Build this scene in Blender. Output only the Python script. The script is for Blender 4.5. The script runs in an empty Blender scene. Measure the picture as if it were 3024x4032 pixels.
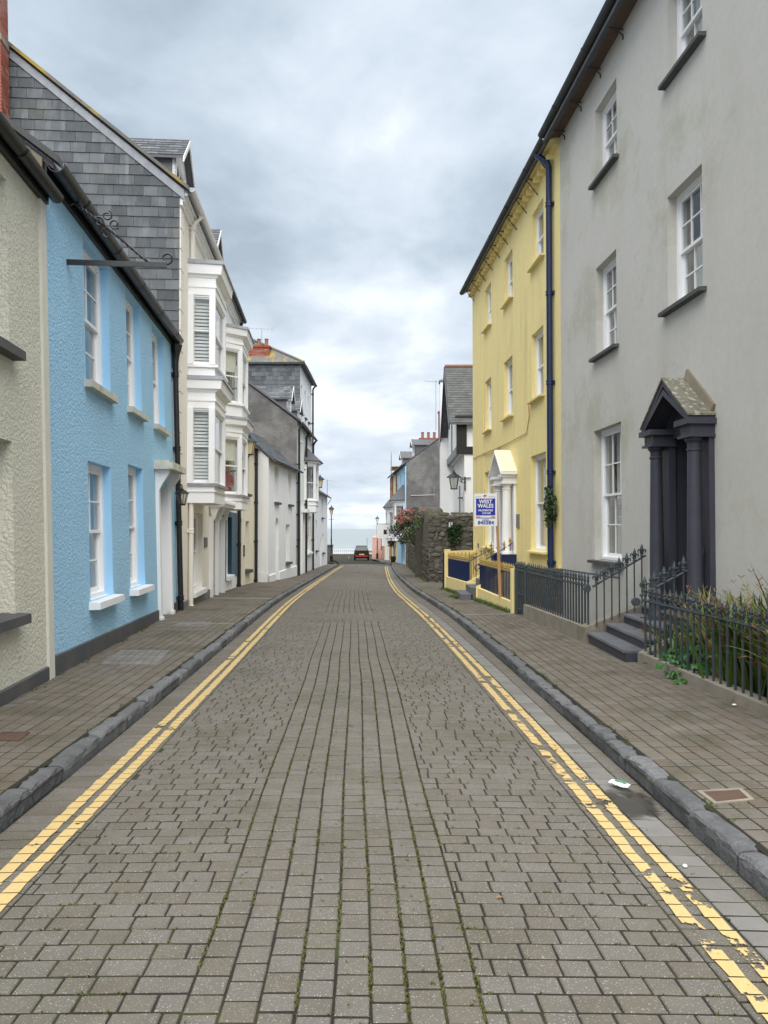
import bpy, math, random
from mathutils import Vector, Matrix
R = math.radians
random.seed(7)
# ------------------------------------------------------------------ camera, sky, sun, exposure
scn = bpy.context.scene
FX, CX, CY, HOR, EYE = 2989.4, 1512.0, 2016.0, 2079.8, 1.6      # photo pixels (3024 x 4032), horizon row, eye height in metres
PIT = math.atan((HOR - CY) / FX)
cam_d = bpy.data.cameras.new('camera'); cam = bpy.data.objects.new('camera', cam_d)
scn.collection.objects.link(cam); scn.camera = cam
cam_d.sensor_fit = 'VERTICAL'; cam_d.sensor_height = 36.0; cam_d.sensor_width = 27.0
cam_d.lens = FX / 4032 * 36.0
cam_d.clip_start = 0.05; cam_d.clip_end = 30000
cam.location = (0, 0, EYE); cam.rotation_euler = (R(90) + PIT, 0, 0)

SUN_EL, SUN_AZ = 60.0, 178.0          # azimuth clockwise from +Y
world = bpy.data.worlds.new('World'); scn.world = world; world.use_nodes = True
def build_world():
    nt = world.node_tree; N = nt.nodes; L = nt.links; N.clear()
    out = N.new('ShaderNodeOutputWorld'); bg = N.new('ShaderNodeBackground'); L.new(bg.outputs[0], out.inputs[0])
    sky = N.new('ShaderNodeTexSky'); sky.sky_type = 'NISHITA'; sky.sun_disc = False
    sky.sun_elevation = R(SUN_EL); sky.sun_rotation = R(SUN_AZ)
    tc = N.new('ShaderNodeTexCoord'); sp = N.new('ShaderNodeSeparateXYZ'); L.new(tc.outputs['Generated'], sp.inputs[0])
    def mth(op, a, b=None, clamp=False):
        n = N.new('ShaderNodeMath'); n.operation = op; n.use_clamp = clamp
        for i, v in enumerate((a, b)):
            if v is None: continue
            if isinstance(v, (int, float)): n.inputs[i].default_value = v
            else: L.new(v, n.inputs[i])
        return n.outputs[0]
    def mixc(f, a, b):
        n = N.new('ShaderNodeMix'); n.data_type = 'RGBA'
        for k, v in ((0, f), (6, a), (7, b)):
            if isinstance(v, (int, float)): n.inputs[k].default_value = v
            elif isinstance(v, tuple): n.inputs[k].default_value = (*v, 1)
            else: L.new(v, n.inputs[k])
        return n.outputs[2]
    zc = mth('ADD', mth('MAXIMUM', sp.outputs[2], 0.0), 0.26)
    cb = N.new('ShaderNodeCombineXYZ')
    L.new(mth('DIVIDE', sp.outputs[0], zc), cb.inputs[0]); L.new(mth('DIVIDE', sp.outputs[1], zc), cb.inputs[1])
    def noise(scale, detail, rough, dist, off):
        mp = N.new('ShaderNodeMapping'); mp.inputs['Location'].default_value = off; L.new(cb.outputs[0], mp.inputs[0])
        n = N.new('ShaderNodeTexNoise'); n.inputs['Scale'].default_value = scale; n.inputs['Detail'].default_value = detail
        n.inputs['Roughness'].default_value = rough; n.inputs['Distortion'].default_value = dist
        L.new(mp.outputs[0], n.inputs[0]); return n.outputs[0]
    n1 = noise(1.15, 8, 0.54, 0.35, (3.1, 1.7, 0)); n2 = noise(3.4, 7, 0.55, 0.2, (7.3, 0.4, 2)); n3 = noise(1.2, 6, .55, .3, (1.2, 5.5, 4))
    low = mth('SUBTRACT', 1.0, mth('MULTIPLY', sp.outputs[2], 2.9), True)          # 1 at the horizon, 0 above about 20 degrees
    v = mth('ADD', mth('ADD', mth('MULTIPLY', n1, 0.85), mth('MULTIPLY', n2, 0.36)), mth('MULTIPLY', low, 0.14))
    cr = N.new('ShaderNodeValToRGB'); L.new(v, cr.inputs[0]); e = cr.color_ramp.elements
    e[0].position = 0.50; e[0].color = (0.27, 0.325, 0.385, 1)
    e[1].position = 0.98; e[1].color = (0.93, 0.95, 0.97, 1)
    for p, c in ((0.61, (0.37, 0.43, 0.495, 1)), (0.72, (0.49, 0.54, 0.605, 1)), (0.83, (0.68, 0.735, 0.785, 1))):
        x = e.new(p); x.color = c
    blue = mixc(0.55, sky.outputs[0], (4.2, 6.6, 8.2))
    bl = N.new('ShaderNodeMix'); bl.data_type = 'RGBA'; bl.blend_type = 'MULTIPLY'; bl.inputs[0].default_value = 1
    L.new(blue, bl.inputs[6]); bl.inputs[7].default_value = (0.1, 0.1, 0.1, 1)
    gap = N.new('ShaderNodeValToRGB'); L.new(n3, gap.inputs[0]); g = gap.color_ramp.elements
    g[0].position = 0.54; g[0].color = (0, 0, 0, 1); g[1].position = 0.66; g[1].color = (1, 1, 1, 1)
    gm = mth('MULTIPLY', mth('MULTIPLY', gap.outputs[0], low), 0.7)
    col = mixc(gm, cr.outputs[0], bl.outputs[2])
    sc = N.new('ShaderNodeMix'); sc.data_type = 'RGBA'; sc.blend_type = 'MULTIPLY'; sc.inputs[0].default_value = 1
    L.new(col, sc.inputs[6]); sc.inputs[7].default_value = (10, 10, 10, 1)
    L.new(sc.outputs[2], bg.inputs[0]); bg.inputs[1].default_value = 0.075
build_world()
sun_d = bpy.data.lights.new('sun', 'SUN'); sun_d.energy = 2.6; sun_d.angle = R(80); sun_d.color = (1.0, 0.97, 0.92)
sun = bpy.data.objects.new('sun', sun_d); scn.collection.objects.link(sun)
sv = Vector((math.sin(R(SUN_AZ)) * math.cos(R(SUN_EL)), math.cos(R(SUN_AZ)) * math.cos(R(SUN_EL)), math.sin(R(SUN_EL))))
sun.rotation_euler = sv.to_track_quat('Z', 'Y').to_euler()
scn.view_settings.view_transform = 'Standard'; scn.view_settings.look = 'None'
scn.view_settings.gamma = 1.0; scn.view_settings.use_curve_mapping = False
scn.view_settings.exposure = 1.16
scn.cycles.max_bounces = 8; scn.cycles.transparent_max_bounces = 12

# ------------------------------------------------------------------ helpers
COL = scn.collection
def ray(px, py):
    x = (px - CX) / FX; u = (CY - py) / FX; c, s = math.cos(PIT), math.sin(PIT)
    return Vector((x, c - s * u, s + c * u))
def spline(kn):
    xs = [k[0] for k in kn]; ys = [k[1] for k in kn]; n = len(xs); t = []
    for i in range(n):
        a, b = max(0, i - 1), min(n - 1, i + 1); t.append((ys[b] - ys[a]) / (xs[b] - xs[a]))
    def f(x):
        if x <= xs[0]: return ys[0] + t[0] * (x - xs[0])
        if x >= xs[-1]: return ys[-1] + t[-1] * (x - xs[-1])
        i = 0
        while xs[i + 1] < x: i += 1
        h = xs[i + 1] - xs[i]; q = (x - xs[i]) / h; q2, q3 = q * q, q * q * q
        return (2*q3 - 3*q2 + 1) * ys[i] + (q3 - 2*q2 + q) * h * t[i] + (3*q2 - 2*q3) * ys[i+1] + (q3 - q2) * h * t[i+1]
    return f
zr = spline([(-6, .07), (0, 0), (10, -.12), (15.5, -.2), (19.7, -.31), (25.7, -.50), (36, -.74), (51, -1.0), (62, -1.28), (74, -1.62), (95, -2.1), (110, -2.4)])
xc = spline([(-6, .06), (0, -.1), (4.5, -.247), (6.2, -.30), (9.9, -.437), (15.5, -.685), (19.7, -.888), (25.7, -1.12), (35, -1.3), (48, -1.39), (55, -1.42), (65, -1.9), (75, -2.7), (95, -5.0)])
KL = lambda y: xc(y) - 1.88                                             # kerb faces
KRs = spline([(-6, .36), (5, .40), (10, .45), (15.5, .52), (25, .55), (50, .36), (95, .36)])
KR = lambda y: xc(y) + 1.55 + KRs(y)
def gp(px, py, h=0.0):                                                  # photo pixel -> point on the ground h above the road profile
    d = ray(px, py); y = 8.0
    for _ in range(60):
        y = 0.5 * y + 0.5 * min(150, max(.5, (EYE - zr(y) - h) / (-d.z / d.y)))
    return Vector((d.x / d.y * y, y, zr(y) + h))
class Fac:
    """a facade: local X along it, local Y into the building, Z up; lean = how far the wall leans back per metre"""
    def __init__(s, p0, p1, z0, lean=0.0):
        s.p0 = Vector((p0[0], p0[1], z0)); X = Vector((p1[0] - p0[0], p1[1] - p0[1], 0)); s.len = X.length; s.X = X.normalized()
        Y = Vector((-s.X.y, s.X.x, 0)); s.V = (Vector((0, 0, 1)) + lean * Y).normalized(); s.n = (Y - lean * Vector((0, 0, 1))).normalized()
        s.rot = (-math.atan(lean), 0, math.atan2(s.X.y, s.X.x)); s.z0 = z0
        s.lean = lean
    def uv(s, px, py, off=0.0):
        d = ray(px, py); e = Vector((0, 0, EYE)); t = ((s.p0 - off * s.n - e).dot(s.n)) / d.dot(s.n)
        q = e + d * t - s.p0
        return q.dot(s.X), q.dot(s.V)
    def s(s, px, py=2080, off=0.0): return s.uv(px, py, off)[0]
    def z(s, px, py, off=0.0): return s.uv(px, py, off)[1]
    def w(s, u, y, z): return s.p0 + s.X * u + s.n * y + s.V * z
    def setroot(s, o): o.location = s.p0; m = Matrix((s.X, s.n, s.V)).transposed(); o.rotation_euler = m.to_euler()
def tag(o, label, cat, group=None):
    o['label'] = label; o['category'] = cat
    if group: o['group'] = group
    return o
def thing(name, label, cat, loc=(0, 0, 0), rz=0.0, group=None, fac=None):
    o = bpy.data.objects.new(name, None); COL.objects.link(o); o.empty_display_size = .2
    if fac: fac.setroot(o)
    else: o.location = loc; o.rotation_euler = (0, 0, rz)
    return tag(o, label, cat, group)
class MB:
    def __init__(s): s.v = []; s.f = []
    def add(s, vs, fs): n = len(s.v); s.v += [tuple(v) for v in vs]; s.f += [tuple(i + n for i in f) for f in fs]; return s
    def hexa(s, p): return s.add(p, [(0, 3, 2, 1), (4, 5, 6, 7), (0, 1, 5, 4), (1, 2, 6, 5), (2, 3, 7, 6), (3, 0, 4, 7)])
    def box(s, x0, x1, y0, y1, z0, z1):
        return s.hexa([(x0, y0, z0), (x1, y0, z0), (x1, y1, z0), (x0, y1, z0), (x0, y0, z1), (x1, y0, z1), (x1, y1, z1), (x0, y1, z1)])
    def quad(s, *p): return s.add(p, [tuple(range(len(p)))])
    def prism(s, poly, d):                                               # polygon of 3D points pushed along d
        n = len(poly); d = Vector(d); a = [Vector(p) for p in poly]
        return s.add(a + [p + d for p in a], [tuple(range(n))[::-1], tuple(range(n, 2 * n))] + [(i, (i + 1) % n, n + (i + 1) % n, n + i) for i in range(n)])
    def tube(s, path, r, seg=8, cap=True):
        P = [Vector(p) for p in path]; n = len(P); rr = r if isinstance(r, (list, tuple)) else [r] * n
        up = Vector((0, 0, 1)); t0 = (P[1] - P[0]).normalized()
        if abs(t0.dot(up)) > .95: up = Vector((0, 1, 0))
        a = t0.cross(up).normalized(); base = len(s.v)
        for i in range(n):
            t = (P[min(n - 1, i + 1)] - P[max(0, i - 1)]).normalized(); a = (a - t * a.dot(t)).normalized(); b = t.cross(a)
            for k in range(seg):
                q = 2 * math.pi * k / seg; s.v.append(tuple(P[i] + (a * math.cos(q) + b * math.sin(q)) * rr[i]))
        for i in range(n - 1):
            for k in range(seg):
                k2 = (k + 1) % seg; s.f.append((base + i*seg + k, base + i*seg + k2, base + (i+1)*seg + k2, base + (i+1)*seg + k))
        if cap: s.f.append(tuple(base + k for k in range(seg))[::-1]); s.f.append(tuple(base + (n-1)*seg + k for k in range(seg)))
        return s
    def lathe(s, prof, c=(0, 0, 0), seg=16): return s.tube([(c[0], c[1], c[2] + z) for r, z in prof], [max(r, .0005) for r, z in prof], seg)
    def build(s, name, mat, parent=None, M=None, smooth=False, loc=None, kind=None):
        me = bpy.data.meshes.new(name); v = s.v if M is None else [tuple(M @ Vector(p)) for p in s.v]
        me.from_pydata(v, [], s.f); me.materials.append(mat)
        if smooth: me.polygons.foreach_set('use_smooth', [True] * len(me.polygons)); me.set_sharp_from_angle(angle=R(40))
        me.update(); return link(name, me, parent, loc, kind)
def link(name, me, parent=None, loc=None, kind=None, rot=None, scale=None):
    o = bpy.data.objects.new(name, me); COL.objects.link(o); o.parent = parent
    if loc is not None: o.location = loc
    if rot is not None: o.rotation_euler = rot
    if scale is not None: o.scale = scale
    if kind: o['kind'] = kind
    return o
def dup(root, loc, rot=None, label=None):
    r = root.copy(); COL.objects.link(r); r.location = loc
    if rot is not None: r.rotation_euler = rot
    if label: r['label'] = label
    for ch in list(root.children):
        c = ch.copy(); COL.objects.link(c); c.parent = r
        for g in ch.children:
            d = g.copy(); COL.objects.link(d); d.parent = c
    return r
def clip(poly, clipper):                                                 # convex 2D clip, clipper counter-clockwise
    out = poly
    for i in range(len(clipper)):
        a = clipper[i]; b = clipper[(i + 1) % len(clipper)]; inp = out; out = []
        side = lambda p: (b[0] - a[0]) * (p[1] - a[1]) - (b[1] - a[1]) * (p[0] - a[0])
        for k in range(len(inp)):
            p = inp[k]; q = inp[(k + 1) % len(inp)]; sp, sq = side(p), side(q)
            if sp >= 0: out.append(p)
            if (sp >= 0) != (sq >= 0):
                t = sp / (sp - sq); out.append((p[0] + (q[0] - p[0]) * t, p[1] + (q[1] - p[1]) * t))
        if not out: return []
    return out
def area(p): return .5 * abs(sum(p[i][0] * p[(i + 1) % len(p)][1] - p[(i + 1) % len(p)][0] * p[i][1] for i in range(len(p))))
def courses(parent, name, mat, o, U, V, N, poly, w, h, gap, th, tilt=0.0, jit=0.0, limit=300, stag=.5, rnd_w=0.0, inset=0.0):
    """pieces in courses on a plane: o + u U + v V, standing proud along N, clipped to a convex polygon; each its own object"""
    o, U, V, N = Vector(o), Vector(U), Vector(V), Vector(N)
    if Vector(U).cross(V).dot(N) < 0: poly = poly
    ar = sum(poly[i][0] * poly[(i + 1) % len(poly)][1] - poly[(i + 1) % len(poly)][0] * poly[i][1] for i in range(len(poly)))
    if ar < 0: poly = poly[::-1]
    us = [p[0] for p in poly]; vs = [p[1] for p in poly]; rng = random.Random(len(name) * 131 + int(abs(us[0] * 997 + vs[0] * 331)))
    v = min(vs); r = 0; cnt = 0; extra = MB()
    while v < max(vs):
        u = min(us) - w * (stag if r % 2 else 0) - rng.random() * w * .15
        while u < max(us):
            ww = w * (1 + rng.uniform(-rnd_w, rnd_w)); j = lambda: rng.uniform(-jit, jit)
            rect = [(u + gap/2 + j(), v + gap/2 + j()), (u + ww - gap/2 + j(), v + gap/2 + j()), (u + ww - gap/2 + j(), v + h - gap/2 + j()), (u + gap/2 + j(), v + h - gap/2 + j())]
            c = clip(rect, poly); u += ww
            if len(c) < 3 or area(c) < w * h * .06: continue
            lift = rng.uniform(0, th * .35)
            P = lambda q, t: o + U * q[0] + V * q[1] + N * t
            if inset > 0:
                cu = sum(q[0] for q in c) / len(c); cv = sum(q[1] for q in c) / len(c)
                ci = [(q[0] + (cu - q[0]) * min(.6, inset / max(.01, math.hypot(cu - q[0], cv - q[1]))), q[1] + (cv - q[1]) * min(.6, inset / max(.01, math.hypot(cu - q[0], cv - q[1])))) for q in c]
            else: ci = c
            b = [P(q, 0) for q in c]; t = [P(q, th + lift + tilt * (1 - (q[1] - v) / h)) for q in ci]; n = len(c)
            fs = [tuple(range(n, 2 * n))] + [(i, (i + 1) % n, n + (i + 1) % n, n + i) for i in range(n)]
            if cnt < limit: MB().add(b + t, fs).build(name, mat, parent)
            else: extra.add(b + t, fs)
            cnt += 1
        v += h; r += 1
    if extra.v: extra.build(name + '_field', mat, parent, kind='stuff')

# ------------------------------------------------------------------ materials
def M(name, col, rough=.8, col2=None, vs=2.5, va=.5, bump=0.0, bs=60.0, streak=None, sa=.5, ss=(6, 6, .5), speck=None, spv=.68, sps=160, isl=0.0, rnd=0.0, metal=0.0, spec=.3, bdist=.01, hue=None, base=None, det=5, patch=None):
    m = bpy.data.materials.new(name); m.use_nodes = True; nt = m.node_tree; N = nt.nodes; L = nt.links
    b = N['Principled BSDF']; b.inputs['Roughness'].default_value = rough; b.inputs['Metallic'].default_value = metal
    b.inputs['Specular IOR Level'].default_value = spec
    geo = N.new('ShaderNodeNewGeometry')
    def noise(scale, detail=det, rg=.6, vec=None):
        n = N.new('ShaderNodeTexNoise'); n.inputs['Scale'].default_value = scale; n.inputs['Detail'].default_value = detail; n.inputs['Roughness'].default_value = rg
        L.new(vec or geo.outputs['Position'], n.inputs[0]); return n.outputs[0]
    def ramp(v, a, b_):
        r = N.new('ShaderNodeMapRange'); r.inputs[1].default_value = a; r.inputs[2].default_value = b_; L.new(v, r.inputs[0]); return r.outputs[0]
    def mul(a, k):
        n = N.new('ShaderNodeMath'); n.operation = 'MULTIPLY'; L.new(a, n.inputs[0])
        if isinstance(k, (int, float)): n.inputs[1].default_value = k
        else: L.new(k, n.inputs[1])
        return n.outputs[0]
    def mix(f, a, c):
        n = N.new('ShaderNodeMix'); n.data_type = 'RGBA'; L.new(f, n.inputs[0])
        for k, v in ((6, a), (7, c)):
            if isinstance(v, tuple): n.inputs[k].default_value = (*v[:3], 1)
            else: L.new(v, n.inputs[k])
        return n.outputs[2]
    c2 = col2 or tuple(x * .72 for x in col)
    cur = mix(mul(ramp(noise(vs), .35, .7), va), tuple(col), tuple(c2))
    fine = noise(vs * 14, 4, .65)
    cur = mix(mul(ramp(fine, .4, .75), va * .35), cur, tuple(x * .6 for x in col))
    if streak:
        mp = N.new('ShaderNodeMapping'); mp.inputs['Scale'].default_value = ss; L.new(geo.outputs['Position'], mp.inputs[0])
        s = mul(ramp(noise(1.0, 6, .6, mp.outputs[0]), .5, .72), ramp(noise(.7, 3), .35, .65))
        cur = mix(mul(s, sa), cur, tuple(streak))
    if patch:                                                           # (colour, scale, threshold, amount)
        cur = mix(mul(ramp(noise(patch[1], 6, .62), patch[2], patch[2] + .12), patch[3]), cur, tuple(patch[0]))
    if speck: cur = mix(ramp(noise(sps, 1, .4), spv, spv + .05), cur, tuple(speck))
    if isl or rnd:
        h = N.new('ShaderNodeHueSaturation'); L.new(cur, h.inputs['Color'])
        if isl: src = geo.outputs['Random Per Island']; k = isl
        else: oi = N.new('ShaderNodeObjectInfo'); src = oi.outputs['Random']; k = rnd
        r = N.new('ShaderNodeMapRange'); r.inputs[3].default_value = 1 - k; r.inputs[4].default_value = 1 + k; L.new(src, r.inputs[0]); L.new(r.outputs[0], h.inputs['Value'])
        r2 = N.new('ShaderNodeMapRange'); r2.inputs[3].default_value = 1.15; r2.inputs[4].default_value = .75; L.new(src, r2.inputs[0]); L.new(r2.outputs[0], h.inputs['Saturation'])
        cur = h.outputs[0]
    L.new(cur, b.inputs['Base Color'])
    if bump:
        bp = N.new('ShaderNodeBump'); bp.inputs['Strength'].default_value = bump; bp.inputs['Distance'].default_value = bdist
        L.new(noise(bs, 5, .6), bp.inputs['Height']); L.new(bp.outputs[0], b.inputs['Normal'])
    return m
def glass_mat(name, tint=(.75, .8, .8), k=1.0):
    m = bpy.data.materials.new(name); m.use_nodes = True; nt = m.node_tree; N = nt.nodes; L = nt.links; N.remove(N['Principled BSDF'])
    t = N.new('ShaderNodeBsdfTransparent'); t.inputs[0].default_value = (*tint, 1)
    g = N.new('ShaderNodeBsdfGlossy'); g.inputs['Roughness'].default_value = .02
    lw = N.new('ShaderNodeLayerWeight'); lw.inputs[0].default_value = .5                       # facing term: the same from both sides of the pane
    pw_ = N.new('ShaderNodeMath'); pw_.operation = 'POWER'; L.new(lw.outputs['Facing'], pw_.inputs[0]); pw_.inputs[1].default_value = 4.0
    ml = N.new('ShaderNodeMath'); ml.operation = 'MULTIPLY_ADD'; ml.use_clamp = True; ml.inputs[1].default_value = .9 * k; ml.inputs[2].default_value = .09 * k; L.new(pw_.outputs[0], ml.inputs[0])
    geo = N.new('ShaderNodeNewGeometry'); no = N.new('ShaderNodeTexNoise'); no.inputs['Scale'].default_value = 2.2; L.new(geo.outputs['Position'], no.inputs[0])
    bp = N.new('ShaderNodeBump'); bp.inputs['Strength'].default_value = .15; bp.inputs['Distance'].default_value = .02; L.new(no.outputs[0], bp.inputs['Height']); L.new(bp.outputs[0], g.inputs['Normal'])
    mx = N.new('ShaderNodeMixShader'); L.new(ml.outputs[0], mx.inputs[0]); L.new(t.outputs[0], mx.inputs[1]); L.new(g.outputs[0], mx.inputs[2])
    L.new(mx.outputs[0], N['Material Output'].inputs[0]); return m
m_glass = glass_mat('window_glass', (.92, .94, .94)); m_lamp = glass_mat('lantern_glass', (.85, .85, .82), .7)
m_blue = M('blue_roughcast', (.42, .70, .92), .9, (.35, .62, .87), 1.2, .5, 1.0, 30, (.46, .64, .72), .35, (5, 5, .4), bdist=.04, patch=((.29, .55, .80), 34, .48, .4))
m_bluesm = M('blue_paint_smooth', (.36, .64, .90), .7, (.33, .59, .85), 2, .4, .1, 120)
m_cream = M('grey_cream_roughcast', (.70, .68, .57), .9, (.62, .61, .50), 1.4, .6, 1.0, 28, (.48, .51, .40), .35, bdist=.035, patch=((.50, .49, .40), 40, .5, .4))
m_creamsm = M('grey_cream_smooth', (.68, .66, .58), .8, (.50, .49, .42), 1.5, .5, .1, 90)
m_grey = M('grey_render', (.58, .56, .52), .88, (.51, .495, .455), .8, .6, .22, 70, (.42, .40, .31), .5, (1.3, 1.3, .2), patch=((.40, .395, .30), .7, .535, .6), bdist=.006)
m_yel = M('yellow_render', (.87, .73, .34), .85, (.82, .68, .32), .9, .5, .15, 70, (.58, .50, .24), .7, (3.2, 3.2, .25), patch=((.66, .58, .30), .8, .56, .45), bdist=.006)
m_white = M('white_render', (.86, .86, .86), .85, (.80, .80, .79), 1.5, .4, .12, 80, (.55, .55, .50), .3, (3, 3, .3))
m_paint = M('white_paint', (.86, .86, .87), .5, (.80, .80, .79), 4, .35, .05, 100)
m_pale = M('pale_cream_render', (.82, .78, .70), .85, (.76, .72, .64), 1.5, .4, .1, 80, (.5, .46, .38), .25, (3, 3, .3))
m_cream2 = M('warm_cream_render', (.80, .74, .58), .85, (.73, .68, .54), 1.5, .4, .1, 80)
m_green = M('pale_green_render', (.78, .80, .74), .85, (.72, .75, .69), 1.5, .4, .1, 80)
m_slate = M('slate', (.105, .117, .128), .6, (.06, .068, .075), 3, .7, .25, 60, (.27, .28, .30), .6, (5, 5, 1.2), rnd=.36, bdist=.004, patch=((.13, .13, .09), 1.6, .58, .5))
m_slate_far = M('slate_roof', (.13, .13, .145), .65, (.085, .085, .09), 3, .7, .4, 25, isl=.2, patch=((.30, .28, .14), 3.0, .60, .5))
m_slate_lich = M('lichened_slate', (.17, .165, .15), .7, (.12, .12, .11), 3, .7, .3, 30, patch=((.42, .30, .06), 1.3, .5, .8), rnd=.15)
m_lead = M('lead_flashing', (.33, .345, .375), .55, (.20, .21, .23), 6, .8, .1, 50)
m_brick = M('red_brick', (.34, .115, .075), .85, (.25, .085, .06), 5, .6, .3, 120, rnd=.16, bdist=.004)
m_mortar = M('mortar', (.20, .10, .08), .95, None, 8, .4, .3, 90)
m_pot = M('terracotta', (.24, .115, .08), .8, (.16, .085, .06), 6, .5, .1, 60)
m_black = M('black_iron', (.012, .012, .014), .38, (.03, .03, .032), 9, .6, .06, 120, spec=.5)
m_navy = M('navy_paint', (.006, .018, .075), .35, (.01, .025, .085), 8, .5, .05, 90, spec=.5)
m_gold = M('gold_paint', (.50, .36, .12), .45, (.30, .23, .09), 30, .6, .1, 60, metal=.35)
m_irongrey = M('grey_green_iron_paint', (.058, .072, .08), .5, (.035, .045, .052), 9, .7, .15, 120, patch=((.16, .15, .13), 22, .62, .5))
m_door = M('charcoal_paint', (.055, .056, .074), .45, (.04, .04, .055), 4, .6, .06, 60, streak=(.12, .12, .13), sa=.3)
m_sillg = M('slate_sill', (.075, .075, .08), .7, (.12, .12, .11), 5, .6, .2, 50)
m_sillw = M('lichened_white_sill', (.62, .61, .55), .8, (.35, .34, .24), 5, .6, .3, 40, patch=((.25, .24, .12), 7, .55, .7))
m_plinth = M('dark_grey_plinth', (.075, .08, .088), .75, (.11, .105, .10), 2, .6, .15, 60, streak=(.20, .17, .14), sa=.5, ss=(2, 2, 2))
m_plinthg = M('mid_grey_plinth', (.20, .20, .205), .8, (.15, .15, .15), 2, .6, .15, 60)
m_gutter = M('black_gutter', (.012, .012, .013), .4, (.02, .022, .02), 5, .6, .04, 60, spec=.45)
m_gutgrey = M('weathered_gutter', (.05, .055, .058), .55, (.025, .03, .03), 5, .8, .1, 40, patch=((.06, .07, .03), 4, .6, .5))
m_soffit = M('rotten_soffit', (.16, .10, .075), .9, (.09, .07, .06), 5, .8, .3, 50)
m_verge = M('verge_render', (.22, .19, .14), .9, (.14, .12, .085), 4, .7, .3, 40, patch=((.4, .38, .3), 9, .66, .6))
m_sett = M('concrete_setts', (.140, .125, .104), .82, (.107, .096, .08), 5, .6, .55, 110, speck=(.30, .28, .245), spv=.65, sps=170, isl=.07, bdist=.006, patch=((.085, .08, .055), .9, .5, .45))
m_setti = M('concrete_sett', (.140, .125, .104), .82, (.107, .096, .08), 5, .6, .55, 110, speck=(.30, .28, .245), spv=.65, sps=170, rnd=.07, bdist=.006, patch=((.085, .08, .055), .9, .5, .45))
m_pave = M('pavement_blocks', (.150, .127, .10), .85, (.105, .09, .072), 5, .6, .55, 110, speck=(.24, .225, .20), spv=.67, sps=170, isl=.09, bdist=.006, patch=((.055, .055, .03), 1.1, .52, .55))
m_pavei = M('pavement_block', (.150, .127, .10), .85, (.105, .09, .072), 5, .6, .55, 110, speck=(.24, .225, .20), spv=.67, sps=170, rnd=.09, bdist=.006, patch=((.055, .055, .03), 1.1, .52, .55))
m_chan = M('channel_block', (.19, .18, .165), .8, (.14, .133, .122), 6, .6, .3, 90, rnd=.14)
m_bed = M('mossy_joint_sand', (.026, .023, .018), .95, (.016, .014, .011), 6, .6, .6, 60, patch=((.045, .052, .013), 2.2, .5, .8), bdist=.02)
m_kerb = M('dark_kerb_stone', (.15, .152, .157), .72, (.088, .09, .096), 11, .8, .9, 34, streak=(.28, .28, .28), sa=.4, ss=(6, 6, 6), rnd=.22, bdist=.02, patch=((.07, .07, .065), 4, .58, .6))
m_conc = M('weathered_concrete', (.30, .265, .215), .88, (.19, .17, .14), 4, .7, .4, 60, patch=((.14, .13, .09), 3, .55, .6))
m_step = M('slate_step', (.11, .115, .13), .6, (.19, .19, .20), 3, .7, .15, 40)
m_stone = M('rubble_stone', (.155, .14, .115), .9, (.085, .078, .066), 5, .7, .9, 22, rnd=.32, bdist=.03, patch=((.10, .115, .045), 2.2, .55, .6))
m_stonem = M('lime_mortar', (.125, .115, .097), .95, (.075, .068, .057), 4, .7, .7, 30, patch=((.09, .10, .04), 1.6, .55, .6))
m_grend = M('dark_grey_render', (.165, .16, .155), .92, (.095, .093, .09), 1.6, .9, .8, 14, patch=((.25, .245, .235), .7, .5, .55), bdist=.05)
m_wood = M('timber_post', (.45, .27, .12), .7, (.36, .21, .09), 8, .6, .1, 60)
m_sign = M('sign_board', (.78, .77, .75), .55, (.72, .71, .69), 3, .3)
m_signblue = M('sign_blue', (.015, .035, .32), .5, (.02, .05, .36), 3, .4)
m_signred = M('sign_red', (.55, .02, .03), .55, None, 3, .3)
m_curt = M('curtain_cloth', (.66, .64, .58), .9, (.55, .53, .47), 6, .4)
m_curty = M('cream_blind', (.74, .72, .64), .9, None, 6, .3)
m_shut = M('grey_louvre', (.72, .74, .73), .6, (.42, .44, .43), 4, .3)
m_teal = M('slate_blue_paint', (.085, .15, .20), .6, (.07, .125, .17), 3, .5)
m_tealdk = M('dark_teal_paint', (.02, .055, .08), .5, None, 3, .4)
m_tan = M('tan_render', (.78, .62, .38), .85, (.70, .56, .35), 1.5, .5)
m_blue2 = M('sky_blue_render', (.42, .66, .84), .85, (.36, .58, .76), 1.5, .4)
m_pink = M('pink_render', (.62, .38, .31), .88, (.54, .34, .28), 1.2, .6, .2, 40, streak=(.35, .22, .18), sa=.5)
m_leaf = M('strap_leaf', (.075, .15, .026), .5, (.16, .18, .035), 3, .8, isl=.35, spec=.4)
m_leafdry = M('dry_leaf', (.24, .13, .05), .8, (.16, .07, .03), 8, .7, isl=.3)
m_leafgr = M('broad_leaf', (.045, .15, .03), .5, (.03, .11, .025), 9, .6, isl=.25, spec=.4)
m_ivy = M('ivy_leaf', (.025, .065, .02), .45, (.05, .09, .03), 9, .6, isl=.35, spec=.4)
m_flower = M('red_flower', (.30, .10, .085), .7, (.42, .18, .14), 9, .6, isl=.3)
m_shrub = M('shrub_leaf', (.07, .10, .03), .6, (.035, .06, .02), 6, .7, isl=.35)
m_grass = M('weed_grass', (.09, .14, .03), .7, (.06, .10, .02), 6, .7, isl=.35)
m_moss = M('joint_moss', (.075, .088, .016), .95, (.11, .10, .03), 9, .7, isl=.35)
m_bark = M('bark', (.09, .07, .05), .9, None, 8, .6, .4, 40)
m_rust = M('rusty_iron', (.115, .07, .05), .8, (.075, .05, .04), 12, .7, .4, 80)
m_steel = M('galvanised_steel', (.42, .43, .44), .45, (.32, .33, .34), 9, .5, metal=.6)
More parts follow.
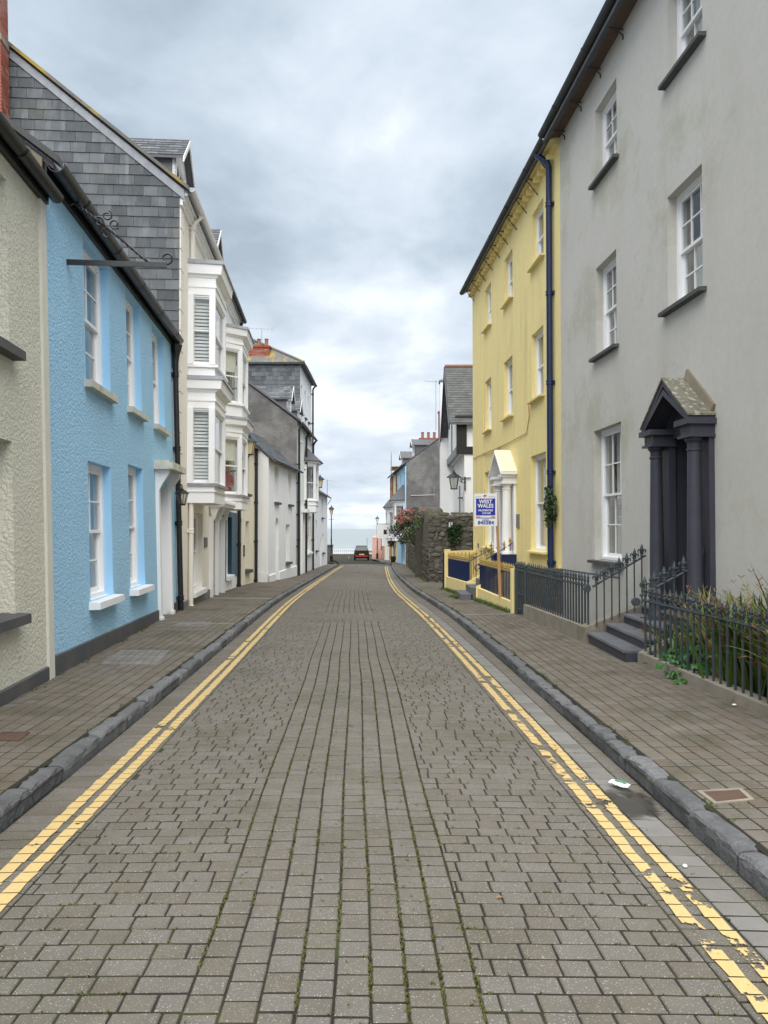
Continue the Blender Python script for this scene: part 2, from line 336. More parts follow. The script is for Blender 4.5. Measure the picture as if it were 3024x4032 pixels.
m_cover = M('steel_cover_frame', (.28, .28, .28), .55, (.2, .19, .18), 9, .6, metal=.3)
m_lining = M('lantern_panel', (.75, .62, .36), .6, None, 5, .3)
m_carblk = M('black_car_paint', (.01, .01, .012), .25, None, 4, .2, spec=.6)
m_carred = M('red_car_trim', (.22, .012, .02), .3, None, 4, .2, spec=.6)
m_carwht = M('silver_car_paint', (.60, .61, .62), .3, None, 4, .2, spec=.6)
m_tyre = M('tyre_rubber', (.015, .015, .016), .85, None, 9, .3)
m_plate = M('number_plate', (.75, .38, .12), .5, None, 4, .2)
m_skin = M('skin', (.50, .30, .22), .6, None, 5, .2)
m_pinktop = M('pink_knit', (.42, .12, .16), .9, None, 5, .3)
m_hair = M('dark_hair', (.02, .015, .012), .7, None, 5, .3)
m_wrap = M('wrapper_foil', (.72, .78, .74), .4, (.5, .62, .55), 40, .8)
m_yline = None
def paint_mat():
    m = bpy.data.materials.new('worn_yellow_paint'); m.use_nodes = True; nt = m.node_tree; N = nt.nodes; L = nt.links; b = N['Principled BSDF']
    b.inputs['Roughness'].default_value = .75
    geo = N.new('ShaderNodeNewGeometry')
    n = N.new('ShaderNodeTexNoise'); n.inputs['Scale'].default_value = 4; n.inputs['Detail'].default_value = 6; n.inputs['Roughness'].default_value = .6; L.new(geo.outputs[0], n.inputs[0])
    n2 = N.new('ShaderNodeTexNoise'); n2.inputs['Scale'].default_value = 45; n2.inputs['Detail'].default_value = 4; L.new(geo.outputs[0], n2.inputs[0])
    mx = N.new('ShaderNodeMix'); mx.data_type = 'RGBA'; L.new(n2.outputs[0], mx.inputs[0]); mx.inputs[6].default_value = (.60, .44, .19, 1); mx.inputs[7].default_value = (.46, .33, .14, 1); L.new(mx.outputs[2], b.inputs['Base Color'])
    sp = N.new('ShaderNodeSeparateXYZ'); L.new(geo.outputs[0], sp.inputs[0])
    wr = N.new('ShaderNodeMapRange'); wr.inputs[1].default_value = 0; wr.inputs[2].default_value = 1.5; wr.inputs[3].default_value = 0; wr.inputs[4].default_value = .085; L.new(sp.outputs[0], wr.inputs[0])
    a1 = N.new('ShaderNodeMath'); a1.operation = 'MULTIPLY_ADD'; L.new(n2.outputs[0], a1.inputs[0]); a1.inputs[1].default_value = .22; L.new(n.outputs[0], a1.inputs[2])
    a2 = N.new('ShaderNodeMath'); a2.operation = 'ADD'; L.new(a1.outputs[0], a2.inputs[0]); L.new(wr.outputs[0], a2.inputs[1])
    r = N.new('ShaderNodeMapRange'); r.inputs[1].default_value = .735; r.inputs[2].default_value = .765; r.inputs[3].default_value = 1; r.inputs[4].default_value = 0; L.new(a2.outputs[0], r.inputs[0])
    L.new(r.outputs[0], b.inputs['Alpha']); return m
m_yline = paint_mat()

# ------------------------------------------------------------------ ground, road, pavements, kerbs
YS = [i * .5 for i in range(-8, 201)]
def strip(name, mat, fa, fb, z, n=1, parent=None, ys=YS, kind='structure'):
    mb = MB(); k = n + 1
    for y in ys:
        a, b = fa(y), fb(y)
        for i in range(k): x = a + (b - a) * i / n; mb.v.append((x, y, z(x, y)))
    for r in range(len(ys) - 1):
        for i in range(n): mb.f.append((r*k + i, r*k + i + 1, (r+1)*k + i + 1, (r+1)*k + i))
    return mb.build(name, mat, parent, kind=kind if parent is None else None)
camber = lambda x, y: zr(y) - .012 * ((x - xc(y)) / 1.9) ** 2 * 2
ground = strip('ground', m_bed, lambda y: -70, lambda y: 70, lambda x, y: zr(y) - .16, 1)
road = strip('road', m_bed, lambda y: KL(y) - .1, lambda y: KR(y) + .1, lambda x, y: camber(x, y) - .0045, 8)
WL = spline([(-6, -2.3), (6, -3.45), (8, -3.65), (15.8, -4.45), (21, -4.9), (26, -5.3), (29, -5.3), (36, -4.4), (54, -4.4), (60, -6), (95, -14)])
WR = spline([(-6, 4.1), (6.3, 3.6), (15.1, 3.0), (24.7, 2.4), (30, 2.1), (53, 2.0), (70, .6), (80, .2), (95, -2)])
pvz = lambda x, y: zr(y) + .085
pl = strip('pavement', m_bed, lambda y: WL(y), lambda y: KL(y) - .1, lambda x, y: pvz(x, y) + .012 * min(1.5, abs(x - KL(y))) - .0045, 2, ys=[y for y in YS if y < 56])
pr = strip('pavement', m_bed, lambda y: KR(y) + .1, lambda y: WR(y), lambda x, y: pvz(x, y) + .012 * min(1.5, abs(x - KR(y))) - .0045, 2, ys=[y for y in YS if y < 84])
pl['label'] = 'brick paved footway along the blue house side'; pr['label'] = 'brick paved footway along the railed forecourts'
def inframe(p):
    d = p[1]
    if d < .5: return False
    return abs(p[0] / d) < .53 and (EYE - p[2]) / d < .70
def block_mesh(cs, z, h, bev, rng, jz=.0016):
    """cs: four ground corners (x, y); z(x, y) = top surface"""
    cx = sum(c[0] for c in cs) / 4; cy = sum(c[1] for c in cs) / 4; dz = rng.uniform(-jz, jz); tx, ty = rng.uniform(-.01, .01), rng.uniform(-.01, .01)
    v = []
    for (k, dh) in ((1, -h), (1, -bev), (0, 0)):
        for c in cs:
            f = 1 if k else 1 - bev * 1.3 / max(.02, math.hypot(c[0] - cx, c[1] - cy))
            x = cx + (c[0] - cx) * f; y = cy + (c[1] - cy) * f
            v.append((x, y, z(x, y) + dz + tx * (x - cx) + ty * (y - cy) + dh))
    f = [(8, 9, 10, 11)] + [(a + i, a + (i + 1) % 4, a + 4 + (i + 1) % 4, a + 4 + i) for a in (0, 4) for i in range(4)]
    return v, f, (cx, cy)
def lay(blocks, z, name, parent, mi, mf, limit=300, h=.02, bev=.0045):
    rng = random.Random(5); items = []
    for cs in blocks:
        v, f, c = block_mesh(cs, z, h, bev, rng)
        items.append((0 if inframe((c[0], c[1], v[8][2])) else 1, c[1] ** 2 + c[0] ** 2, v, f, c))
    items.sort(key=lambda t: (t[0], t[1])); big = MB()
    for i, (_, _, v, f, c) in enumerate(items):
        if i < limit:
            o = (c[0], c[1], v[8][2]); MB().add([(p[0] - o[0], p[1] - o[1], p[2] - o[2]) for p in v], f).build(name, mi, parent, loc=o)
        else: big.add(v, f)
    if big.v: big.build(name + '_field', mf, parent, kind='stuff')
# -- road setts: eight columns along the middle, cross-bonded rows to either side, channel blocks by the kerbs
rng = random.Random(11); road_blocks = []; chan = []
def rj(s=.0018): return rng.uniform(-s, s)
def cell(u0, u1, y0, y1, g=.0085, f=None, gy=.014):
    q = []
    for (u, y) in ((u0 + g/2, y0 + gy/2), (u1 - g/2, y0 + gy/2), (u1 - g/2, y1 - gy/2), (u0 + g/2, y1 - gy/2)):
        if f is None and abs(abs(u) - .51) < .012: u += wob(y)
        q.append(((f or xc)(y) + u + rj(), y + rj()))
    return q
YEND = 60.0
y = 1.2; row = 0; ysR = []
wob = spline([(i * 1.7, rng.uniform(-.02, .02)) for i in range(45)])
swirl = lambda y: 14.5 < y < 16.2 or 27 < y < 28.6
while y < YEND:                                                         # side rows
    p = .108 + rng.uniform(-.004, .004); ysR.append((y, y + p))
    zones = ((-1.42, -.51), (.51, 1.42)) if not swirl(y) else ((-1.42, 1.42),)
    for (a, b) in zones:
        u = a - rng.random() * .12; skew = .0
        while u < b:
            l = rng.choice((.12, .135, .155, .155, .175)); 
            if y > 25: l *= 1.25
            u1 = min(u + l, b) if b < 1 and b > 0 or b < 0 else u + l
            if u1 > b - .05: u1 = b
            if u1 - max(u, a) > .03: road_blocks.append(cell(max(u, a), u1, y, y + p))
            u = u1
            if u >= b: break
    y += p
for k in range(8):                                                      # middle columns
    y = 1.2 - rng.random() * .1; u0 = -.51 + k * .1275
    while y < YEND:
        l = .112 + rng.uniform(-.012, .014) if y < 25 else .17
        if not swirl(y): road_blocks.append([(p[0] + (wob(p[1]) if not (k == 0 and i in (0, 3) or k == 7 and i in (1, 2)) else 0), p[1]) for i, p in enumerate(cell(u0, u0 + .1275, y, y + l, .010))])
        y += l
for s in (-1, 1):                                                       # outer bands
    y = 1.2
    while y < YEND:
        l = .2 if s < 0 else .205
        wE = (lambda q: 1.88) if s < 0 else (lambda q: 1.55 + KRs(q))
        if s < 0:
            road_blocks.append(cell(-1.64, -1.42, y, y + l * .6)); road_blocks.append(cell(-1.87, -1.64, y + .03, y + l * .6 + .03))
            y += l * .6
        else:
            road_blocks.append(cell(1.42, 1.66, y, y + l * .6))
            chan.append(cell(1.66, 1.83, y, y + l * .6, .01)); e = wE(y) - .01
            if e - 1.83 > .05: road_blocks.append(cell(1.83, e, y + .02, y + l * .6 + .02))
            y += l * .6
lay(road_blocks, camber, 'sett', road, m_setti, m_sett)
lay(chan, camber, 'channel_block', road, m_chan, m_chan, limit=200)
# -- pavement blocks: columns running with the kerb
def pave(side, far):
    bl = []; K = KL if side < 0 else KR; W = WL if side < 0 else WR; sg = side
    for k in range(34):
        y = 1.5 - rng.random() * .02; g0 = .138 + k * .118
        while y < far:
            l = .155 if y < 26 else .31
            if abs(W(y) - K(y)) > g0 and not (side > 0 and KR(y) + g0 > WR(y)):
                f = lambda q: K(q)
                u0, u1 = (g0, g0 + .118) if sg > 0 else (-g0 - .118, -g0)
                bl.append(cell(u0, u1, y, y + l, .010, K, .0155))
            y += l
    z = lambda x, y: pvz(x, y) + .012 * min(1.5, abs(x - K(y)))
    return bl, z
for side, par, far in ((-1, pl, 55), (1, pr, 80)):
    bl, z = pave(side, far); lay(bl, z, 'paving_block', par, m_pavei, m_pave)
pavezL = lambda x, y: pvz(x, y) + .012 * min(1.5, abs(x - KL(y)))
pavezR = lambda x, y: pvz(x, y) + .012 * min(1.5, abs(x - KR(y)))
# -- pale slabs laid across the footways
def slab(par, z, y, w, xa, xb):
    q = [(xa, y), (xb, y), (xb, y + w), (xa, y + w)]; o = Vector((xa, y, z(xa, y)))
    MB().hexa([Vector((a, b, z(a, b) - .03)) - o for a, b in q] + [Vector((a, b, z(a, b) + .007)) - o for a, b in q]).build('drain_slab', m_chan, par, loc=o)
for y, w in ((12.35, .09), (13.3, .09), (19.4, .5)): slab(pl, pavezL, y, w, WL(y) + .3, KL(y) - .17)
slab(pr, pavezR, 14.9, .12, KR(14.9) + .17, 2.5); slab(pr, pavezR, 23.2, .35, KR(23.2) + .75, KR(23.2) + 1.3)
# -- kerbs: one stone after another
def kerb(side, far):
    K = KL if side < 0 else KR; ys = [y for y in YS if y < far]
    base = strip('kerb', m_bed, lambda y: K(y) + .005 * -side, lambda y: K(y) + side * .13, lambda x, y: zr(y) + .05, 1, ys=ys)
    base['label'] = 'kerb of dark stones beside the ' + ('blue house footway' if side < 0 else 'railed footway')
    y = 1.0
    while y < far - 1:
        l = rng.uniform(.42, .78) if y < 20 else rng.uniform(.3, .5); a, b = y + .009, y + l - .009; v = []; n = 7
        hh = .086 + rng.uniform(-.008, .006); sh = rng.uniform(-.010, .010)
        prof = [(0, -.08), (-.004, hh * .4), (0.001, hh - .018), (.012, hh - .004), (.03, hh), (.07, hh + .003), (.122, hh - .002), (.13, -.05)]
        for i in range(n + 1):
            q = a + (b - a) * i / n; en = .014 if i in (0, n) else 0
            for (w, h) in prof: v.append((K(q) + side * (w + sh + (rng.uniform(-.007, .007) if w < .13 else 0)), q, zr(q) + h - (en if h > .05 else 0) + rng.uniform(-.003, .003)))
        m = len(prof); f = [(i*m + k, i*m + k + 1, (i+1)*m + k + 1, (i+1)*m + k) for i in range(n) for k in range(m - 1)]
        f += [tuple(range(m)), tuple(n*m + k for k in range(m))]
        if side > 0: f = [t[::-1] for t in f]
        c = Vector((K(y), y, zr(y))); MB().add([tuple(Vector(p) - c) for p in v], f).build('kerb_stone', m_kerb, base, loc=c)
        y += l
kerb(-1, 55); kerb(1, 72)
# -- double yellow lines, broken at every joint
def yline(u, w, y1, cut=()):
    mb = MB()
    for (a, b) in ysR:
        if b > y1: break
        e = .004; q = [(u - w/2 + rj(.006), a + e), (u + w/2 + rj(.006), a + e), (u + w/2 + rj(.006), b - e), (u - w/2 + rj(.006), b - e)]
        if rng.random() < .014: continue
        mb.quad(*[(xc(y) + uu, y, camber(xc(y) + uu, y) + .0065) for uu, y in q])
    o = mb.build('yellow_line', m_yline, road)
for u in (-1.60, -1.48): yline(u, .074, 54)
for u in (1.485, 1.605): yline(u, .066, 53)
# -- moss in the joints near the camera, weeds along the walls
def tuft(mb, p, n, h, sp, rg, wd=.006):
    for _ in range(n):
        a = rg.uniform(0, 6.28); l = h * rg.uniform(.4, 1); t = rg.uniform(.2, 1) * sp; b = Vector(p) + Vector((rg.uniform(-sp, sp), rg.uniform(-sp, sp), 0)) * .6
        tip = b + Vector((math.cos(a) * t, math.sin(a) * t, l)); s = Vector((-math.sin(a), math.cos(a), 0)) * wd
        mb.add([b - s, b + s, tip], [(0, 1, 2)])
moss = MB(); rg = random.Random(3)
mpatch = spline([(i * .35, rg.random()) for i in range(60)])
for _ in range(6500):
    y = 1.8 + 9 * rg.random() ** 1.6
    if rg.random() < .62: u = -.51 + .1275 * rg.randrange(0, 9) + wob(y) + rg.uniform(-.004, .004); 
    else: u = rg.uniform(-1.4, 1.75)
    if mpatch(y + 3.1 * math.sin(u * 5)) < .5: continue
    if abs(u) > .53:
        k = min(ysR, key=lambda t: abs(t[0] - y)); y = k[0] + rg.uniform(-.004, .004)
    x = xc(y) + u; tuft(moss, (x, y, camber(x, y) - .004), 6, .013, .010, rg, .004)
moss.build('moss', m_moss, road, kind='stuff')
weeds = MB()
for _ in range(900):
    y = rg.uniform(3, 40); x = KL(y) - .135 - abs(rg.gauss(0, .01)) if rg.random() < .35 else KR(y) + .135 + abs(rg.gauss(0, .01))
    if math.sin(y * 3.1 + (0 if x < 0 else 2)) + math.sin(y * 7.7) > .5: tuft(weeds, (x, y, pvz(x, y)), 7, .03, .025, rg, .004)
wo = weeds.build('kerbside_weeds', m_grass, None, kind='stuff'); tag(wo, 'small green weeds growing behind the kerb stones', 'weeds')
# -- the sea, the promenade wall and its railing
sea = MB().quad((-6000, 97, -14), (6000, 97, -14), (9000, 14000, -14), (-9000, 14000, -14))
def sea_mat():
    m = bpy.data.materials.new('sea_water'); m.use_nodes = True; nt = m.node_tree; N = nt.nodes; L = nt.links; b = N['Principled BSDF']
    b.inputs['Roughness'].default_value = .38; b.inputs['IOR'].default_value = 1.33; geo = N.new('ShaderNodeNewGeometry')
    mp = N.new('ShaderNodeMapping'); mp.inputs['Scale'].default_value = (.0012, .004, 1); L.new(geo.outputs[0], mp.inputs[0])
    n = N.new('ShaderNodeTexNoise'); n.inputs['Scale'].default_value = 2; n.inputs['Detail'].default_value = 5; L.new(mp.outputs[0], n.inputs[0])
    mx = N.new('ShaderNodeMix'); mx.data_type = 'RGBA'; L.new(n.outputs[0], mx.inputs[0]); mx.inputs[6].default_value = (.17, .21, .22, 1); mx.inputs[7].default_value = (.33, .36, .365, 1); L.new(mx.outputs[2], b.inputs['Base Color'])
    mp2 = N.new('ShaderNodeMapping'); mp2.inputs['Scale'].default_value = (.08, .3, 1); L.new(geo.outputs[0], mp2.inputs[0])
    n2 = N.new('ShaderNodeTexNoise'); n2.inputs['Scale'].default_value = 1; n2.inputs['Detail'].default_value = 6; L.new(mp2.outputs[0], n2.inputs[0])
    bp = N.new('ShaderNodeBump'); bp.inputs['Strength'].default_value = .6; bp.inputs['Distance'].default_value = .6; L.new(n2.outputs[0], bp.inputs['Height']); L.new(bp.outputs[0], b.inputs['Normal'])
    return m
sea.build('sea', sea_mat(), None, kind='structure')

# ------------------------------------------------------------------ building kit
def zm(x0, y0, k): return lambda x, y: (x0 + x * k, y0 + y * k)          # crop pixel -> photo pixel
L1 = zm(0, 0, .6028); L2 = zm(0, 1333, .6028); Z3 = zm(600, 800, .4822); Z4 = zm(600, 1550, .4822)
R1 = zm(1400, 1350, .3617); R2 = zm(1400, 1850, .3617); R3 = zm(1750, 450, .4522); R4 = zm(1750, 1450, .4522)
R5 = zm(2124, 0, .5425); R6 = zm(2124, 1200, .5425); R7 = zm(2224, 2050, .4822)
D1 = zm(1200, 1900, .2652); D2 = zm(1130, 1600, .1808); D3 = zm(1480, 1650, .2712); D5 = zm(700, 1500, .2486); D6 = zm(700, 1950, .2486); D8 = zm(1820, 1780, .3165)
def wall(root, mat, s0, s1, z0, z1, holes, rd=.3, depth=7.0, name='wall', topz=None, ends=True, back=True, rmat=None):
    """front face with openings, their reveals, end walls and back wall; topz = gable rise over the depth"""
    mb = MB(); ss = sorted({s0, s1} | {min(max(v, s0), s1) for h in holes for v in h[:2]}); zz = sorted({z0, z1} | {min(max(v, z0), z1) for h in holes for v in h[2:4]})
    for i in range(len(ss) - 1):
        for k in range(len(zz) - 1):
            cs, cz = (ss[i] + ss[i+1]) / 2, (zz[k] + zz[k+1]) / 2
            if any(h[0] < cs < h[1] and h[2] < cz < h[3] for h in holes): continue
            mb.quad((ss[i], 0, zz[k]), (ss[i+1], 0, zz[k]), (ss[i+1], 0, zz[k+1]), (ss[i], 0, zz[k+1]))
    rv = mb; rvs = []
    for h in holes:
        a, b, c, d = h[:4]; r = rd
        if rmat is not None: rv = MB(); rvs.append(rv)
        rv.quad((a, 0, c), (a, r, c), (a, r, d), (a, 0, d)).quad((b, 0, c), (b, 0, d), (b, r, d), (b, r, c))
        rv.quad((a, 0, d), (a, r, d), (b, r, d), (b, 0, d)).quad((a, 0, c), (b, 0, c), (b, r, c), (a, r, c))
    if ends:
        for s, fl in ((s0, 1), (s1, -1)):
            p = [(s, 0, z0), (s, 0, z1), (s, depth, z1), (s, depth, z0)] if not topz else [(s, 0, z0), (s, 0, z1), (s, depth / 2, z1 + topz), (s, depth, z1), (s, depth, z0)]
            mb.quad(*(p if fl > 0 else p[::-1]))
    if back: mb.quad((s0, depth, z0), (s0, depth, z1), (s1, depth, z1), (s1, depth, z0))
    o = mb.build(name, mat, root)
    for rv in rvs: rv.build('reveal', rmat, root)
    return o
def gable_roof(root, mat, s0, s1, z, rise, depth, ov=.15, th=.07, over=0.0):
    mb = MB(); k = rise / (depth / 2); e = ov * k
    for a, b in ((-ov, depth / 2), (depth + ov, depth / 2)):
        mb.hexa([(s0 - over, a, z - e), (s1 + over, a, z - e), (s1 + over, b, z + rise), (s0 - over, b, z + rise), (s0 - over, a, z - e + th), (s1 + over, a, z - e + th), (s1 + over, b, z + rise + th), (s0 - over, b, z + rise + th)])
    return mb.build('roof', mat, root)
def flat_lid(root, mat, s0, s1, z, depth, name='roof'): return MB().box(s0, s1, .02, depth - .02, z, z + .08).build(name, mat, root)
def curtain(root, Mx, a, b, z0, z1, y, mat, name='curtain', amp=.03, per=.11):
    mb = MB(); n = max(6, int((b - a) / per * 6))
    for i in range(n + 1):
        s = a + (b - a) * i / n; w = amp * math.sin(s / per * 6.28) + amp * .4 * math.sin(s / per * 2.3)
        mb.v += [(s, y + w, z0), (s, y + w * .8, z1)]
    for i in range(n): mb.f.append((2*i, 2*i + 2, 2*i + 3, 2*i + 1))
    return mb.build(name, mat, root, Mx, smooth=True)
def sill(parent, Mx, a, b, z, mat, proj=.1, th=.09, ext=.06, back=.12):
    MB().hexa([(a - ext, -proj, z - th), (b + ext, -proj, z - th), (b + ext, back, z - th), (a - ext, back, z - th), (a - ext, -proj, z - .012), (b + ext, -proj, z - .012), (b + ext, back, z + .012), (a - ext, back, z + .012)]).build('sill', mat, parent, Mx)
def window(root, a, b, z0, z1, rd=.16, cols=3, rows=2, mat=None, fw=.06, cur=None, sl=None, Mx=None, split=.5, bar=.02, room=None, st=.045):
    mat = mat or m_paint; f = MB(); y0 = rd; y1 = rd + .12
    f.box(a, a + fw, y0, y1, z0, z1).box(b - fw, b, y0, y1, z0, z1).box(a + fw, b - fw, y0, y1, z1 - fw * 1.2, z1).box(a + fw, b - fw, y0 - .01, y1, z0, z0 + fw)
    w = f.build('window', mat, root, Mx)
    ia, ib, iz0, iz1 = a + fw, b - fw, z0 + fw, z1 - fw * 1.2; zm_ = iz0 + (iz1 - iz0) * split
    for (c0, c1, ya, yb) in ((zm_ - .02, iz1, y0 + .025, y0 + .06), (iz0, zm_ + .02, y0 + .065, y0 + .10)):
        s = MB(); s.box(ia, ia + st, ya, yb, c0, c1).box(ib - st, ib, ya, yb, c0, c1).box(ia + st, ib - st, ya, yb, c1 - st, c1).box(ia + st, ib - st, ya, yb, c0, c0 + (st * 1.5 if c0 == iz0 else st))
        p0, p1, q0, q1 = ia + st, ib - st, c0 + (st * 1.5 if c0 == iz0 else st), c1 - st
        for i in range(1, cols): x = p0 + (p1 - p0) * i / cols; s.box(x - bar/2, x + bar/2, ya + .004, yb - .004, q0, q1)
        for k in range(1, rows):
            z = q0 + (q1 - q0) * k / rows
            for i in range(cols):
                xa = p0 + (p1 - p0) * i / cols + (bar/2 if i else 0); xb = p0 + (p1 - p0) * (i + 1) / cols - (bar/2 if i < cols - 1 else 0); s.box(xa, xb, ya + .004, yb - .004, z - bar/2, z + bar/2)
        s.build('sash', mat, w, Mx)
        for i in range(cols):
            for k in range(rows):
                xa, xb = p0 + (p1 - p0) * i / cols, p0 + (p1 - p0) * (i + 1) / cols; za, zb = q0 + (q1 - q0) * k / rows, q0 + (q1 - q0) * (k + 1) / rows
                ym = (ya + yb) / 2; MB().quad((xa, ym, za), (xb, ym, za), (xb, ym, zb), (xa, ym, zb)).build('pane', m_glass, w, Mx)
    if cur:
        kind, cm = cur; W = ib - ia
        if kind == 'pair': curtain(w, Mx, ia + .01, ia + W * .24, iz0, iz1, y1 + .14, cm); curtain(w, Mx, ib - W * .24, ib - .01, iz0, iz1, y1 + .14, cm)
        elif kind == 'net': curtain(w, Mx, ia + .01, ib - .01, iz0, iz1, y1 + .08, cm, amp=.02, per=.08)
        elif kind == 'half': curtain(w, Mx, ia + .01, ib - .01, iz0, zm_ + .05, y1 + .08, cm, amp=.02, per=.09)
        elif kind == 'blind': MB().box(ia + .01, ib - .01, y1 + .04, y1 + .05, iz1 - (iz1 - iz0) * .4, iz1).build('blind', cm, w, Mx)
        elif kind == 'slats':
            n = int((iz1 - iz0) / .075)
            for i in range(n):
                z = iz0 + (i + .5) * (iz1 - iz0) / n
                MB().hexa([(ia + .005, y1 + .000, z - .032), (ib - .05, y1 + .000, z - .032), (ib - .05, y1 + .02, z + .018), (ia + .005, y1 + .02, z + .018), (ia + .005, y1 - .008, z - .028), (ib - .05, y1 - .008, z - .028), (ib - .05, y1 + .012, z + .026), (ia + .005, y1 + .012, z + .026)]).build('slat', cm, w, Mx)
    if sl: sill(w, Mx, a, b, z0, **sl)
    return w
def gutter(root, s0, s1, z, y, mat, r=.065, joints=1.8):
    mb = MB(); n = 8
    for s in (s0, s1):
        for k in range(n + 1):
            q = math.pi * k / n; mb.v.append((s, y - r * math.cos(q), z - r * math.sin(q)))
        for k in range(n + 1):
            q = math.pi * (n - k) / n; mb.v.append((s, y - (r - .008) * math.cos(q), z - (r - .008) * math.sin(q)))
    m = 2 * (n + 1)
    for k in range(m): k2 = (k + 1) % m; mb.f.append((k, k2, m + k2, m + k))
    mb.f += [tuple(range(m))[::-1], tuple(range(m, 2 * m))]
    g = mb.build('gutter', mat, root, smooth=True); s = s0 + joints * .6
    while s < s1:
        j = MB(); pr = [(y - (r + .008) * math.cos(math.pi * k / n), z - (r + .008) * math.sin(math.pi * k / n)) for k in range(n + 1)]
        j.v += [(s, p[0], p[1]) for p in pr] + [(s + .06, p[0], p[1]) for p in pr]
        j.f += [(k, k + 1, n + 2 + k, n + 1 + k) for k in range(n)]; j.build('gutter_joint', mat, g); s += joints
    return g
def downpipe(root, s, z0, z1, mat, y=-.075, r=.045, every=1.9, top=None, shoe=True):
    path = [(s, y, z0 + .06), (s, y, z1)]
    if top: path = path[:-1] + [(s, y, z1 - .35), (s, y - .03, z1 - .28), (s + top[0], top[1], z1 - .08), (s + top[0], top[1], z1)]
    p = MB().tube(path, r, 12); 
    if shoe: p.tube([(s, y, z0 + .09), (s, y - .03, z0 + .05), (s, y - .12, z0 + .02)], r, 12)
    o = p.build('downpipe', mat, root, smooth=True); z = z0 + .5
    while z < z1 - .3:
        MB().lathe([(r, 0), (r + .014, .005), (r + .014, .035), (r + .006, .04), (r + .006, .06), (r + .014, .065), (r + .014, .095), (r, .1)], (s, y, z), 12).box(s - .09, s + .09, y + r * .7, .0, z + .02, z + .08).build('pipe_bracket', mat, o); z += every
    return o
def cols_lathe(root, s, y, z0, z1, r, mat, name='column'):
    h = z1 - z0
    return MB().lathe([(r * 1.3, 0), (r * 1.3, .05), (r * 1.12, .08), (r, .12), (r * .98, h * .4), (r * .82, h - .16), (r * .95, h - .15), (r * .95, h - .13), (r * .82, h - .12), (r * .84, h - .06), (r * 1.15, h - .03), (r * 1.15, h)], (s, y, z0), 20).build(name, mat, root, smooth=True)
def chimney(root, s0, s1, y0, y1, z0, z1, faces, pots=0, brick=True, mat=None, potmat=None, lim=300):
    c = MB().box(s0, s1, y0, y1, z0, z1).build('chimney', m_mortar if brick else mat, root)
    if brick:
        for fc in faces:
            w = dict(o=(s0, y0, z0), U=(0, 1, 0), V=(0, 0, 1), N=(-1, 0, 0), W=y1 - y0) if fc == 'a' else dict(o=(s1, y0, z0), U=(0, 1, 0), V=(0, 0, 1), N=(1, 0, 0), W=y1 - y0) if fc == 'b' else dict(o=(s0, y0, z0), U=(1, 0, 0), V=(0, 0, 1), N=(0, -1, 0), W=s1 - s0)
            courses(c, 'brick', m_brick, w['o'], w['U'], w['V'], w['N'], [(0, 0), (w['W'], 0), (w['W'], z1 - z0), (0, z1 - z0)], .225, .075, .012, .006, limit=lim)
    cp = MB().box(s0 - .05, s1 + .05, y0 - .05, y1 + .05, z1, z1 + .1).build('chimney_cap', m_brick if brick else m_paint, c)
    for i in range(pots):
        y = y0 + (y1 - y0) * (i + .5) / pots
        MB().lathe([(.13, 0), (.13, .05), (.11, .08), (.10, .4), (.12, .42), (.12, .47), (.08, .475)], ((s0 + s1) / 2, y, z1 + .1), 14).build('chimney_pot', potmat or m_pot, c, smooth=True)
    return c
def plinth(root, s0, s1, zb0, zb1, zt0, zt1, mat, proud=.025, gaps=()):
    cuts = [s0] + [v for g in gaps for v in g] + [s1]
    for i in range(0, len(cuts), 2):
        a, b = cuts[i], cuts[i + 1]; f = lambda s, u, v: u + (v - u) * (s - s0) / (s1 - s0)
        MB().hexa([(a, -proud, f(a, zb0, zb1)), (b, -proud, f(b, zb0, zb1)), (b, .02, f(b, zb0, zb1)), (a, .02, f(a, zb0, zb1)), (a, -proud, f(a, zt0, zt1)), (b, -proud, f(b, zt0, zt1)), (b, .02, f(b, zt0, zt1) + .02), (a, .02, f(a, zt0, zt1) + .02)]).build('plinth', mat, root)
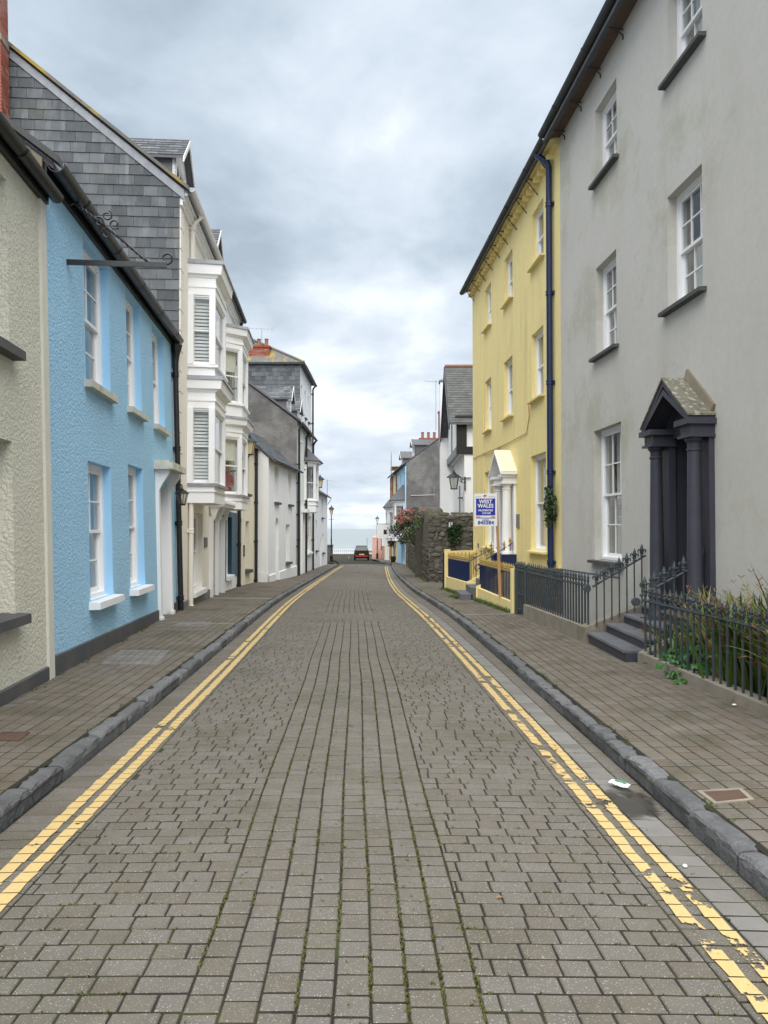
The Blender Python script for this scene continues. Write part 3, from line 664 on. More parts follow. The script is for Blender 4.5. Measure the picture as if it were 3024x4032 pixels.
def dormer(root, sc, w, y0, z0, ze, zridge, back, cheek=m_slate, win=True, slate=True):
    a, b = sc - w / 2, sc + w / 2
    d = MB().quad((a, y0, z0), (a, y0, ze), (a, back, ze), (a, back, z0)).quad((b, y0, z0), (b, back, z0), (b, back, ze), (b, y0, ze)).quad((a, back, z0), (a, back, ze), (b, back, ze), (b, back, z0)).build('dormer', m_slate_far, root)
    f = MB(); g = .1
    f.prism([(a, y0, ze), (b, y0, ze), (sc, y0, zridge)], (0, .05, 0)); f.box(a, a + g, y0, y0 + .08, z0, ze).box(b - g, b, y0, y0 + .08, z0, ze).box(a + g, b - g, y0, y0 + .08, z0, z0 + .1)
    f.build('dormer_front', m_paint, d)
    window(root, a + g, b - g, z0 + .1, ze, rd=y0 + .01, cols=2, rows=1, fw=.04, cur=('half', m_curt))
    ov = .12; k = (zridge - ze) / (w / 2); r = MB()
    for sg, q in ((-1, a), (1, b)):
        e = q + sg * ov; r.hexa([(e, y0 - .18, ze - ov * k), (e, back, ze - ov * k), (sc, back, zridge), (sc, y0 - .18, zridge), (e, y0 - .18, ze - ov * k + .06), (e, back, ze - ov * k + .06), (sc, back, zridge + .06), (sc, y0 - .18, zridge + .06)])
    r.build('dormer_roof', m_slate_far, d)
    b2 = MB()
    for sg, q in ((-1, a), (1, b)):
        e = q + sg * ov; b2.hexa([(e, y0 - .2, ze - ov * k - .08), (sc, y0 - .2, zridge - .08), (sc, y0 - .17, zridge - .08), (e, y0 - .17, ze - ov * k - .08), (e, y0 - .2, ze - ov * k + .05), (sc, y0 - .2, zridge + .05), (sc, y0 - .17, zridge + .05), (e, y0 - .17, ze - ov * k + .05)])
    b2.build('bargeboard', m_paint, d)
    if slate:
        sl = math.hypot(w / 2 + ov, zridge - ze + ov * k); U = Vector((0, 1, 0)); V = Vector((w / 2 + ov, 0, zridge - ze + ov * k)).normalized(); N = Vector((-V.z, 0, V.x))
        courses(d, 'roof_slate', m_slate, Vector((a - ov, y0 - .18, ze - ov * k + .06)), U, V, N, [(0, 0), (back - y0 + .18, 0), (back - y0 + .18, sl), (0, sl)], .3, .16, .008, .008, .01, limit=60)
    return d
AL = lambda d: (-2.76 - .097 * d, d)
zL = lambda d: zr(d) + .1
zR = lambda d: zr(d) + .1
# ================================================================== LEFT SIDE
# ---- grey-cream roughcast house at the left edge
F = Fac(AL(2.5), AL(8.17), zL(7), .028); LEN = F.len
rt = thing('terraced_house', 'grey cream roughcast house with dark sills, next to the blue house', 'house', fac=F)
ze = F.z(*L1(250, 1245)); sA = F.s(*L2(88, 1200)); sB = F.s(*L1(45, 1300))
h = [(sA - 1.15, sA, F.z(*L2(88, 1800)), F.z(*L2(88, 675))), (sB - 1.15, sB, F.z(*L2(45, 55)), F.z(*L1(45, 1180)))]
wall(rt, m_cream, 0, LEN, -.6, ze, h, rd=.32)
for q in h: window(rt, *q, rd=.14, cols=2, rows=2, cur=('pair', m_curt), sl=dict(mat=m_sillg, proj=.12, th=.1, ext=.08))
MB().box(LEN - .16, LEN + .004, -.028, .02, -.5, ze).build('quoin_strip', m_creamsm, rt)
plinth(rt, 0, LEN, -.6, -.6, F.z(0, 2600) if False else .12, F.z(*L2(340, 2130)), m_plinth)
gable_roof(rt, m_slate_far, 0, LEN, ze + .05, 2.9, 7.4, ov=.1)
gutter(rt, 0, LEN + .05, ze + .02, -.13, m_gutter, .075, 1.3)
MB().box(0, LEN, -.06, 0, ze - .09, ze + .02).build('fascia', m_gutter, rt)
# ---- blue house
F = FB = Fac(AL(8.17), AL(15.8), zL(12), .028); LEN = F.len
rt = RB = thing('terraced_house', 'sky blue roughcast house with white sash windows and a dark plinth', 'house', fac=F)
ze = 5.62
def hole(F, fa, xa, xb, ty, fb, bx, by, ya=None): return (F.s(*fa(xa, ya if ya else ty + 120)), F.s(*fa(xb, ya if ya else ty + 120)), F.z(*fb(bx, by)), F.z(*fa(xa, ty)))
h = [hole(F, L1, 545, 703, 1555, L2, 545, 258), hole(F, L1, 822, 912, 1895, L2, 826, 435), (F.s(*L2(1000, 300)), F.s(*L2(1072, 300)), F.z(*L2(1000, 552)), F.z(*L1(990, 2115))),
     hole(F, L2, 575, 724, 797, L2, 583, 1722), hole(F, L2, 838, 933, 820, L2, 845, 1640)]
dr = (F.s(*L2(1032, 1300)), F.s(*L2(1097, 1300)), -.35, F.z(*L2(1030, 960)))
wall(RB, m_blue, 0, LEN, -.7, ze, h + [dr], rd=.34, rmat=m_bluesm, topz=3.15, depth=8.0)
for i, q in enumerate(h):
    window(RB, *q, rd=.11, cols=2, rows=2, cur=('pair', m_curt) if i != 3 else ('half', m_curt), sl=dict(mat=m_sillw if i < 3 else m_paint, proj=.14 if i > 2 else .1, th=.1, ext=.07, back=.26))
d = MB().box(dr[0], dr[1], .2, .25, dr[2], dr[3] - .35).build('door', m_paint, RB)
MB().box(dr[1] - .02, dr[1] - .002, -.03, .24, dr[2], dr[3]).build('door_jamb', m_paint, d)
for z in (.3, 1.15): MB().box(dr[0] + .12, dr[1] - .12, .185, .202, z, z + .6).build('door_panel', m_paint, d)
MB().box(dr[0], dr[1], .18, .24, dr[3] - .34, dr[3]).build('transom', m_glass, d)
MB().lathe([(.03, 0), (.03, .02), (.02, .03)], (dr[0] + .1, .16, .95), 10).build('door_knob', m_steel, d)
sr = MB()
for q in (dr[0] - .14, dr[1]): sr.box(q, q + .14, -.06, .05, -.45, dr[3] + .28).box(q - .02, q + .16, -.085, .05, -.45, .02)
sr.build('door_surround', m_paint, d)
for q in (dr[0] - .12, dr[1] + .02): MB().prism([(q, -.06, dr[3] - .1), (q, -.12, dr[3] + .02), (q, -.24, dr[3] + .2), (q, -.24, dr[3] + .28), (q, -.06, dr[3] + .28)], (.1, 0, 0)).build('corbel', m_paint, d)
MB().box(dr[0] - .24, dr[1] + .24, -.34, .02, dr[3] + .28, dr[3] + .4).box(dr[0] - .17, dr[1] + .17, -.26, .02, dr[3] + .4, dr[3] + .45).build('door_hood', m_sillw, d)
MB().box(dr[0], dr[1], -.02, .3, -.6, -.12).build('door_step', m_plinth, d)
plinth(RB, 0, LEN, -.8, -.9, F.z(*L2(355, 2075)), F.z(*L2(1010, 1757)) - .12, m_plinth, gaps=((dr[0] - .16, dr[1] + .16),))
gable_roof(RB, m_slate_far, 0, LEN, ze + .02, 3.15, 8.0, ov=.12, over=0)
MB().prism([(-.02, .0, ze - .35), (-.02, -.02, ze + .02), (-.02, 4.0, ze + 3.2), (-.02, 8, ze + .02), (-.02, 8, ze - .35)], (-.04, 0, 0)).build('verge_wall', m_verge, RB)
MB().hexa([(-.1, -.2, ze - .05), (.06, -.2, ze - .05), (.06, 4, ze + 3.25), (-.1, 4, ze + 3.25), (-.1, -.2, ze + .03), (.06, -.2, ze + .03), (.06, 4, ze + 3.33), (-.1, 4, ze + 3.33)]).build('verge_board', m_gutter, RB)
gutter(RB, -.02, LEN + .1, ze - .02, -.15, m_gutter, .095, 1.55)
MB().box(0, LEN, -.045, 0, ze - .16, ze - .0).build('fascia', m_gutter, RB)
downpipe(RB, LEN - .02, -.35, ze - .15, m_black, y=-.08, r=.055, every=1.55)
MB().lathe([(.05, 0), (.06, .1), (.12, .3), (.13, .34), (.12, .36)], (LEN - .02, -.1, ze - .5), 4).build('hopper_head', m_black, RB)
s_, z_ = F.uv(*L2(1110, 1268)); MB().box(s_ - .05, s_ + .07, -.03, 0, z_ - .09, z_ + .09).build('bell_plate', m_sillw, RB)
chimney(RB, LEN - .42, LEN - .02, 3.15, 4.85, 7.3, 13.4, 'ac', pots=0, lim=300)
MB().box(LEN - .44, LEN, 3.13, 4.87, 11.55, 11.68).build('chimney_band', m_conc, RB)
# ---- hanging sign bracket on the blue house
s_, z_ = F.uv(*L1(437, 1712)); b0 = F.w(s_, 0, z_); yT = F.z(*L1(427, 1310)) - z_
bk = thing('sign_bracket', 'black wrought iron bracket with twisted stay and scrolls over the blue house wall', 'bracket', loc=b0, rz=F.rot[2])
E = 1.16; MB().box(-.018, .018, -E, .0, -.03, .03).build('arm', m_black, bk)
pts = []; n = 60
for i in range(n + 1):
    t = i / n; pts.append((0, -E * .82 * t, yT * (1 - t) ** 1.15 + .03 + .06 * math.sin(t * 3.14)))
tw = MB(); 
for ph in (0, math.pi): tw.tube([(p[0] + .012 * math.cos(i * .9 + ph), p[1], p[2] + .012 * math.sin(i * .9 + ph)) for i, p in enumerate(pts)], .011, 6)
tw.build('twisted_stay', m_black, bk, smooth=True)
def scroll(c, r0, a0, turn, sgn=1): return [(0, c[0] + r0 * (1 - .55 * i / 24) * math.cos(a0 + sgn * turn * i / 24), c[1] + r0 * (1 - .55 * i / 24) * math.sin(a0 + sgn * turn * i / 24)) for i in range(25)]
mid = pts[27]
for (dy, dz) in ((-.03, .12), (.06, .04), (-.12, .02), (-.02, -.1)): MB().tube(scroll((mid[1] + dy, mid[2] + dz), .062, random.uniform(0, 6), 6.6), .011, 6).build('scroll', m_black, bk, smooth=True)
MB().tube(scroll((-E - .0, .09), .075, -1.57, 5.4, -1), .014, 6).build('scroll', m_black, bk, smooth=True)
MB().tube(scroll((-.02, yT + .0), .07, 1.2, 5, 1), .013, 6).build('scroll', m_black, bk, smooth=True)
# ---- lanterns
def lantern(name, label, cat, base, off, w, hgt, rz=0.0, arm=None, fill=None, seg=4, group=None, post=None):
    """four- or six-sided tapering lantern hanging at base + off; arm = wall bracket"""
    t = thing(name, label, cat, loc=base, rz=rz, group=group); o = Vector(off)
    def ring(r, z): return [(o.x + r * math.cos(2 * math.pi * (k + .5) / seg), o.y + r * math.sin(2 * math.pi * (k + .5) / seg), o.z + z) for k in range(seg)]
    a, b = ring(w * .36, 0), ring(w * .62, hgt * .62); fr = MB()
    for k in range(seg): fr.tube([a[k], b[k]], w * .03, 5); fr.tube([a[k], a[(k + 1) % seg]], w * .03, 5); fr.tube([b[k], b[(k + 1) % seg]], w * .04, 5)
    fr.build('lantern_frame', m_black, t)
    for k in range(seg): MB().quad(a[k], a[(k + 1) % seg], b[(k + 1) % seg], b[k]).build('lantern_pane', fill or m_lamp, t)
    rf = MB().lathe([(w * .74, hgt * .60), (w * .72, hgt * .64), (w * .38, hgt * .78), (w * .2, hgt * .82), (w * .2, hgt * .86), (w * .06, hgt * .9), (w * .09, hgt * .94), (w * .02, hgt * 1.02)], o, seg * 2 if seg > 4 else 8); rf.build('lantern_roof', m_black, t, smooth=False)
    MB().lathe([(w * .06, 0), (w * .09, .04), (w * .05, .1), (w * .02, hgt * .3)], o, 8).build('lamp_holder', m_steel, t)
    MB().lathe([(w * .3, -.02), (w * .38, .0), (w * .38, .015), (w * .3, .02)], o, seg if seg > 4 else 8).build('lantern_base', m_black, t)
    if arm == 'scroll':
        m = MB().tube([(0, 0, .25), (0, 0, -.35)], .03, 8).tube([(.25, 0, .2), (o.x * .45, 0, .2)], .022, 8); m.build('bracket_arm', m_black, t)
        for c, r0 in (((o.x * .18, .05), .11), ((o.x * .34, .08), .08)):
            MB().tube([(c[0] + r0 * (1 - .55 * i / 20) * math.cos(6.5 * i / 20), 0, c[1] + r0 * (1 - .55 * i / 20) * math.sin(6.5 * i / 20)) for i in range(21)], .014, 6).build('scroll', m_black, t)
    elif arm == 'top': MB().tube([(0, 0, o.z + hgt * .9), (o.x * .5, o.y * .5, o.z + hgt * 1.12), (o.x, o.y, o.z + hgt * 1.08), (o.x, o.y, o.z + hgt * .95)], .016, 6).box(-.03, .03, -.04, .04, o.z + hgt * .75, o.z + hgt * 1.05).build('bracket_arm', m_black, t)
    elif arm == 'side': MB().tube([(0, 0, o.z - .05), (o.x * .6, o.y * .6, o.z - .12), (o.x, o.y, o.z - .02)], .022, 6).box(-.04, .04, -.05, .05, o.z - .16, o.z + .1).build('bracket_arm', m_black, t)
    return t
s_, z_ = FB.uv(*L2(1104, 960)); p = FB.w(s_, 0, z_)
lantern('wall_lantern', 'small black glass lantern on the blue house beside its white door', 'lantern', p, (.26, 0, -.38), .2, .36, arm='top', seg=6)
# ---- two tall houses with stacked bay windows
P1 = (-4.29, 15.8); P2 = (-5.05, 26.0)
def lerp2(a, b, t): return (a[0] + (b[0] - a[0]) * t, a[1] + (b[1] - a[1]) * t)
FH = Fac(P1, P2, zL(18)); SPL = FH.s(*D6(603, 800)); SE = FH.len
def bay(root, sa, sb, sc, sd, p, lev, mat, cur, cap=m_lead, corbel=True):
    def ol(e): return [(sa - e * .6, 0), (sb - e * .5, -p - e), (sc + e * .5, -p - e), (sd + e * .6, 0)]
    def slab(z0, z1, e, e2=None): 
        a, b = ol(e), ol(e if e2 is None else e2); m = MB(); m.hexa([(*q, z0) for q in a] + [(*q, z1) for q in b]); return m
    by = slab(lev[0]['bot'], lev[0]['sill'] - .06, 0).build('bay', mat, root)
    for li, lv in enumerate(lev):
        if li: slab(lv['bot'], lv['sill'] - .06, 0).build('bay_apron', mat, by)
        ap = lv['sill'] - lv['bot']
        if li == 0: slab(lv['bot'] + ap * .55, lv['bot'] + ap * .62, .03, .04).build('bay_moulding', mat, by)
        slab(lv['sill'] - .06, lv['sill'], .07).build('bay_ledge', m_lead if li == 0 and cur[0] else mat, by)
        H, T = lv['head'], lv['top']; dz = T - H
        slab(H, H + dz * .22, .005).build('bay_frieze', mat, by); slab(H + dz * .22, H + dz * .30, .03).build('bay_moulding', mat, by)
        slab(H + dz * .30, H + dz * .50, .012).build('bay_frieze', mat, by); slab(H + dz * .50, H + dz * .60, .03, .09).build('bay_moulding', mat, by)
        slab(H + dz * .60, H + dz * .88, .14, .17).build('bay_cornice', mat, by); slab(H + dz * .88, T, .21, .19).build('bay_cap', cap, by)
        c = ol(0)
        for (q, r) in zip(c, (.05, .055, .055, .05)):
            yy = min(q[1], -.02); MB().box(q[0] - r, q[0] + r, yy - .01 if q[1] < -.1 else -.12, yy + .12 if q[1] < -.1 else .0, lv['sill'], H).build('bay_post', mat, by)
        for k in range(3):
            a, b = Vector((*c[k], 0)), Vector((*c[k + 1], 0)); u = (b - a); ln = u.length; u.normalize(); n = Vector((-u.y, u.x, 0))
            Mx = Matrix(((u.x, n.x, 0, a.x), (u.y, n.y, 0, a.y), (0, 0, 1, 0), (0, 0, 0, 1)))
            window(root, .035, ln - .05, lv['sill'], H, rd=.02, cols=1, rows=1, mat=mat, Mx=Mx, fw=.035, st=.035, cur=(cur[k] if cur[k] else None), bar=.02)
    return by
OFF = .58
c1 = (FH.s(737), FH.s(843, off=OFF), FH.s(884, off=OFF)); b1 = (c1[0], c1[1], c1[2], c1[2] + .5)
c2 = (FH.s(951, off=OFF), FH.s(973, off=OFF)); b2 = (c2[0] - .5, c2[0], c2[1], c2[1] + .5)
zz = lambda f, x, y: FH.z(*f(x, y), off=OFF); D4 = zm(700, 1000, .2486)
lev1 = [dict(bot=zz(D5, 590, 1935), sill=zz(D5, 600, 1632), head=zz(D5, 545, 392), top=zz(D5, 690, 72)), dict(bot=zz(D5, 690, 72), sill=zz(D4, 600, 1778), head=zz(D4, 530, 530), top=zz(D4, 640, 232))]
lev2 = [dict(bot=zz(D5, 1045, 2040), sill=zz(D5, 1060, 1822), head=zz(D5, 955, 835), top=zz(D5, 1050, 628)), dict(bot=zz(D5, 1050, 628), sill=zz(D5, 1010, 360), head=zz(D4, 945, 1370), top=zz(D4, 1010, 1142))]
ze = 8.85
for hi in (0, 1):
    a, b = ((0, SPL), (SPL, SE))[hi]
    rt = thing('terraced_house', ('tall cream house with slate hung gable and louvred bay windows beside the blue house', 'tall white house with slate blue ground floor under its bay windows')[hi], 'house', fac=FH)
    bb, lv = ((b1, lev1), (b2, lev2))[hi]; mw = (m_pale, m_white)[hi]
    hs = [(bb[0] + .12, bb[3] - .12, l['sill'] + .05, l['head'] - .05) for l in lv]
    zg = -.65
    if hi == 0:
        g = (FH.s(*D6(212, 800)), FH.s(*D6(392, 800)), FH.z(*D6(400, 1450)), FH.z(*D6(390, 295)))
        dd = (FH.s(*D6(508, 800)), FH.s(*D6(588, 800)), zg, FH.z(*D6(590, 345)))
    else:
        g = (FH.s(*D6(765, 800)), FH.s(*D6(850, 800)), FH.z(*D6(850, 1250)), FH.z(*D6(835, 345)))
        dd = (FH.s(*D6(614, 800)), FH.s(*D6(688, 800)), zg, FH.z(*D6(690, 345)))
    wall(rt, mw, a, b, -1.0, ze, hs + [g, dd], rd=.34, depth=9.0, topz=3.55, ends=True)
    window(rt, *g, rd=.12, cols=1, rows=1, cur=('half', m_curt) if hi == 0 else None, sl=dict(mat=m_paint, proj=.12, th=.12, ext=.03, back=.3), mat=m_paint)
    do = MB().box(dd[0], dd[1], .28, .33, dd[2], dd[3]).build('door', (m_paint, m_teal)[hi], rt)
    for z in (-.1, .75): MB().box(dd[0] + .1, dd[1] - .1, .265, .282, z, z + .6).build('door_panel', (m_paint, m_teal)[hi], do)
    MB().lathe([(.03, 0), (.03, .03)], (dd[0] + .1, .25, .6), 8).build('door_knob', m_steel, do)
    for s_ in ((dd[0] - .14, dd[1] + .0) if hi == 0 else (dd[1] + .01,)):
        MB().box(s_, s_ + .12, -.1, .03, -.9, dd[3]).build('pilaster', m_paint, do); MB().box(s_ - .02, s_ + .14, -.13, .03, -.95, -.25).build('pilaster_base', m_plinthg, do)
        MB().prism([(s_, -.1, dd[3] - .12), (s_, -.14, dd[3] - .08), (s_, -.2, dd[3] + .1), (s_, -.28, dd[3] + .26), (s_, .0, dd[3] + .26)], (.12, 0, 0)).build('corbel', m_paint, do)
    if hi == 0: MB().box(dd[0] - .2, dd[1] + 1.15, -.36, .02, dd[3] + .26, dd[3] + .34).box(dd[0] - .25, dd[1] + 1.2, -.42, .02, dd[3] + .34, dd[3] + .4).build('door_hood', m_paint, do)
    bay(rt, *bb, OFF, lv, m_paint, (('slats', m_shut), None, ('net', m_curt)) if hi == 0 else (('blind', m_curty) , None, None), cap=m_lead)
    gable_roof(rt, m_slate_far, a, b, ze + .05, 3.55, 9.0, ov=.2)
    # cornice, gutter and pipes
    MB().box(a, b, -.06, 0, ze - .3, ze - .22).box(a, b, -.1, 0, ze - .22, ze - .1).box(a, b, -.16, 0, ze - .1, ze).build('eaves_cornice', m_paint, rt)
    gutter(rt, a, b + (0.0 if hi == 0 else .12), ze + .06, -.24, (m_paint, m_gutter)[hi], .075, 2.1)
    if hi == 0:
        downpipe(rt, FH.s(*D6(160, 800)), -.55, ze + .05, m_pale, y=-.07, r=.055, every=1.7, top=(.12, -.22))
        plinth(rt, 0, dd[0] - .16, -1, -1.1, FH.z(*D6(75, 1690)), FH.z(*D6(470, 1500)), m_plinthg, proud=.035)
        z = -.1
        while z < ze - .5:                                               # rusticated quoins at the near corner
            MB().hexa([(-.0, -.03, z), (.36 if int(z / .42) % 2 else .24, -.03, z), (.36 if int(z / .42) % 2 else .24, .02, z), (-.0, .02, z), (-.0, -.03, z + .4), (.36 if int(z / .42) % 2 else .24, -.03, z + .4), (.36 if int(z / .42) % 2 else .24, .02, z + .4), (-.0, .02, z + .4)]).build('quoin', m_pale, rt); z += .43
        MB().box(FH.s(*D6(412, 700)), FH.s(*D6(455, 700)), -.03, .0, FH.z(*D6(430, 825)), FH.z(*D6(430, 668))).build('house_plaque', m_plinthg, rt)
        # slate-hung gable
        courses(rt, 'hanging_slate', m_slate, (-.012, 0, 0), (0, 1, 0), (0, 0, 1), (-1, 0, 0), [(0.0, 5.0), (5.1, 8.8), (5.1, 12.35), (4.5, 12.35), (0.0, ze - .06)], .31, .218, .006, .008, .014, .003, limit=300, rnd_w=.06)
        k = 3.55 / 4.5
        MB().hexa([(-.05, -.1, ze - .2), (-.02, -.1, ze - .2), (-.02, 4.5, ze + 3.46), (-.05, 4.5, ze + 3.46), (-.05, -.1, ze - .0), (-.02, -.1, ze - .0), (-.02, 4.5, ze + 3.64), (-.05, 4.5, ze + 3.64)]).build('verge_flashing', m_lead, rt)
        MB().hexa([(-.12, -.2, ze - .02), (.1, -.2, ze - .02), (.1, 4.5, ze + 3.68), (-.12, 4.5, ze + 3.68), (-.12, -.2, ze + .06), (.1, -.2, ze + .06), (.1, 4.5, ze + 3.76), (-.12, 4.5, ze + 3.76)]).build('verge_slates', m_slate_lich, rt)
        dormer(rt, 1.75, 1.25, .3, ze + .1, 10.15, 10.75, 2.6)
    else:
        MB().box(SPL + .75, b - .02, -.014, .0, FH.z(*D6(720, 1385)), bb and lv[0]['bot'] - .06).build('painted_panel', m_teal, rt) if False else None
        pz = FH.z(*D6(720, 1385)); pe = FH.s(*D6(930, 900)); p0 = dd[1] + .14; pt = lv[0]['bot'] - .04
        mb = MB(); 
        for (q0, q1, w0, w1) in ((p0, g[0], pz, pt), (g[1], pe, pz, pt), (g[0], g[1], pz, g[2] - .12), (g[0], g[1], g[3], pt)): mb.quad((q0, -.012, w0), (q1, -.012, w0), (q1, -.012, w1), (q0, -.012, w1))
        mb.build('painted_panel', m_teal, rt)
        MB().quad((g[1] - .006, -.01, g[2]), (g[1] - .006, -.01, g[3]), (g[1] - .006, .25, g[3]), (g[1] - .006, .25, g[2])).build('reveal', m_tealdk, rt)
        downpipe(rt, pe + .08, -.75, pt + .2, m_black, y=-.08, r=.06, every=1.4)
        downpipe(rt, b - .25, lv[1]['top'], ze + .05, m_black, y=-.1, r=.05, every=5, top=(.05, -.2), shoe=False)
        dormer(rt, FH.s(*Z3(500, 300), off=-.3) + .2, 1.2, .3, ze + .1, 10.1, 10.7, 2.6)
        # the person sitting in the lower bay
        zb = lv[0]['sill']
SEATED = FH.w((b2[0] + b2[1]) / 2 + .75, -.05, lev2[0]['sill'])
# ---- cream part, then the low white house
FC = Fac((-5.05, 26.0), (-5.02, 29.5), zL(28)); LC = FC.len
rt = thing('terraced_house', 'narrow cream house with an arched doorway behind the black street lantern', 'house', fac=FC)
ad = (FC.s(*D6(975, 800)), FC.s(*D6(1015, 800)), -.6, FC.z(*D6(990, 345))); ww = (FC.s(*D6(1072, 800)), FC.s(*D6(1132, 800)), FC.z(*D6(1135, 1165)), FC.z(*D6(1075, 412)))
uw = (ww[0], ww[1], FC.z(*D5(1090, 1780)), FC.z(*D5(1080, 1180)))
ze = 5.2; wall(rt, m_cream2, 0, LC, -1, ze, [ad, ww, uw], rd=.3, depth=6, topz=2.2)
window(rt, *ww, rd=.22, cols=2, rows=2, sl=dict(mat=m_sillg, proj=.14, th=.12)); window(rt, *uw, rd=.22, cols=2, rows=2, sl=dict(mat=m_sillg, proj=.1, th=.1))
dd = MB().box(ad[0], ad[1], .24, .29, ad[2], ad[3]).build('door', m_verge, rt)
for sg in (0, 1):
    c = (ad[0] + ad[1]) / 2; r = (ad[1] - ad[0]) / 2; arc = [(c + (r * math.cos(t) if sg else -r * math.cos(t)), 0, ad[3] - r + r * math.sin(t)) for t in [math.pi / 2 * i / 8 for i in range(9)]]
    MB().prism([(ad[1] if sg else ad[0], 0, ad[3])] + arc, (0, .28, 0)).build('door_arch', m_cream2, rt)
gable_roof(rt, m_slate_far, 0, LC, ze + .04, 2.2, 6.0, ov=.2); gutter(rt, 0, LC, ze, -.15, m_gutter, .06)
s_, z_ = FC.uv(*D6(1042, 880)); MB().box(s_ - .08, s_ + .1, -.03, 0, z_ - .2, z_ + .2).build('house_plaque', m_sillg, rt)
downpipe(rt, LC - .12, -.5, ze - .05, m_black, y=-.08, r=.06, every=1.5)
p = FC.w(LC - .35, 0, 0); q = ray(*Z4(795, 498)); t = 26.6
lp = Vector((q.x * t / q.y, t, EYE + q.z * t / q.y))
lantern('street_lantern', 'large black lantern with cream panels on the wall before the low white house', 'lantern', Vector((-5.03, 26.75, lp.z)), (lp.x + 5.03, lp.y - 26.75, 0), .36, .72, arm='side', fill=m_lining)
FW = Fac((-4.5, 29.55), (-4.14, 36.0), zL(32)); LW = FW.len
rt = thing('terraced_house', 'low white house with arched door and slate roof, built out onto the footway', 'house', fac=FW)
ze = FW.z(*Z4(945, 520)); hs = [(FW.s(*Z4(998, 700)), FW.s(*Z4(1032, 700)), FW.z(*Z4(1000, 882)), FW.z(*Z4(998, 580))), (FW.s(*Z4(1110, 700)), FW.s(*Z4(1137, 700)), FW.z(*Z4(1112, 902)), FW.z(*Z4(1110, 630))), (FW.s(*Z4(1090, 1200)), FW.s(*Z4(1123, 1200)), FW.z(*Z4(1092, 1378)), FW.z(*Z4(1090, 1068)))]
ad = (FW.s(*Z4(1003, 1300)), FW.s(*Z4(1031, 1300)), -.5, FW.z(*Z4(1016, 1010)))
wall(rt, m_white, 0, LW, -1, ze, hs + [ad], rd=.24, depth=3.4, topz=1.45)
for q in hs: window(rt, *q, rd=.16, cols=2, rows=2, sl=dict(mat=m_sillg, proj=.12, th=.1), cur=('net', m_curt))
MB().box(ad[0], ad[1], .2, .24, ad[2], ad[3]).build('door', m_paint, rt)
for sg in (0, 1):
    c = (ad[0] + ad[1]) / 2; r = (ad[1] - ad[0]) / 2; arc = [(c + (r * math.cos(t) if sg else -r * math.cos(t)), 0, ad[3] - r + r * math.sin(t)) for t in [math.pi / 2 * i / 8 for i in range(9)]]
    MB().prism([(ad[1] if sg else ad[0], 0, ad[3])] + arc, (0, .2, 0)).build('door_arch', m_white, rt)
plinth(rt, -.03, LW, -1, -1.1, FW.z(*Z4(1005, 1470)), FW.z(*Z4(1175, 1405)), m_white, proud=.05, gaps=((ad[0] - .05, ad[1] + .05),))
MB().box(-.03, -.001, -.05, 1.2, -1, FW.z(*Z4(900, 1475))).build('plinth', m_white, rt)
gable_roof(rt, m_slate_far, 0, LW, ze + .05, 1.45, 3.4, ov=.22, over=.06)
sl_ = math.hypot(1.92, 1.92 * 1.45 / 1.7); V = Vector((0, 1.7, 1.45)).normalized()
courses(rt, 'roof_slate', m_slate, Vector((-.06, -.22, ze + .12 - .22 * 1.45 / 1.7)), (1, 0, 0), V, Vector((0, -V.z, V.y)), [(0, 0), (LW + .1, 0), (LW + .1, sl_), (0, sl_)], .3, .22, .008, .008, .012, limit=220)
gutter(rt, 0, LW, ze - .1, -.27, m_gutter, .06)
for s_ in (.6, 1.6, 2.6, 3.6, 4.6, 5.6): MB().tube([(s_, -.27, ze - .17), (s_, -.12, ze - .14)], .01, 5).build('gutter_bracket', m_black, rt)
downpipe(rt, LW - .05, -.75, ze - .1, m_black, y=-.1, r=.06, every=1.5)
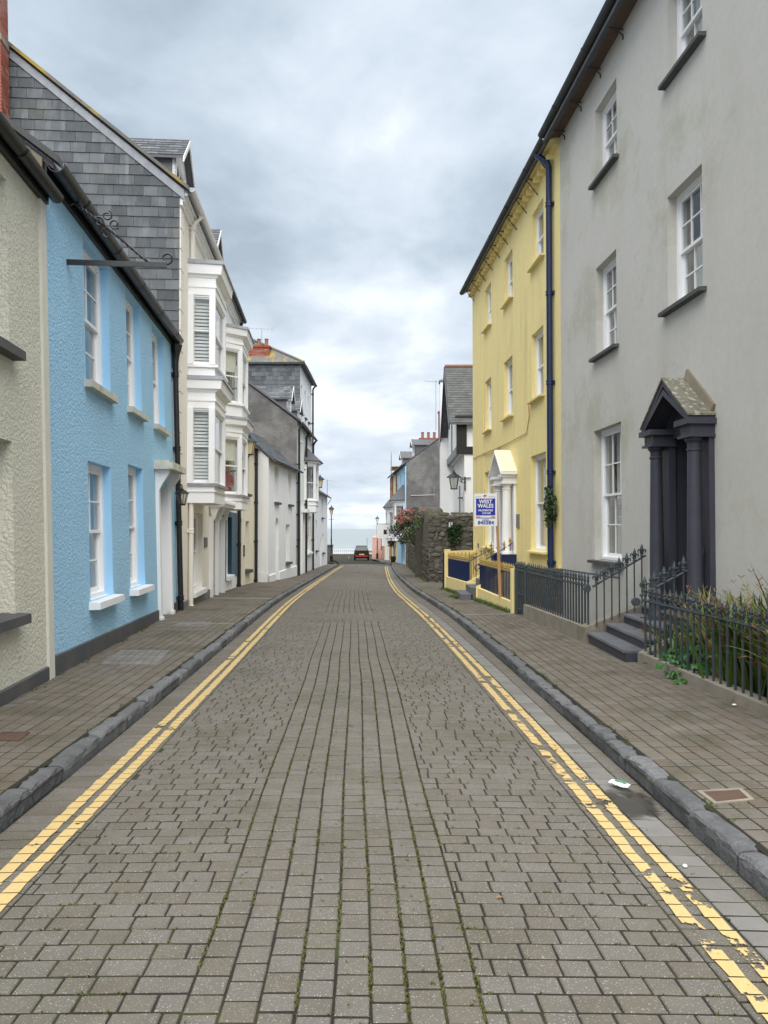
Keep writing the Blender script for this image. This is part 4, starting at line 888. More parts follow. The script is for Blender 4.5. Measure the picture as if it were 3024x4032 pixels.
# ---- pale green pair with dormers and a bay
FP = Fac((-4.14, 36.0), (-4.12, 43.2), zL(40)); LP = FP.len; SM = FP.s(*D2(378, 900)); ze = FP.z(*Z4(1190, 250)) + .1
for hi in (0, 1):
    a, b = ((0, SM), (SM, LP))[hi]
    rt = thing('terraced_house', ('pale green house with rough grey gable and dormers above the low white house', 'pale green house with a slate topped bay window over the footway')[hi], 'house', fac=FP)
    if hi == 0:
        hs = [(FP.s(*D2(215, 900)), FP.s(*D2(265, 900)), FP.z(*D2(215, 700)), FP.z(*D2(215, 440))), (FP.s(*D2(220, 900)), FP.s(*D2(270, 900)), FP.z(*D2(230, 2020)), FP.z(*D2(225, 1120)))]
        dd = (FP.s(*Z4(1192, 1100)), FP.s(*Z4(1215, 1100)), -.4, FP.z(*Z4(1195, 1000)))
    else:
        hs = [(FP.s(*D2(410, 900)), FP.s(*D2(452, 900)), FP.z(*D2(410, 870)), FP.z(*D2(410, 590))), (FP.s(*Z4(1262, 1100)), FP.s(*Z4(1298, 1100)), FP.z(*Z4(1265, 1300)), FP.z(*Z4(1262, 1000)))]
        dd = None
    hs = [(max(q[0], a + .5), max(q[1], a + 1.4), q[2], q[3]) for q in hs]; dd = (max(dd[0], a + 2.0), max(dd[1], a + 2.9), dd[2], dd[3]) if dd else None
    bc = None; extra = [dd] if dd else []
    if hi == 1:
        o2 = .55; sb = FP.s(*D2(620, 1500), off=o2); sc = FP.s(*D2(685, 1500), off=o2); sb = max(sb, SM + .5)
        lv = [dict(bot=FP.z(*Z4(1345, 970), off=o2), sill=FP.z(*D2(620, 2040), off=o2), head=FP.z(*D2(600, 1260), off=o2), top=FP.z(*D2(620, 1190), off=o2))]
        extra.append((sb - .3, sc + .3, lv[0]['sill'] + .05, lv[0]['head'] - .05))
    wall(rt, m_green, a, b, -1, ze, hs + extra, rd=.28, depth=8.5, topz=3.2)
    for q in hs: window(rt, *q, rd=.1, cols=2, rows=2, sl=dict(mat=m_paint, proj=.12, th=.1), cur=('net', m_curt))
    if dd:
        do = MB().box(dd[0], dd[1], .2, .26, dd[2], dd[3]).build('door', m_door, rt); MB().box(dd[0] - .2, dd[1] + .2, -.3, .02, dd[3] + .2, dd[3] + .38).build('door_hood', m_paint, do)
        for s_ in (dd[0] - .16, dd[1] + .02): MB().box(s_, s_ + .14, -.08, .02, -.6, dd[3] + .2).build('pilaster', m_paint, do)
        MB().quad((-.002, 0, -1), (-.002, 0, ze), (-.002, 4.25, ze + 3.2), (-.002, 4.25, -1)).build('gable_render', m_grend, rt)
        MB().hexa([(-.1, -.2, ze - .05), (.0, -.2, ze - .05), (.0, 4.25, ze + 3.22), (-.1, 4.25, ze + 3.22), (-.1, -.2, ze + .06), (.0, -.2, ze + .06), (.0, 4.25, ze + 3.33), (-.1, 4.25, ze + 3.33)]).build('verge_slates', m_slate_far, rt)
    gable_roof(rt, m_slate_far, a, b, ze + .04, 3.2, 8.5, ov=.25); gutter(rt, a, b, ze - .1, -.28, m_gutter, .07)
    downpipe(rt, a + .08, -.6, ze - .05, m_black, y=-.1, r=.055, every=1.8, top=(0, -.26))
    dormer(rt, ((a + b) / 2 - .35, (a + b) / 2 - .3)[hi], 1.2, .5, ze + .4, ze + 1.25, ze + 1.85, 2.6)
    if hi == 1:
        by = bay(rt, sb - .45, sb, sc, sc + .45, o2, lv, m_paint, (None, None, None), cap=m_paint)
        T = lv[0]['top']; A = [(sb - .75, 0), (sb - .15, -o2 - .28), (sc + .15, -o2 - .28), (sc + .75, 0)]; B = [(sb - .1, 0), (sb + .2, -.05), (sc - .2, -.05), (sc + .1, 0)]
        MB().hexa([(*q, T + .01) for q in A] + [(*q, T + .75) for q in B]).build('bay_roof', m_slate_far, by)
        downpipe(rt, b - .1, -.7, ze - .05, m_black, y=-.1, r=.055, every=1.8, top=(0, -.26))
# ---- tall slate-hung house standing back behind them
FS = Fac((-5.0, 45.0), (-4.95, 51.6), zL(48)); LS = FS.len; ze = FS.z(*Z3(1205, 1300))
rt = thing('terraced_house', 'tall slate hung house with lichened hipped roof and three pot chimney', 'house', fac=FS)
hs = [(.6 + 1.9 * i, 1.25 + 1.9 * i, 3.6 + 2.9 * k, 5.3 + 2.9 * k) for i in range(3) for k in range(3)]
wall(rt, m_white, 0, LS, -1, ze, hs, rd=.25, depth=9)
for q in hs: window(rt, *q, rd=.18, cols=2, rows=2, sl=dict(mat=m_sillg, proj=.12, th=.1))
courses(rt, 'hanging_slate', m_slate, (-.01, 0, 0), (0, 1, 0), (0, 0, 1), (-1, 0, 0), [(-.02, 7.6), (5.2, 7.6), (5.2, ze - .1), (-.02, ze - .1)], .34, .26, .008, .008, .014, .003, limit=300)
mb = MB(); A = [(-.15, -.25, ze), (LS + .15, -.25, ze), (LS + .15, 9.2, ze), (-.15, 9.2, ze)]; T = [(1.5, 4.4, ze + 2.3), (LS - 1.5, 4.4, ze + 2.3)]
mb.v += A + T; mb.f += [(0, 1, 5, 4), (1, 2, 5), (2, 3, 4, 5), (3, 0, 4), (0, 3, 2, 1)]; mb.build('roof', m_slate_lich, rt)
MB().box(-.2, LS + .2, -.3, 9.25, ze - .12, ze - .004).build('eaves_board', m_gutgrey, rt)
for (p, q) in ((A[0], T[0]), (A[3], T[0]), (T[0], T[1])): MB().tube([p, q], .09, 6).build('ridge_tiles', m_slate_lich, rt)
chimney(rt, .15, .75, FS.uv(1051, 1400)[0] * 0 + 1.85, 3.2, ze - .05, ze + .95, 'a', pots=3)
gutter(rt, 0, LS + .1, ze - .15, -.33, m_gutter, .07); downpipe(rt, LS - .15, 3.0, ze - .1, m_black, y=-.12, r=.06, every=2, top=(0, -.3))
def antenna(name, label, loc, hgt, span, rz, group=None):
    t = thing(name, label, 'antenna', loc=loc, rz=rz, group=group)
    MB().tube([(0, 0, 0), (0, 0, hgt)], .022, 6).build('mast', m_steel, t); MB().tube([(-span * .65, 0, hgt * .96), (span * .35, 0, hgt * .98)], .014, 6).build('boom', m_steel, t)
    for i in range(9): x = -span * .62 + i * span * .115; l = .16 + .01 * i; MB().tube([(x, -l, hgt * .965), (x, l, hgt * .965)], .007, 5).build('rod', m_steel, t)
    for s in (-1, 1): MB().tube([(span * .34, -.14, hgt * .98), (span * .36, -.14, hgt * .98 + s * .16), (span * .36, .14, hgt * .98 + s * .16)], .007, 5).build('reflector', m_steel, t)
    return t
q = ray(*Z3(893, 1160)); antenna('tv_antenna', 'rooftop aerial on a mast above the three pot chimney', Vector((q.x / q.y * 45.7, 45.7, EYE + q.z / q.y * 45.7 - .4)), 1.45, 1.9, .15)
# ---- last white house on this side
FE = Fac((-4.12, 44.0), (-4.05, 54.2), zL(50)); LE = FE.len
rt = thing('terraced_house', 'white end house with blue sills beside the dark iron lamp post', 'house', fac=FE)
ze = FE.z(*D2(740, 1890)); hs = [(FE.s(*D2(752, 2050)), FE.s(*D2(790, 2050)), FE.z(*D1(270, 520)), FE.z(*D1(260, 240))), (FE.s(*D1(262, 800)), FE.s(*D1(285, 800)), FE.z(*D1(270, 1040)), FE.z(*D1(262, 765))), (FE.s(*D1(162, 800)), FE.s(*D1(185, 800)), FE.z(*D1(165, 1010)), FE.z(*D1(162, 560)))]
dd = (FE.s(*D1(230, 1000)), FE.s(*D1(246, 1000)), -.5, FE.z(*D1(232, 830)))
wall(rt, m_white, 0, LE, -1.2, ze, hs + [dd], rd=.25, depth=6, topz=2.0)
for q in hs: window(rt, *q, rd=.18, cols=2, rows=2, sl=dict(mat=m_navy, proj=.12, th=.1))
MB().box(dd[0], dd[1], .2, .25, dd[2], dd[3]).build('door', m_paint, rt)
gable_roof(rt, m_slate_far, 0, LE, ze + .04, 2.0, 6, ov=.2); gutter(rt, 0, LE, ze - .1, -.25, m_gutter, .06)
q = ray(*D1(342, 170)); t_ = thing('tv_antenna', 'small aerial on a bent pole at the white end house', 'antenna', loc=(FE.w(LE - .3, -.05, ze - .6)))
e = ray(*D2(880, 1600)); T = 54.0; tip = Vector((e.x / e.y * T, T, EYE + e.z / e.y * T)) - t_.location
MB().tube([(0, 0, 0), (.25, 0, .4), (tip.x, 0, .75), (tip.x, 0, tip.z)], .025, 6).build('mast', m_steel, t_); MB().tube([(tip.x - .15, 0, tip.z), (tip.x + .45, 0, tip.z - .08)], .02, 5).build('boom', m_steel, t_)
q = ray(*D2(720, 1770)); T = 46.0
lantern('street_lantern', 'black lantern with cream panels on the wall of the white end house', 'lantern', Vector((-4.1, T, EYE + q.z / q.y * T)), (q.x / q.y * T + 4.1, 0, 0), .38, .8, arm='side', fill=m_lining)
# ================================================================== RIGHT SIDE
XR = lambda d: (4.45 - .0607 * d, d)
JN = 15.1
# ---- railings
def finial_fleur(s=1.0):
    mb = MB().lathe([(.012, 0), (.022, .006), (.022, .018), (.012, .024), (.012, .05), (.026, .085), (.018, .12), (.001, .165)], (0, 0, 0), 8)
    for sg in (-1, 1): mb.tube([(0, sg * .006, .035), (0, sg * .022, .085), (0, sg * .042, .092), (0, sg * .052, .07), (0, sg * .042, .05)], [.009, .011, .011, .009, .006], 6)
    mb.tube([(0, -.024, .04), (0, .024, .04)], .011, 6)
    m = bpy.data.meshes.new('finial'); m.from_pydata([(a * s, b * s, c * s) for a, b, c in mb.v], [], mb.f); return m
def finial_small(s=1.0):
    mb = MB().lathe([(.016, 0), (.016, .012), (.01, .02), (.014, .04), (.022, .055), (.012, .075), (.02, .095), (.001, .165)], (0, 0, 0), 8)
    for sg in (-1, 1): mb.tube([(0, sg * .006, .03), (0, sg * .02, .07), (0, sg * .03, .07), (0, sg * .03, .04)], [.008, .01, .009, .005], 5)
    m = bpy.data.meshes.new('finial'); m.from_pydata([(a * s, b * s, c * s) for a, b, c in mb.v], [], mb.f); return m
def railing(root, A, B, ha, hb, n, mbar, mfin, fin, r=.011, extra=None, rail_r=.016, lower=False):
    """bars from base points on A..B (world) up to rail heights ha, hb above A and B"""
    A, B = Vector(A) - root.location, Vector(B) - root.location; ta, tb = A + Vector((0, 0, ha)), B + Vector((0, 0, hb))
    u = (B - A); yaw = math.atan2(u.y, u.x) - math.pi / 2
    rl = MB().tube([ta, tb], rail_r, 6).build('top_rail', mbar, root)
    if lower: MB().tube([A + Vector((0, 0, .06)), B + Vector((0, 0, .06))], .012, 6).build('lower_rail', mbar, root)
    bm = MB().tube([(0, 0, 0), (0, 0, 1)], r, 6); me = bpy.data.meshes.new('bar'); me.from_pydata(bm.v, [], bm.f); me.materials.append(mbar)
    if not fin.materials: fin.materials.append(mfin)
    for i in range(n):
        t = (i + .5) / n; p = A.lerp(B, t); h = ha + (hb - ha) * t; rz = yaw + random.uniform(-.06, .06)
        link('bar', me, root, p, scale=(1, 1, h)); link('finial', fin, root, p + Vector((0, 0, h + .012)), rot=(random.uniform(-.03, .03), random.uniform(-.03, .03), rz))
fx = lambda d: 3.64 - .0716 * d                       # grey forecourt front line
fy = lambda d: 3.504 - .0625 * d                      # yellow forecourt front line
fin_gf, fin_gs = finial_fleur(1.15), finial_small(1.1); fin_yf, fin_ys = finial_fleur(1.1), finial_small(1.1)
# ---- grey rendered house
FG = Fac(XR(JN), XR(4.0), zR(10)); LG = FG.len; ZB = FG.z0
rt = RG = thing('town_house', 'tall grey rendered house with charcoal pedimented doorcase and small paned sashes', 'house', fac=FG)
ze = 9.45 - ZB
def holeR(F, f, xa, xb, ty, fb, bx, by): return (F.s(*f(xa, ty + 60)), F.s(*f(xb, ty + 60)), F.z(*fb(bx, by)), F.z(*f(xa, ty)))
w2 = holeR(FG, R5, 405, 560, 808, R5, 566, 1128); w1 = holeR(FG, R5, 408, 558, 1955, R6, 566, 285); w0 = holeR(FG, R6, 395, 593, 920, R6, 605, 1872)
v2 = (FG.s(*R5(932, 300)), FG.s(*R5(1182, 100)), FG.z(*R5(1190, 250)), w2[3]); v1 = holeR(FG, R5, 927, 1181, 1437, R5, 1195, 2085)
DC = FG.len * (JN - 9.62) / (JN - 4.0); dg = (DC - .46, DC + .46, .42 - ZB, 2.92 - ZB)
x3 = [(a[0] - v1[0] + DC + 3.6 - (v1[1] - v1[0]) / 2, a[1] - v1[0] + DC + 3.6 - (v1[1] - v1[0]) / 2, a[2], a[3]) for a in (v1, v2)] + [(DC + 3.05, DC + 4.2, w0[2], w0[3])]
hs = [w2, w1, w0, v2, v1] + x3
wall(RG, m_grey, 0, LG, -.8, ze, hs + [dg], rd=.36, depth=9, topz=3.2)
for i, q in enumerate(hs): window(RG, *q, rd=.13, cols=3, rows=2, fw=.055, bar=.02, st=.04, cur=('half', m_curt) if i in (0, 4) else ('pair', m_curt), sl=dict(mat=m_sillg, proj=.1, th=.06, ext=.1, back=.2))
gable_roof(RG, m_slate_far, 0, LG, ze + .12, 3.2, 9, ov=.34)
MB().box(0, LG, -.3, 0, ze + .0, ze + .05).build('soffit', m_soffit, RG)
gutter(RG, -.02, LG, ze + .06, -.36, m_gutgrey, .085, 1.7)
s_ = .35
while s_ < LG:
    MB().tube([(s_, -.36, ze - .03), (s_, .0, ze - .06)], .012, 5).tube([(s_, -.12, ze - .05), (s_, -.01, ze - .16), (s_, -.012, ze - .22)], .013, 5).build('gutter_bracket', m_gutgrey, RG); s_ += 1.02
# door case
do = MB().box(dg[0], dg[1], .30, .34, dg[2], dg[3]).build('door', m_door, RG)
for (za, zb) in ((.16, .5), (.62, 1.45), (1.6, 1.95)):
    for sg in (-1, 1):
        c = DC + sg * .2; a, b = dg[2] + za, dg[2] + zb; m = MB(); t = .025
        m.box(c - .15, c - .15 + t, .285, .302, a, b).box(c + .15 - t, c + .15, .285, .302, a, b).box(c - .15 + t, c + .15 - t, .285, .302, a, a + t).box(c - .15 + t, c + .15 - t, .285, .302, b - t, b); m.box(c - .09, c + .09, .288, .3, a + .06, b - .06)
        m.build('door_panel', m_door, do)
MB().lathe([(.035, 0), (.035, .02), (.02, .03), (.03, .05), (.01, .07)], (0, 0, 0), 10).build('door_knob', m_steel, do, M=Matrix.Translation((DC, .3, dg[2] + 1.05)) @ Matrix.Rotation(R(90), 4, 'X'))
cz0 = dg[2] - .02; cz1 = 2.68 - ZB; pz = 2.88 - ZB; az = 3.38 - ZB
for sg in (-1, 1):
    MB().box(DC + sg * .54 - .17, DC + sg * .54 + .17, -.36, .02, cz0 - .5, cz0).build('column_plinth', m_door, do)
    c = cols_lathe(RG, DC + sg * .54, -.19, cz0, cz1, .092, m_door)
    MB().box(DC + sg * .54 - .13, DC + sg * .54 + .13, -.07, .02, cz0, cz1).build('pilaster', m_door, do)
    MB().box(DC + sg * .54 - .14, DC + sg * .54 + .14, -.29, .02, cz1 + .03, pz - .05).box(DC + sg * .54 - .16, DC + sg * .54 + .16, -.32, .02, cz1, cz1 + .03).box(DC + sg * .54 - .19, DC + sg * .54 + .19, -.35, .02, pz - .05, pz + .02).build('entablature', m_door, do)
for sg in (-1, 1): MB().box(min(DC + sg * .452, DC + sg * .50), max(DC + sg * .452, DC + sg * .50), -.06, .3, cz0 - .3, pz).build('door_jamb', m_door, do)
MB().box(DC - .45, DC + .45, .05, .3, dg[3] - .02, dg[3] + .0).build('door_head', m_door, do)
# arch soffit inside the pediment
ar = MB(); n = 14; r = .44
for i in range(n):
    t0, t1 = math.pi * i / n, math.pi * (i + 1) / n
    ar.quad((DC + r * math.cos(t0), -.1, pz - .1 + r * .9 * math.sin(t0)), (DC + r * math.cos(t1), -.1, pz - .1 + r * .9 * math.sin(t1)), (DC + r * math.cos(t1), .28, pz - .1 + r * .9 * math.sin(t1)), (DC + r * math.cos(t0), .28, pz - .1 + r * .9 * math.sin(t0)))
ar.build('door_arch', m_door, do)
MB().quad((DC - .45, -.02, pz - .1), (DC + .45, -.02, pz - .1), (DC + .5, -.02, pz + .1), (DC, -.02, az - .08), (DC - .5, -.02, pz + .1)).build('tympanum', m_door, do)
hw = .66; slp = (az - pz) / hw
for sg in (-1, 1):
    e = DC + sg * (hw + .03); m = MB()
    m.hexa([(e, -.33, pz - .02), (DC, -.33, az + .02), (DC, .0, az + .02), (e, .0, pz - .02), (e, -.33, pz + .05), (DC, -.33, az + .1), (DC, .0, az + .1), (e, .0, pz + .05)]); m.build('canopy_slope', m_door, do)
    m = MB().hexa([(e + sg * .02, -.345, pz + .052), (DC, -.345, az + .103), (DC, .0, az + .103), (e + sg * .02, .0, pz + .052), (e + sg * .02, -.345, pz + .075), (DC, -.345, az + .13), (DC, .0, az + .13), (e + sg * .02, .0, pz + .075)]); m.build('canopy_lead', m_conc_l if 'm_conc_l' in globals() else M('lichened_lead', (.19, .18, .14), .85, (.10, .095, .07), 6, .8, .4, 40, patch=((.42, .41, .34), 14, .52, .85)), do)
    MB().hexa([(DC + sg * (hw - .02), -.32, pz + .0), (DC, -.32, az - .1), (DC, -.33, az - .1), (DC + sg * (hw - .02), -.33, pz + .0), (DC + sg * (hw - .02), -.32, pz + .06), (DC, -.32, az - .02), (DC, -.33, az - .02), (DC + sg * (hw - .02), -.33, pz + .06)]).build('raking_moulding', m_door, do)
MB().hexa([(DC + .02, -.06, az + .13), (DC + hw, -.06, pz + .08), (DC + hw, .0, pz + .08), (DC + .02, .0, az + .13), (DC + .02, -.03, az + .24), (DC + hw + .05, -.03, pz + .18), (DC + hw + .05, .0, pz + .18), (DC + .02, .0, az + .24)]).build('canopy_flashing', m_verge, do)
# ---- steps up to the grey door
d0, d1 = 9.15, 10.8; fr = lambda d, x: Vector((x, d, 0))
st = thing('doorstep_flight', 'dark slate steps up to the charcoal door', 'steps', loc=(fx(10), 10, zR(10)))
for i in range(4):
    z = .13 * (i + 1) + zR(10.8) + .03; x0 = fx(10) + .0 + i * .25 - .02; o = st.location
    MB().hexa([Vector(q) - o for q in ((x0, d0, zR(9) - .3), (x0, d1, zR(9) - .3), (3.9, d1, zR(9) - .3), (3.9, d0, zR(9) - .3), (x0, d0, z - .04), (x0, d1, z - .04), (3.9, d1, z - .04), (3.9, d0, z - .04))] if False else [Vector(q) - o for q in ((x0, d1, zR(9) - .3), (x0, d0, zR(9) - .3), (x0 + .3, d0, zR(9) - .3), (x0 + .3, d1, zR(9) - .3), (x0, d1, z - .03), (x0, d0, z - .03), (x0 + .3, d0, z - .03), (x0 + .3, d1, z - .03))]).build('riser', m_door, st)
    xt = x0 + .29 if i < 3 else 3.95
    MB().hexa([Vector(q) - o for q in ((x0 - .025, d1, z - .028), (x0 - .025, d0, z - .028), (xt, d0, z - .028), (xt, d1, z - .028), (x0 - .02, d1, z), (x0 - .02, d0, z), (xt, d0, z), (xt, d1, z))]).build('tread', m_step, st)
# ---- forecourt walls and railings of the grey house
def wallrun(root, A, B, th, z0a, z0b, zta, ztb, mat, name='plinth_wall'):
    """low wall between plan points A and B, thickness th to the right-hand side, with its own top heights"""
    o = root.location; A, B = Vector((*A, 0)), Vector((*B, 0)); u = (B - A).normalized(); n = Vector((u.y, -u.x, 0)) * th
    P = lambda q, z: Vector((q.x, q.y, z)) - o
    return MB().hexa([P(A, z0a), P(B, z0b), P(B + n, z0b), P(A + n, z0a), P(A, zta), P(B, ztb), P(B + n, ztb), P(A + n, zta)]).build(name, mat, root)
rn = thing('forecourt_railing', 'grey iron railing with a low kerb round the planted bed by the charcoal door', 'railing', loc=(fx(7), 7, zR(7)))
wallrun(rn, (fx(4.2), 4.2), (fx(9.0), 9.0), .17, -.4, -.4, .10, .14, m_conc)
railing(rn, (fx(4.3) + .08, 4.3, .10), (fx(9.0) + .06, 8.98, .13), .63, .62, 36, m_irongrey, m_irongrey, fin_gs, r=.0135)
wallrun(rn, (fx(9.0), 8.98), (3.9, 9.1), .17, -.4, -.4, .14, .52, m_conc)
railing(rn, (fx(9.0) + .04, 9.02, .14), (3.88, 9.12, .5), .66, .72, 7, m_irongrey, m_irongrey, fin_gf)
MB().lathe([(.05, -.03), (.05, .03)], (0, 0, 0), 12).build('scroll_end', m_irongrey, rn, M=Matrix.Translation(Vector((fx(9) - .02, 8.99, .73)) - rn.location) @ Matrix.Rotation(R(90), 4, 'X'))
rf = thing('forecourt_railing', 'grey iron railing on a concrete plinth between the slate steps and the iron gate', 'railing', loc=(fx(12), 12, zR(12)))
wallrun(rf, (fx(10.82), 10.82), (fx(14.3), 14.3), .2, -.5, -.5, .19, .17, m_conc)
railing(rf, (fx(10.85) + .07, 10.85, .19), (fx(14.3) + .07, 14.28, .17), .58, .60, 26, m_irongrey, m_irongrey, fin_gs, r=.015)
wallrun(rf, (3.75, 11.0), (fx(10.82), 10.82), .2, -.5, -.5, .50, .19, m_conc)
railing(rf, (fx(10.85) + .1, 10.8, .19), (3.75, 10.9, .47), .58, .74, 7, m_irongrey, m_irongrey, fin_gf)
MB().lathe([(.05, -.03), (.05, .03)], (0, 0, 0), 12).build('scroll_end', m_irongrey, rf, M=Matrix.Translation(Vector((fx(10.85) + .02, 10.8, .74)) - rf.location) @ Matrix.Rotation(R(90), 4, 'X'))
gt = thing('garden_gate', 'narrow grey iron gate between the railing and the rubble dividing wall', 'gate', loc=(fx(14.6), 14.6, zR(14.6)))
railing(gt, (fx(14.32) + .05, 14.34, -.02), (fx(14.95) + .05, 14.95, -.03), .80, .80, 6, m_irongrey, m_irongrey, fin_gs, lower=True)
for d in (14.31, 14.98): MB().tube([Vector((fx(d) + .05, d, -.1)) - gt.location, Vector((fx(d) + .05, d, .86)) - gt.location], .028, 8).lathe([(.04, 0), (.045, .03), (.02, .06)], Vector((fx(d) + .05, d, .86)) - gt.location, 8).build('gate_post', m_irongrey, gt)
MB().tube([Vector((fx(14.32) + .05, 14.32, .33)) - gt.location, Vector((fx(14.97) + .05, 14.97, .33)) - gt.location], .012, 6).build('middle_rail', m_irongrey, gt)
MB().tube([Vector((3.35, 14.4, .82)) - gt.location, Vector((3.55, 11.5, .85)) - gt.location], .016, 6).build('stay_bar', m_irongrey, gt)
# ---- rubble dividing wall
dv = thing('dividing_wall', 'rubble dividing wall with yellow cap between the iron gate and the yellow forecourt', 'wall', loc=(2.6, 15.15, zR(15)))
wallrun(dv, (2.58, 15.05), (3.53, 15.1), .02, -.4, -.4, .80, .80, m_stonem, 'core'); 
MB().box(-.06, .95, 0, .16, -.4, .88).build('cap', m_yel, dv)
courses(dv, 'stone', m_stone, (0, -.10, -.25), (1, 0, .0), (0, 0, 1), (0, -1, 0), [(0, 0), (.92, 0), (.92, 1.12), (0, 1.12)], .2, .12, .02, .02, 0, .02, rnd_w=.35, inset=.02)
# ---- yellow house
FY = Fac(XR(25.0), XR(JN), zR(20)); LY = FY.len; ZB = FY.z0
RY = thing('town_house', 'tall yellow rendered house with small white portico and navy drainpipe', 'house', fac=FY)
ze = 9.45 - ZB
hs = [holeR(FY, R3, 762, 862, 880, R3, 868, 1212), holeR(FY, R3, 522, 592, 1275, R3, 596, 1580), holeR(FY, R3, 352, 405, 1540, R3, 408, 1818),
      (FY.s(*R3(760, 2000)), FY.s(*R3(861, 2000)), FY.z(*R4(868, 222)), FY.z(*R3(760, 1930))), (FY.s(*R4(518, 100)), FY.s(*R4(592, 100)), FY.z(*R4(600, 395)), FY.z(*R3(518, 2168))), holeR(FY, R4, 355, 406, 122, R4, 412, 520),
      holeR(FY, R4, 752, 883, 770, R4, 895, 1600), holeR(FY, R4, 350, 425, 910, R4, 430, 1560)]
DY = LY * (25.0 - 19.58) / (25.0 - JN); dy = (DY - .4, DY + .4, .62 - ZB, 2.75 - ZB)
wall(RY, m_yel, 0, LY, -1, ze, hs + [dy], rd=.34, depth=9, topz=3.2)
for i, q in enumerate(hs): window(RY, *q, rd=.105, cols=1, rows=1, fw=.05, st=.04, cur=('net', m_curt) if i in (6, 3) else ('pair', m_curt), sl=dict(mat=m_yel, proj=.11, th=.05, ext=.1, back=.2))
gable_roof(RY, m_slate_far, 0, LY, ze + .1, 3.2, 9, ov=.3, over=.0)
MB().box(0, LY, -.2, 0, ze - .04, ze + .03).box(0, LY, -.1, 0, ze - .14, ze - .04).build('eaves_moulding', m_yel, RY)
n_ = int(LY / .32)
for i in range(n_): MB().box(i * .32 + .1, i * .32 + .22, -.16, 0, ze - .24, ze - .14).build('eaves_bracket', m_yel, RY)
gutter(RY, -.25, LY, ze + .02, -.32, m_gutgrey, .08, 1.9)
for i in range(10): s_ = .3 + i * LY / 10; MB().tube([(s_, -.32, ze - .05), (s_, .0, ze - .1)], .012, 5).tube([(s_, -.28, ze - .07), (s_, .0, ze - .42)], .012, 5).build('gutter_bracket', m_black, RY)
sp_ = FY.s(*R4(958, 800)); downpipe(RY, sp_, .35 - ZB, ze + .0, m_navy, y=-.09, r=.065, every=1.85, top=(-.12, -.3), shoe=False)
sp2 = FY.s(*R4(345, 600)); MB().tube([(sp2, -.02, FY.z(*R4(345, 740))), (sp2, -.02, ze - 2.4)], .014, 5).tube([(sp2, -.02, FY.z(*R4(345, 760))), (sp2 - .02, -.02, .6)], .012, 5).build('cable', m_yel, RY)
cab = [FY.uv(*R4(*q)) for q in ((255, 790), (345, 745), (480, 690), (600, 632), (725, 565), (748, 415), (738, 300))]
MB().tube([(q[0], -.025, q[1]) for q in cab], .011, 5).build('cable', m_wood, RY)
cab = [FY.uv(*R4(*q)) for q in ((345, 748), (400, 752), (450, 720), (500, 684))]; MB().tube([(q[0], -.03, q[1]) for q in cab], .008, 5).build('cable', m_wood, RY)
s_, z_ = FY.uv(*D8(700, 858)); MB().box(s_ - .13, s_ + .13, -.03, 0, z_ - .17, z_ + .17).build('wall_plaque', m_plinthg, RY)
s_, z_ = FY.uv(*D8(205, 1163)); MB().box(s_ - .06, s_ + .06, -.03, 0, z_ - .07, z_ + .07).build('vent_cover', m_plinthg, RY)
do = MB().box(dy[0], dy[1], .26, .31, dy[2], dy[3]).build('door', m_navy, RY)
for (za, zb) in ((.15, .8), (.95, 1.8)):
    for sg in (-1, 1): MB().box(DY + sg * .19 - .14, DY + sg * .19 + .14, .245, .262, dy[2] + za, dy[2] + zb).build('door_panel', m_navy, do)
cz0, cz1, pz, az = .95 - ZB, 2.72 - ZB, 2.92 - ZB, 3.5 - ZB
for sg in (-1, 1):
    c = DY + sg * .5
    MB().box(c - .17, c + .17, -.38, .02, -.6, cz0).build('column_plinth', m_navy, do); cols_lathe(RY, c, -.21, cz0, cz1, .12, m_paint)
    MB().box(c - .13, c + .13, -.06, .02, cz0, cz1).build('pilaster', m_paint, do)
    MB().box(c - .13, c + .13, -.33, .02, cz1 + .03, pz - .04).box(c - .18, c + .18, -.38, .02, cz1 - .01, cz1 + .03).box(c - .19, c + .19, -.4, .02, pz - .04, pz + .03).build('entablature', m_paint, do)
    e = DY + sg * .76; MB().hexa([(e, -.42, pz + .02), (DY, -.42, az + .02), (DY, .0, az + .02), (e, .0, pz + .02), (e, -.42, pz + .08), (DY, -.42, az + .1), (DY, .0, az + .1), (e, .0, pz + .08)]).build('canopy_slope', m_paint, do)
    MB().hexa([(e, -.40, pz + .083), (DY, -.40, az + .103), (DY, .0, az + .103), (e, .0, pz + .083), (e, -.40, pz + .10), (DY, -.40, az + .12), (DY, .0, az + .12), (e, .0, pz + .10)]).build('canopy_lead', m_sillw if False else m_cream2, do)
MB().quad((DY - .6, -.05, pz + .05), (DY + .6, -.05, pz + .05), (DY, -.05, az)).build('tympanum', m_paint, do)
# ---- steps, walls and railings of the yellow house
st = thing('doorstep_flight', 'grey slate steps up to the white portico of the yellow house', 'steps', loc=(fy(19.7), 19.7, zR(19.7)))
for i in range(5):
    z = zR(20) + .16 * (i + 1); x0 = fy(19.7) - .35 + i * .27; o = st.location; xt = x0 + .3 if i < 4 else 3.3
    MB().hexa([Vector(q) - o for q in ((x0, 20.4, -.7), (x0, 19.1, -.7), (xt, 19.1, -.7), (xt, 20.4, -.7), (x0, 20.4, z), (x0, 19.1, z), (xt, 19.1, z), (xt, 20.4, z))]).build('step', m_step, st)
ry = thing('forecourt_railing', 'navy railing with gold finials on a yellow plinth nearest the iron gate', 'railing', loc=(fy(17), 17, zR(17)))
wallrun(ry, (fy(15.2), 15.2), (fy(19.1), 19.1), .2, -.6, -.6, .12, .12, m_yel)
railing(ry, (fy(15.35) + .08, 15.35, .12), (fy(19.05) + .08, 19.05, .12), .57, .57, 25, m_navy, m_gold, fin_ys, r=.0145)
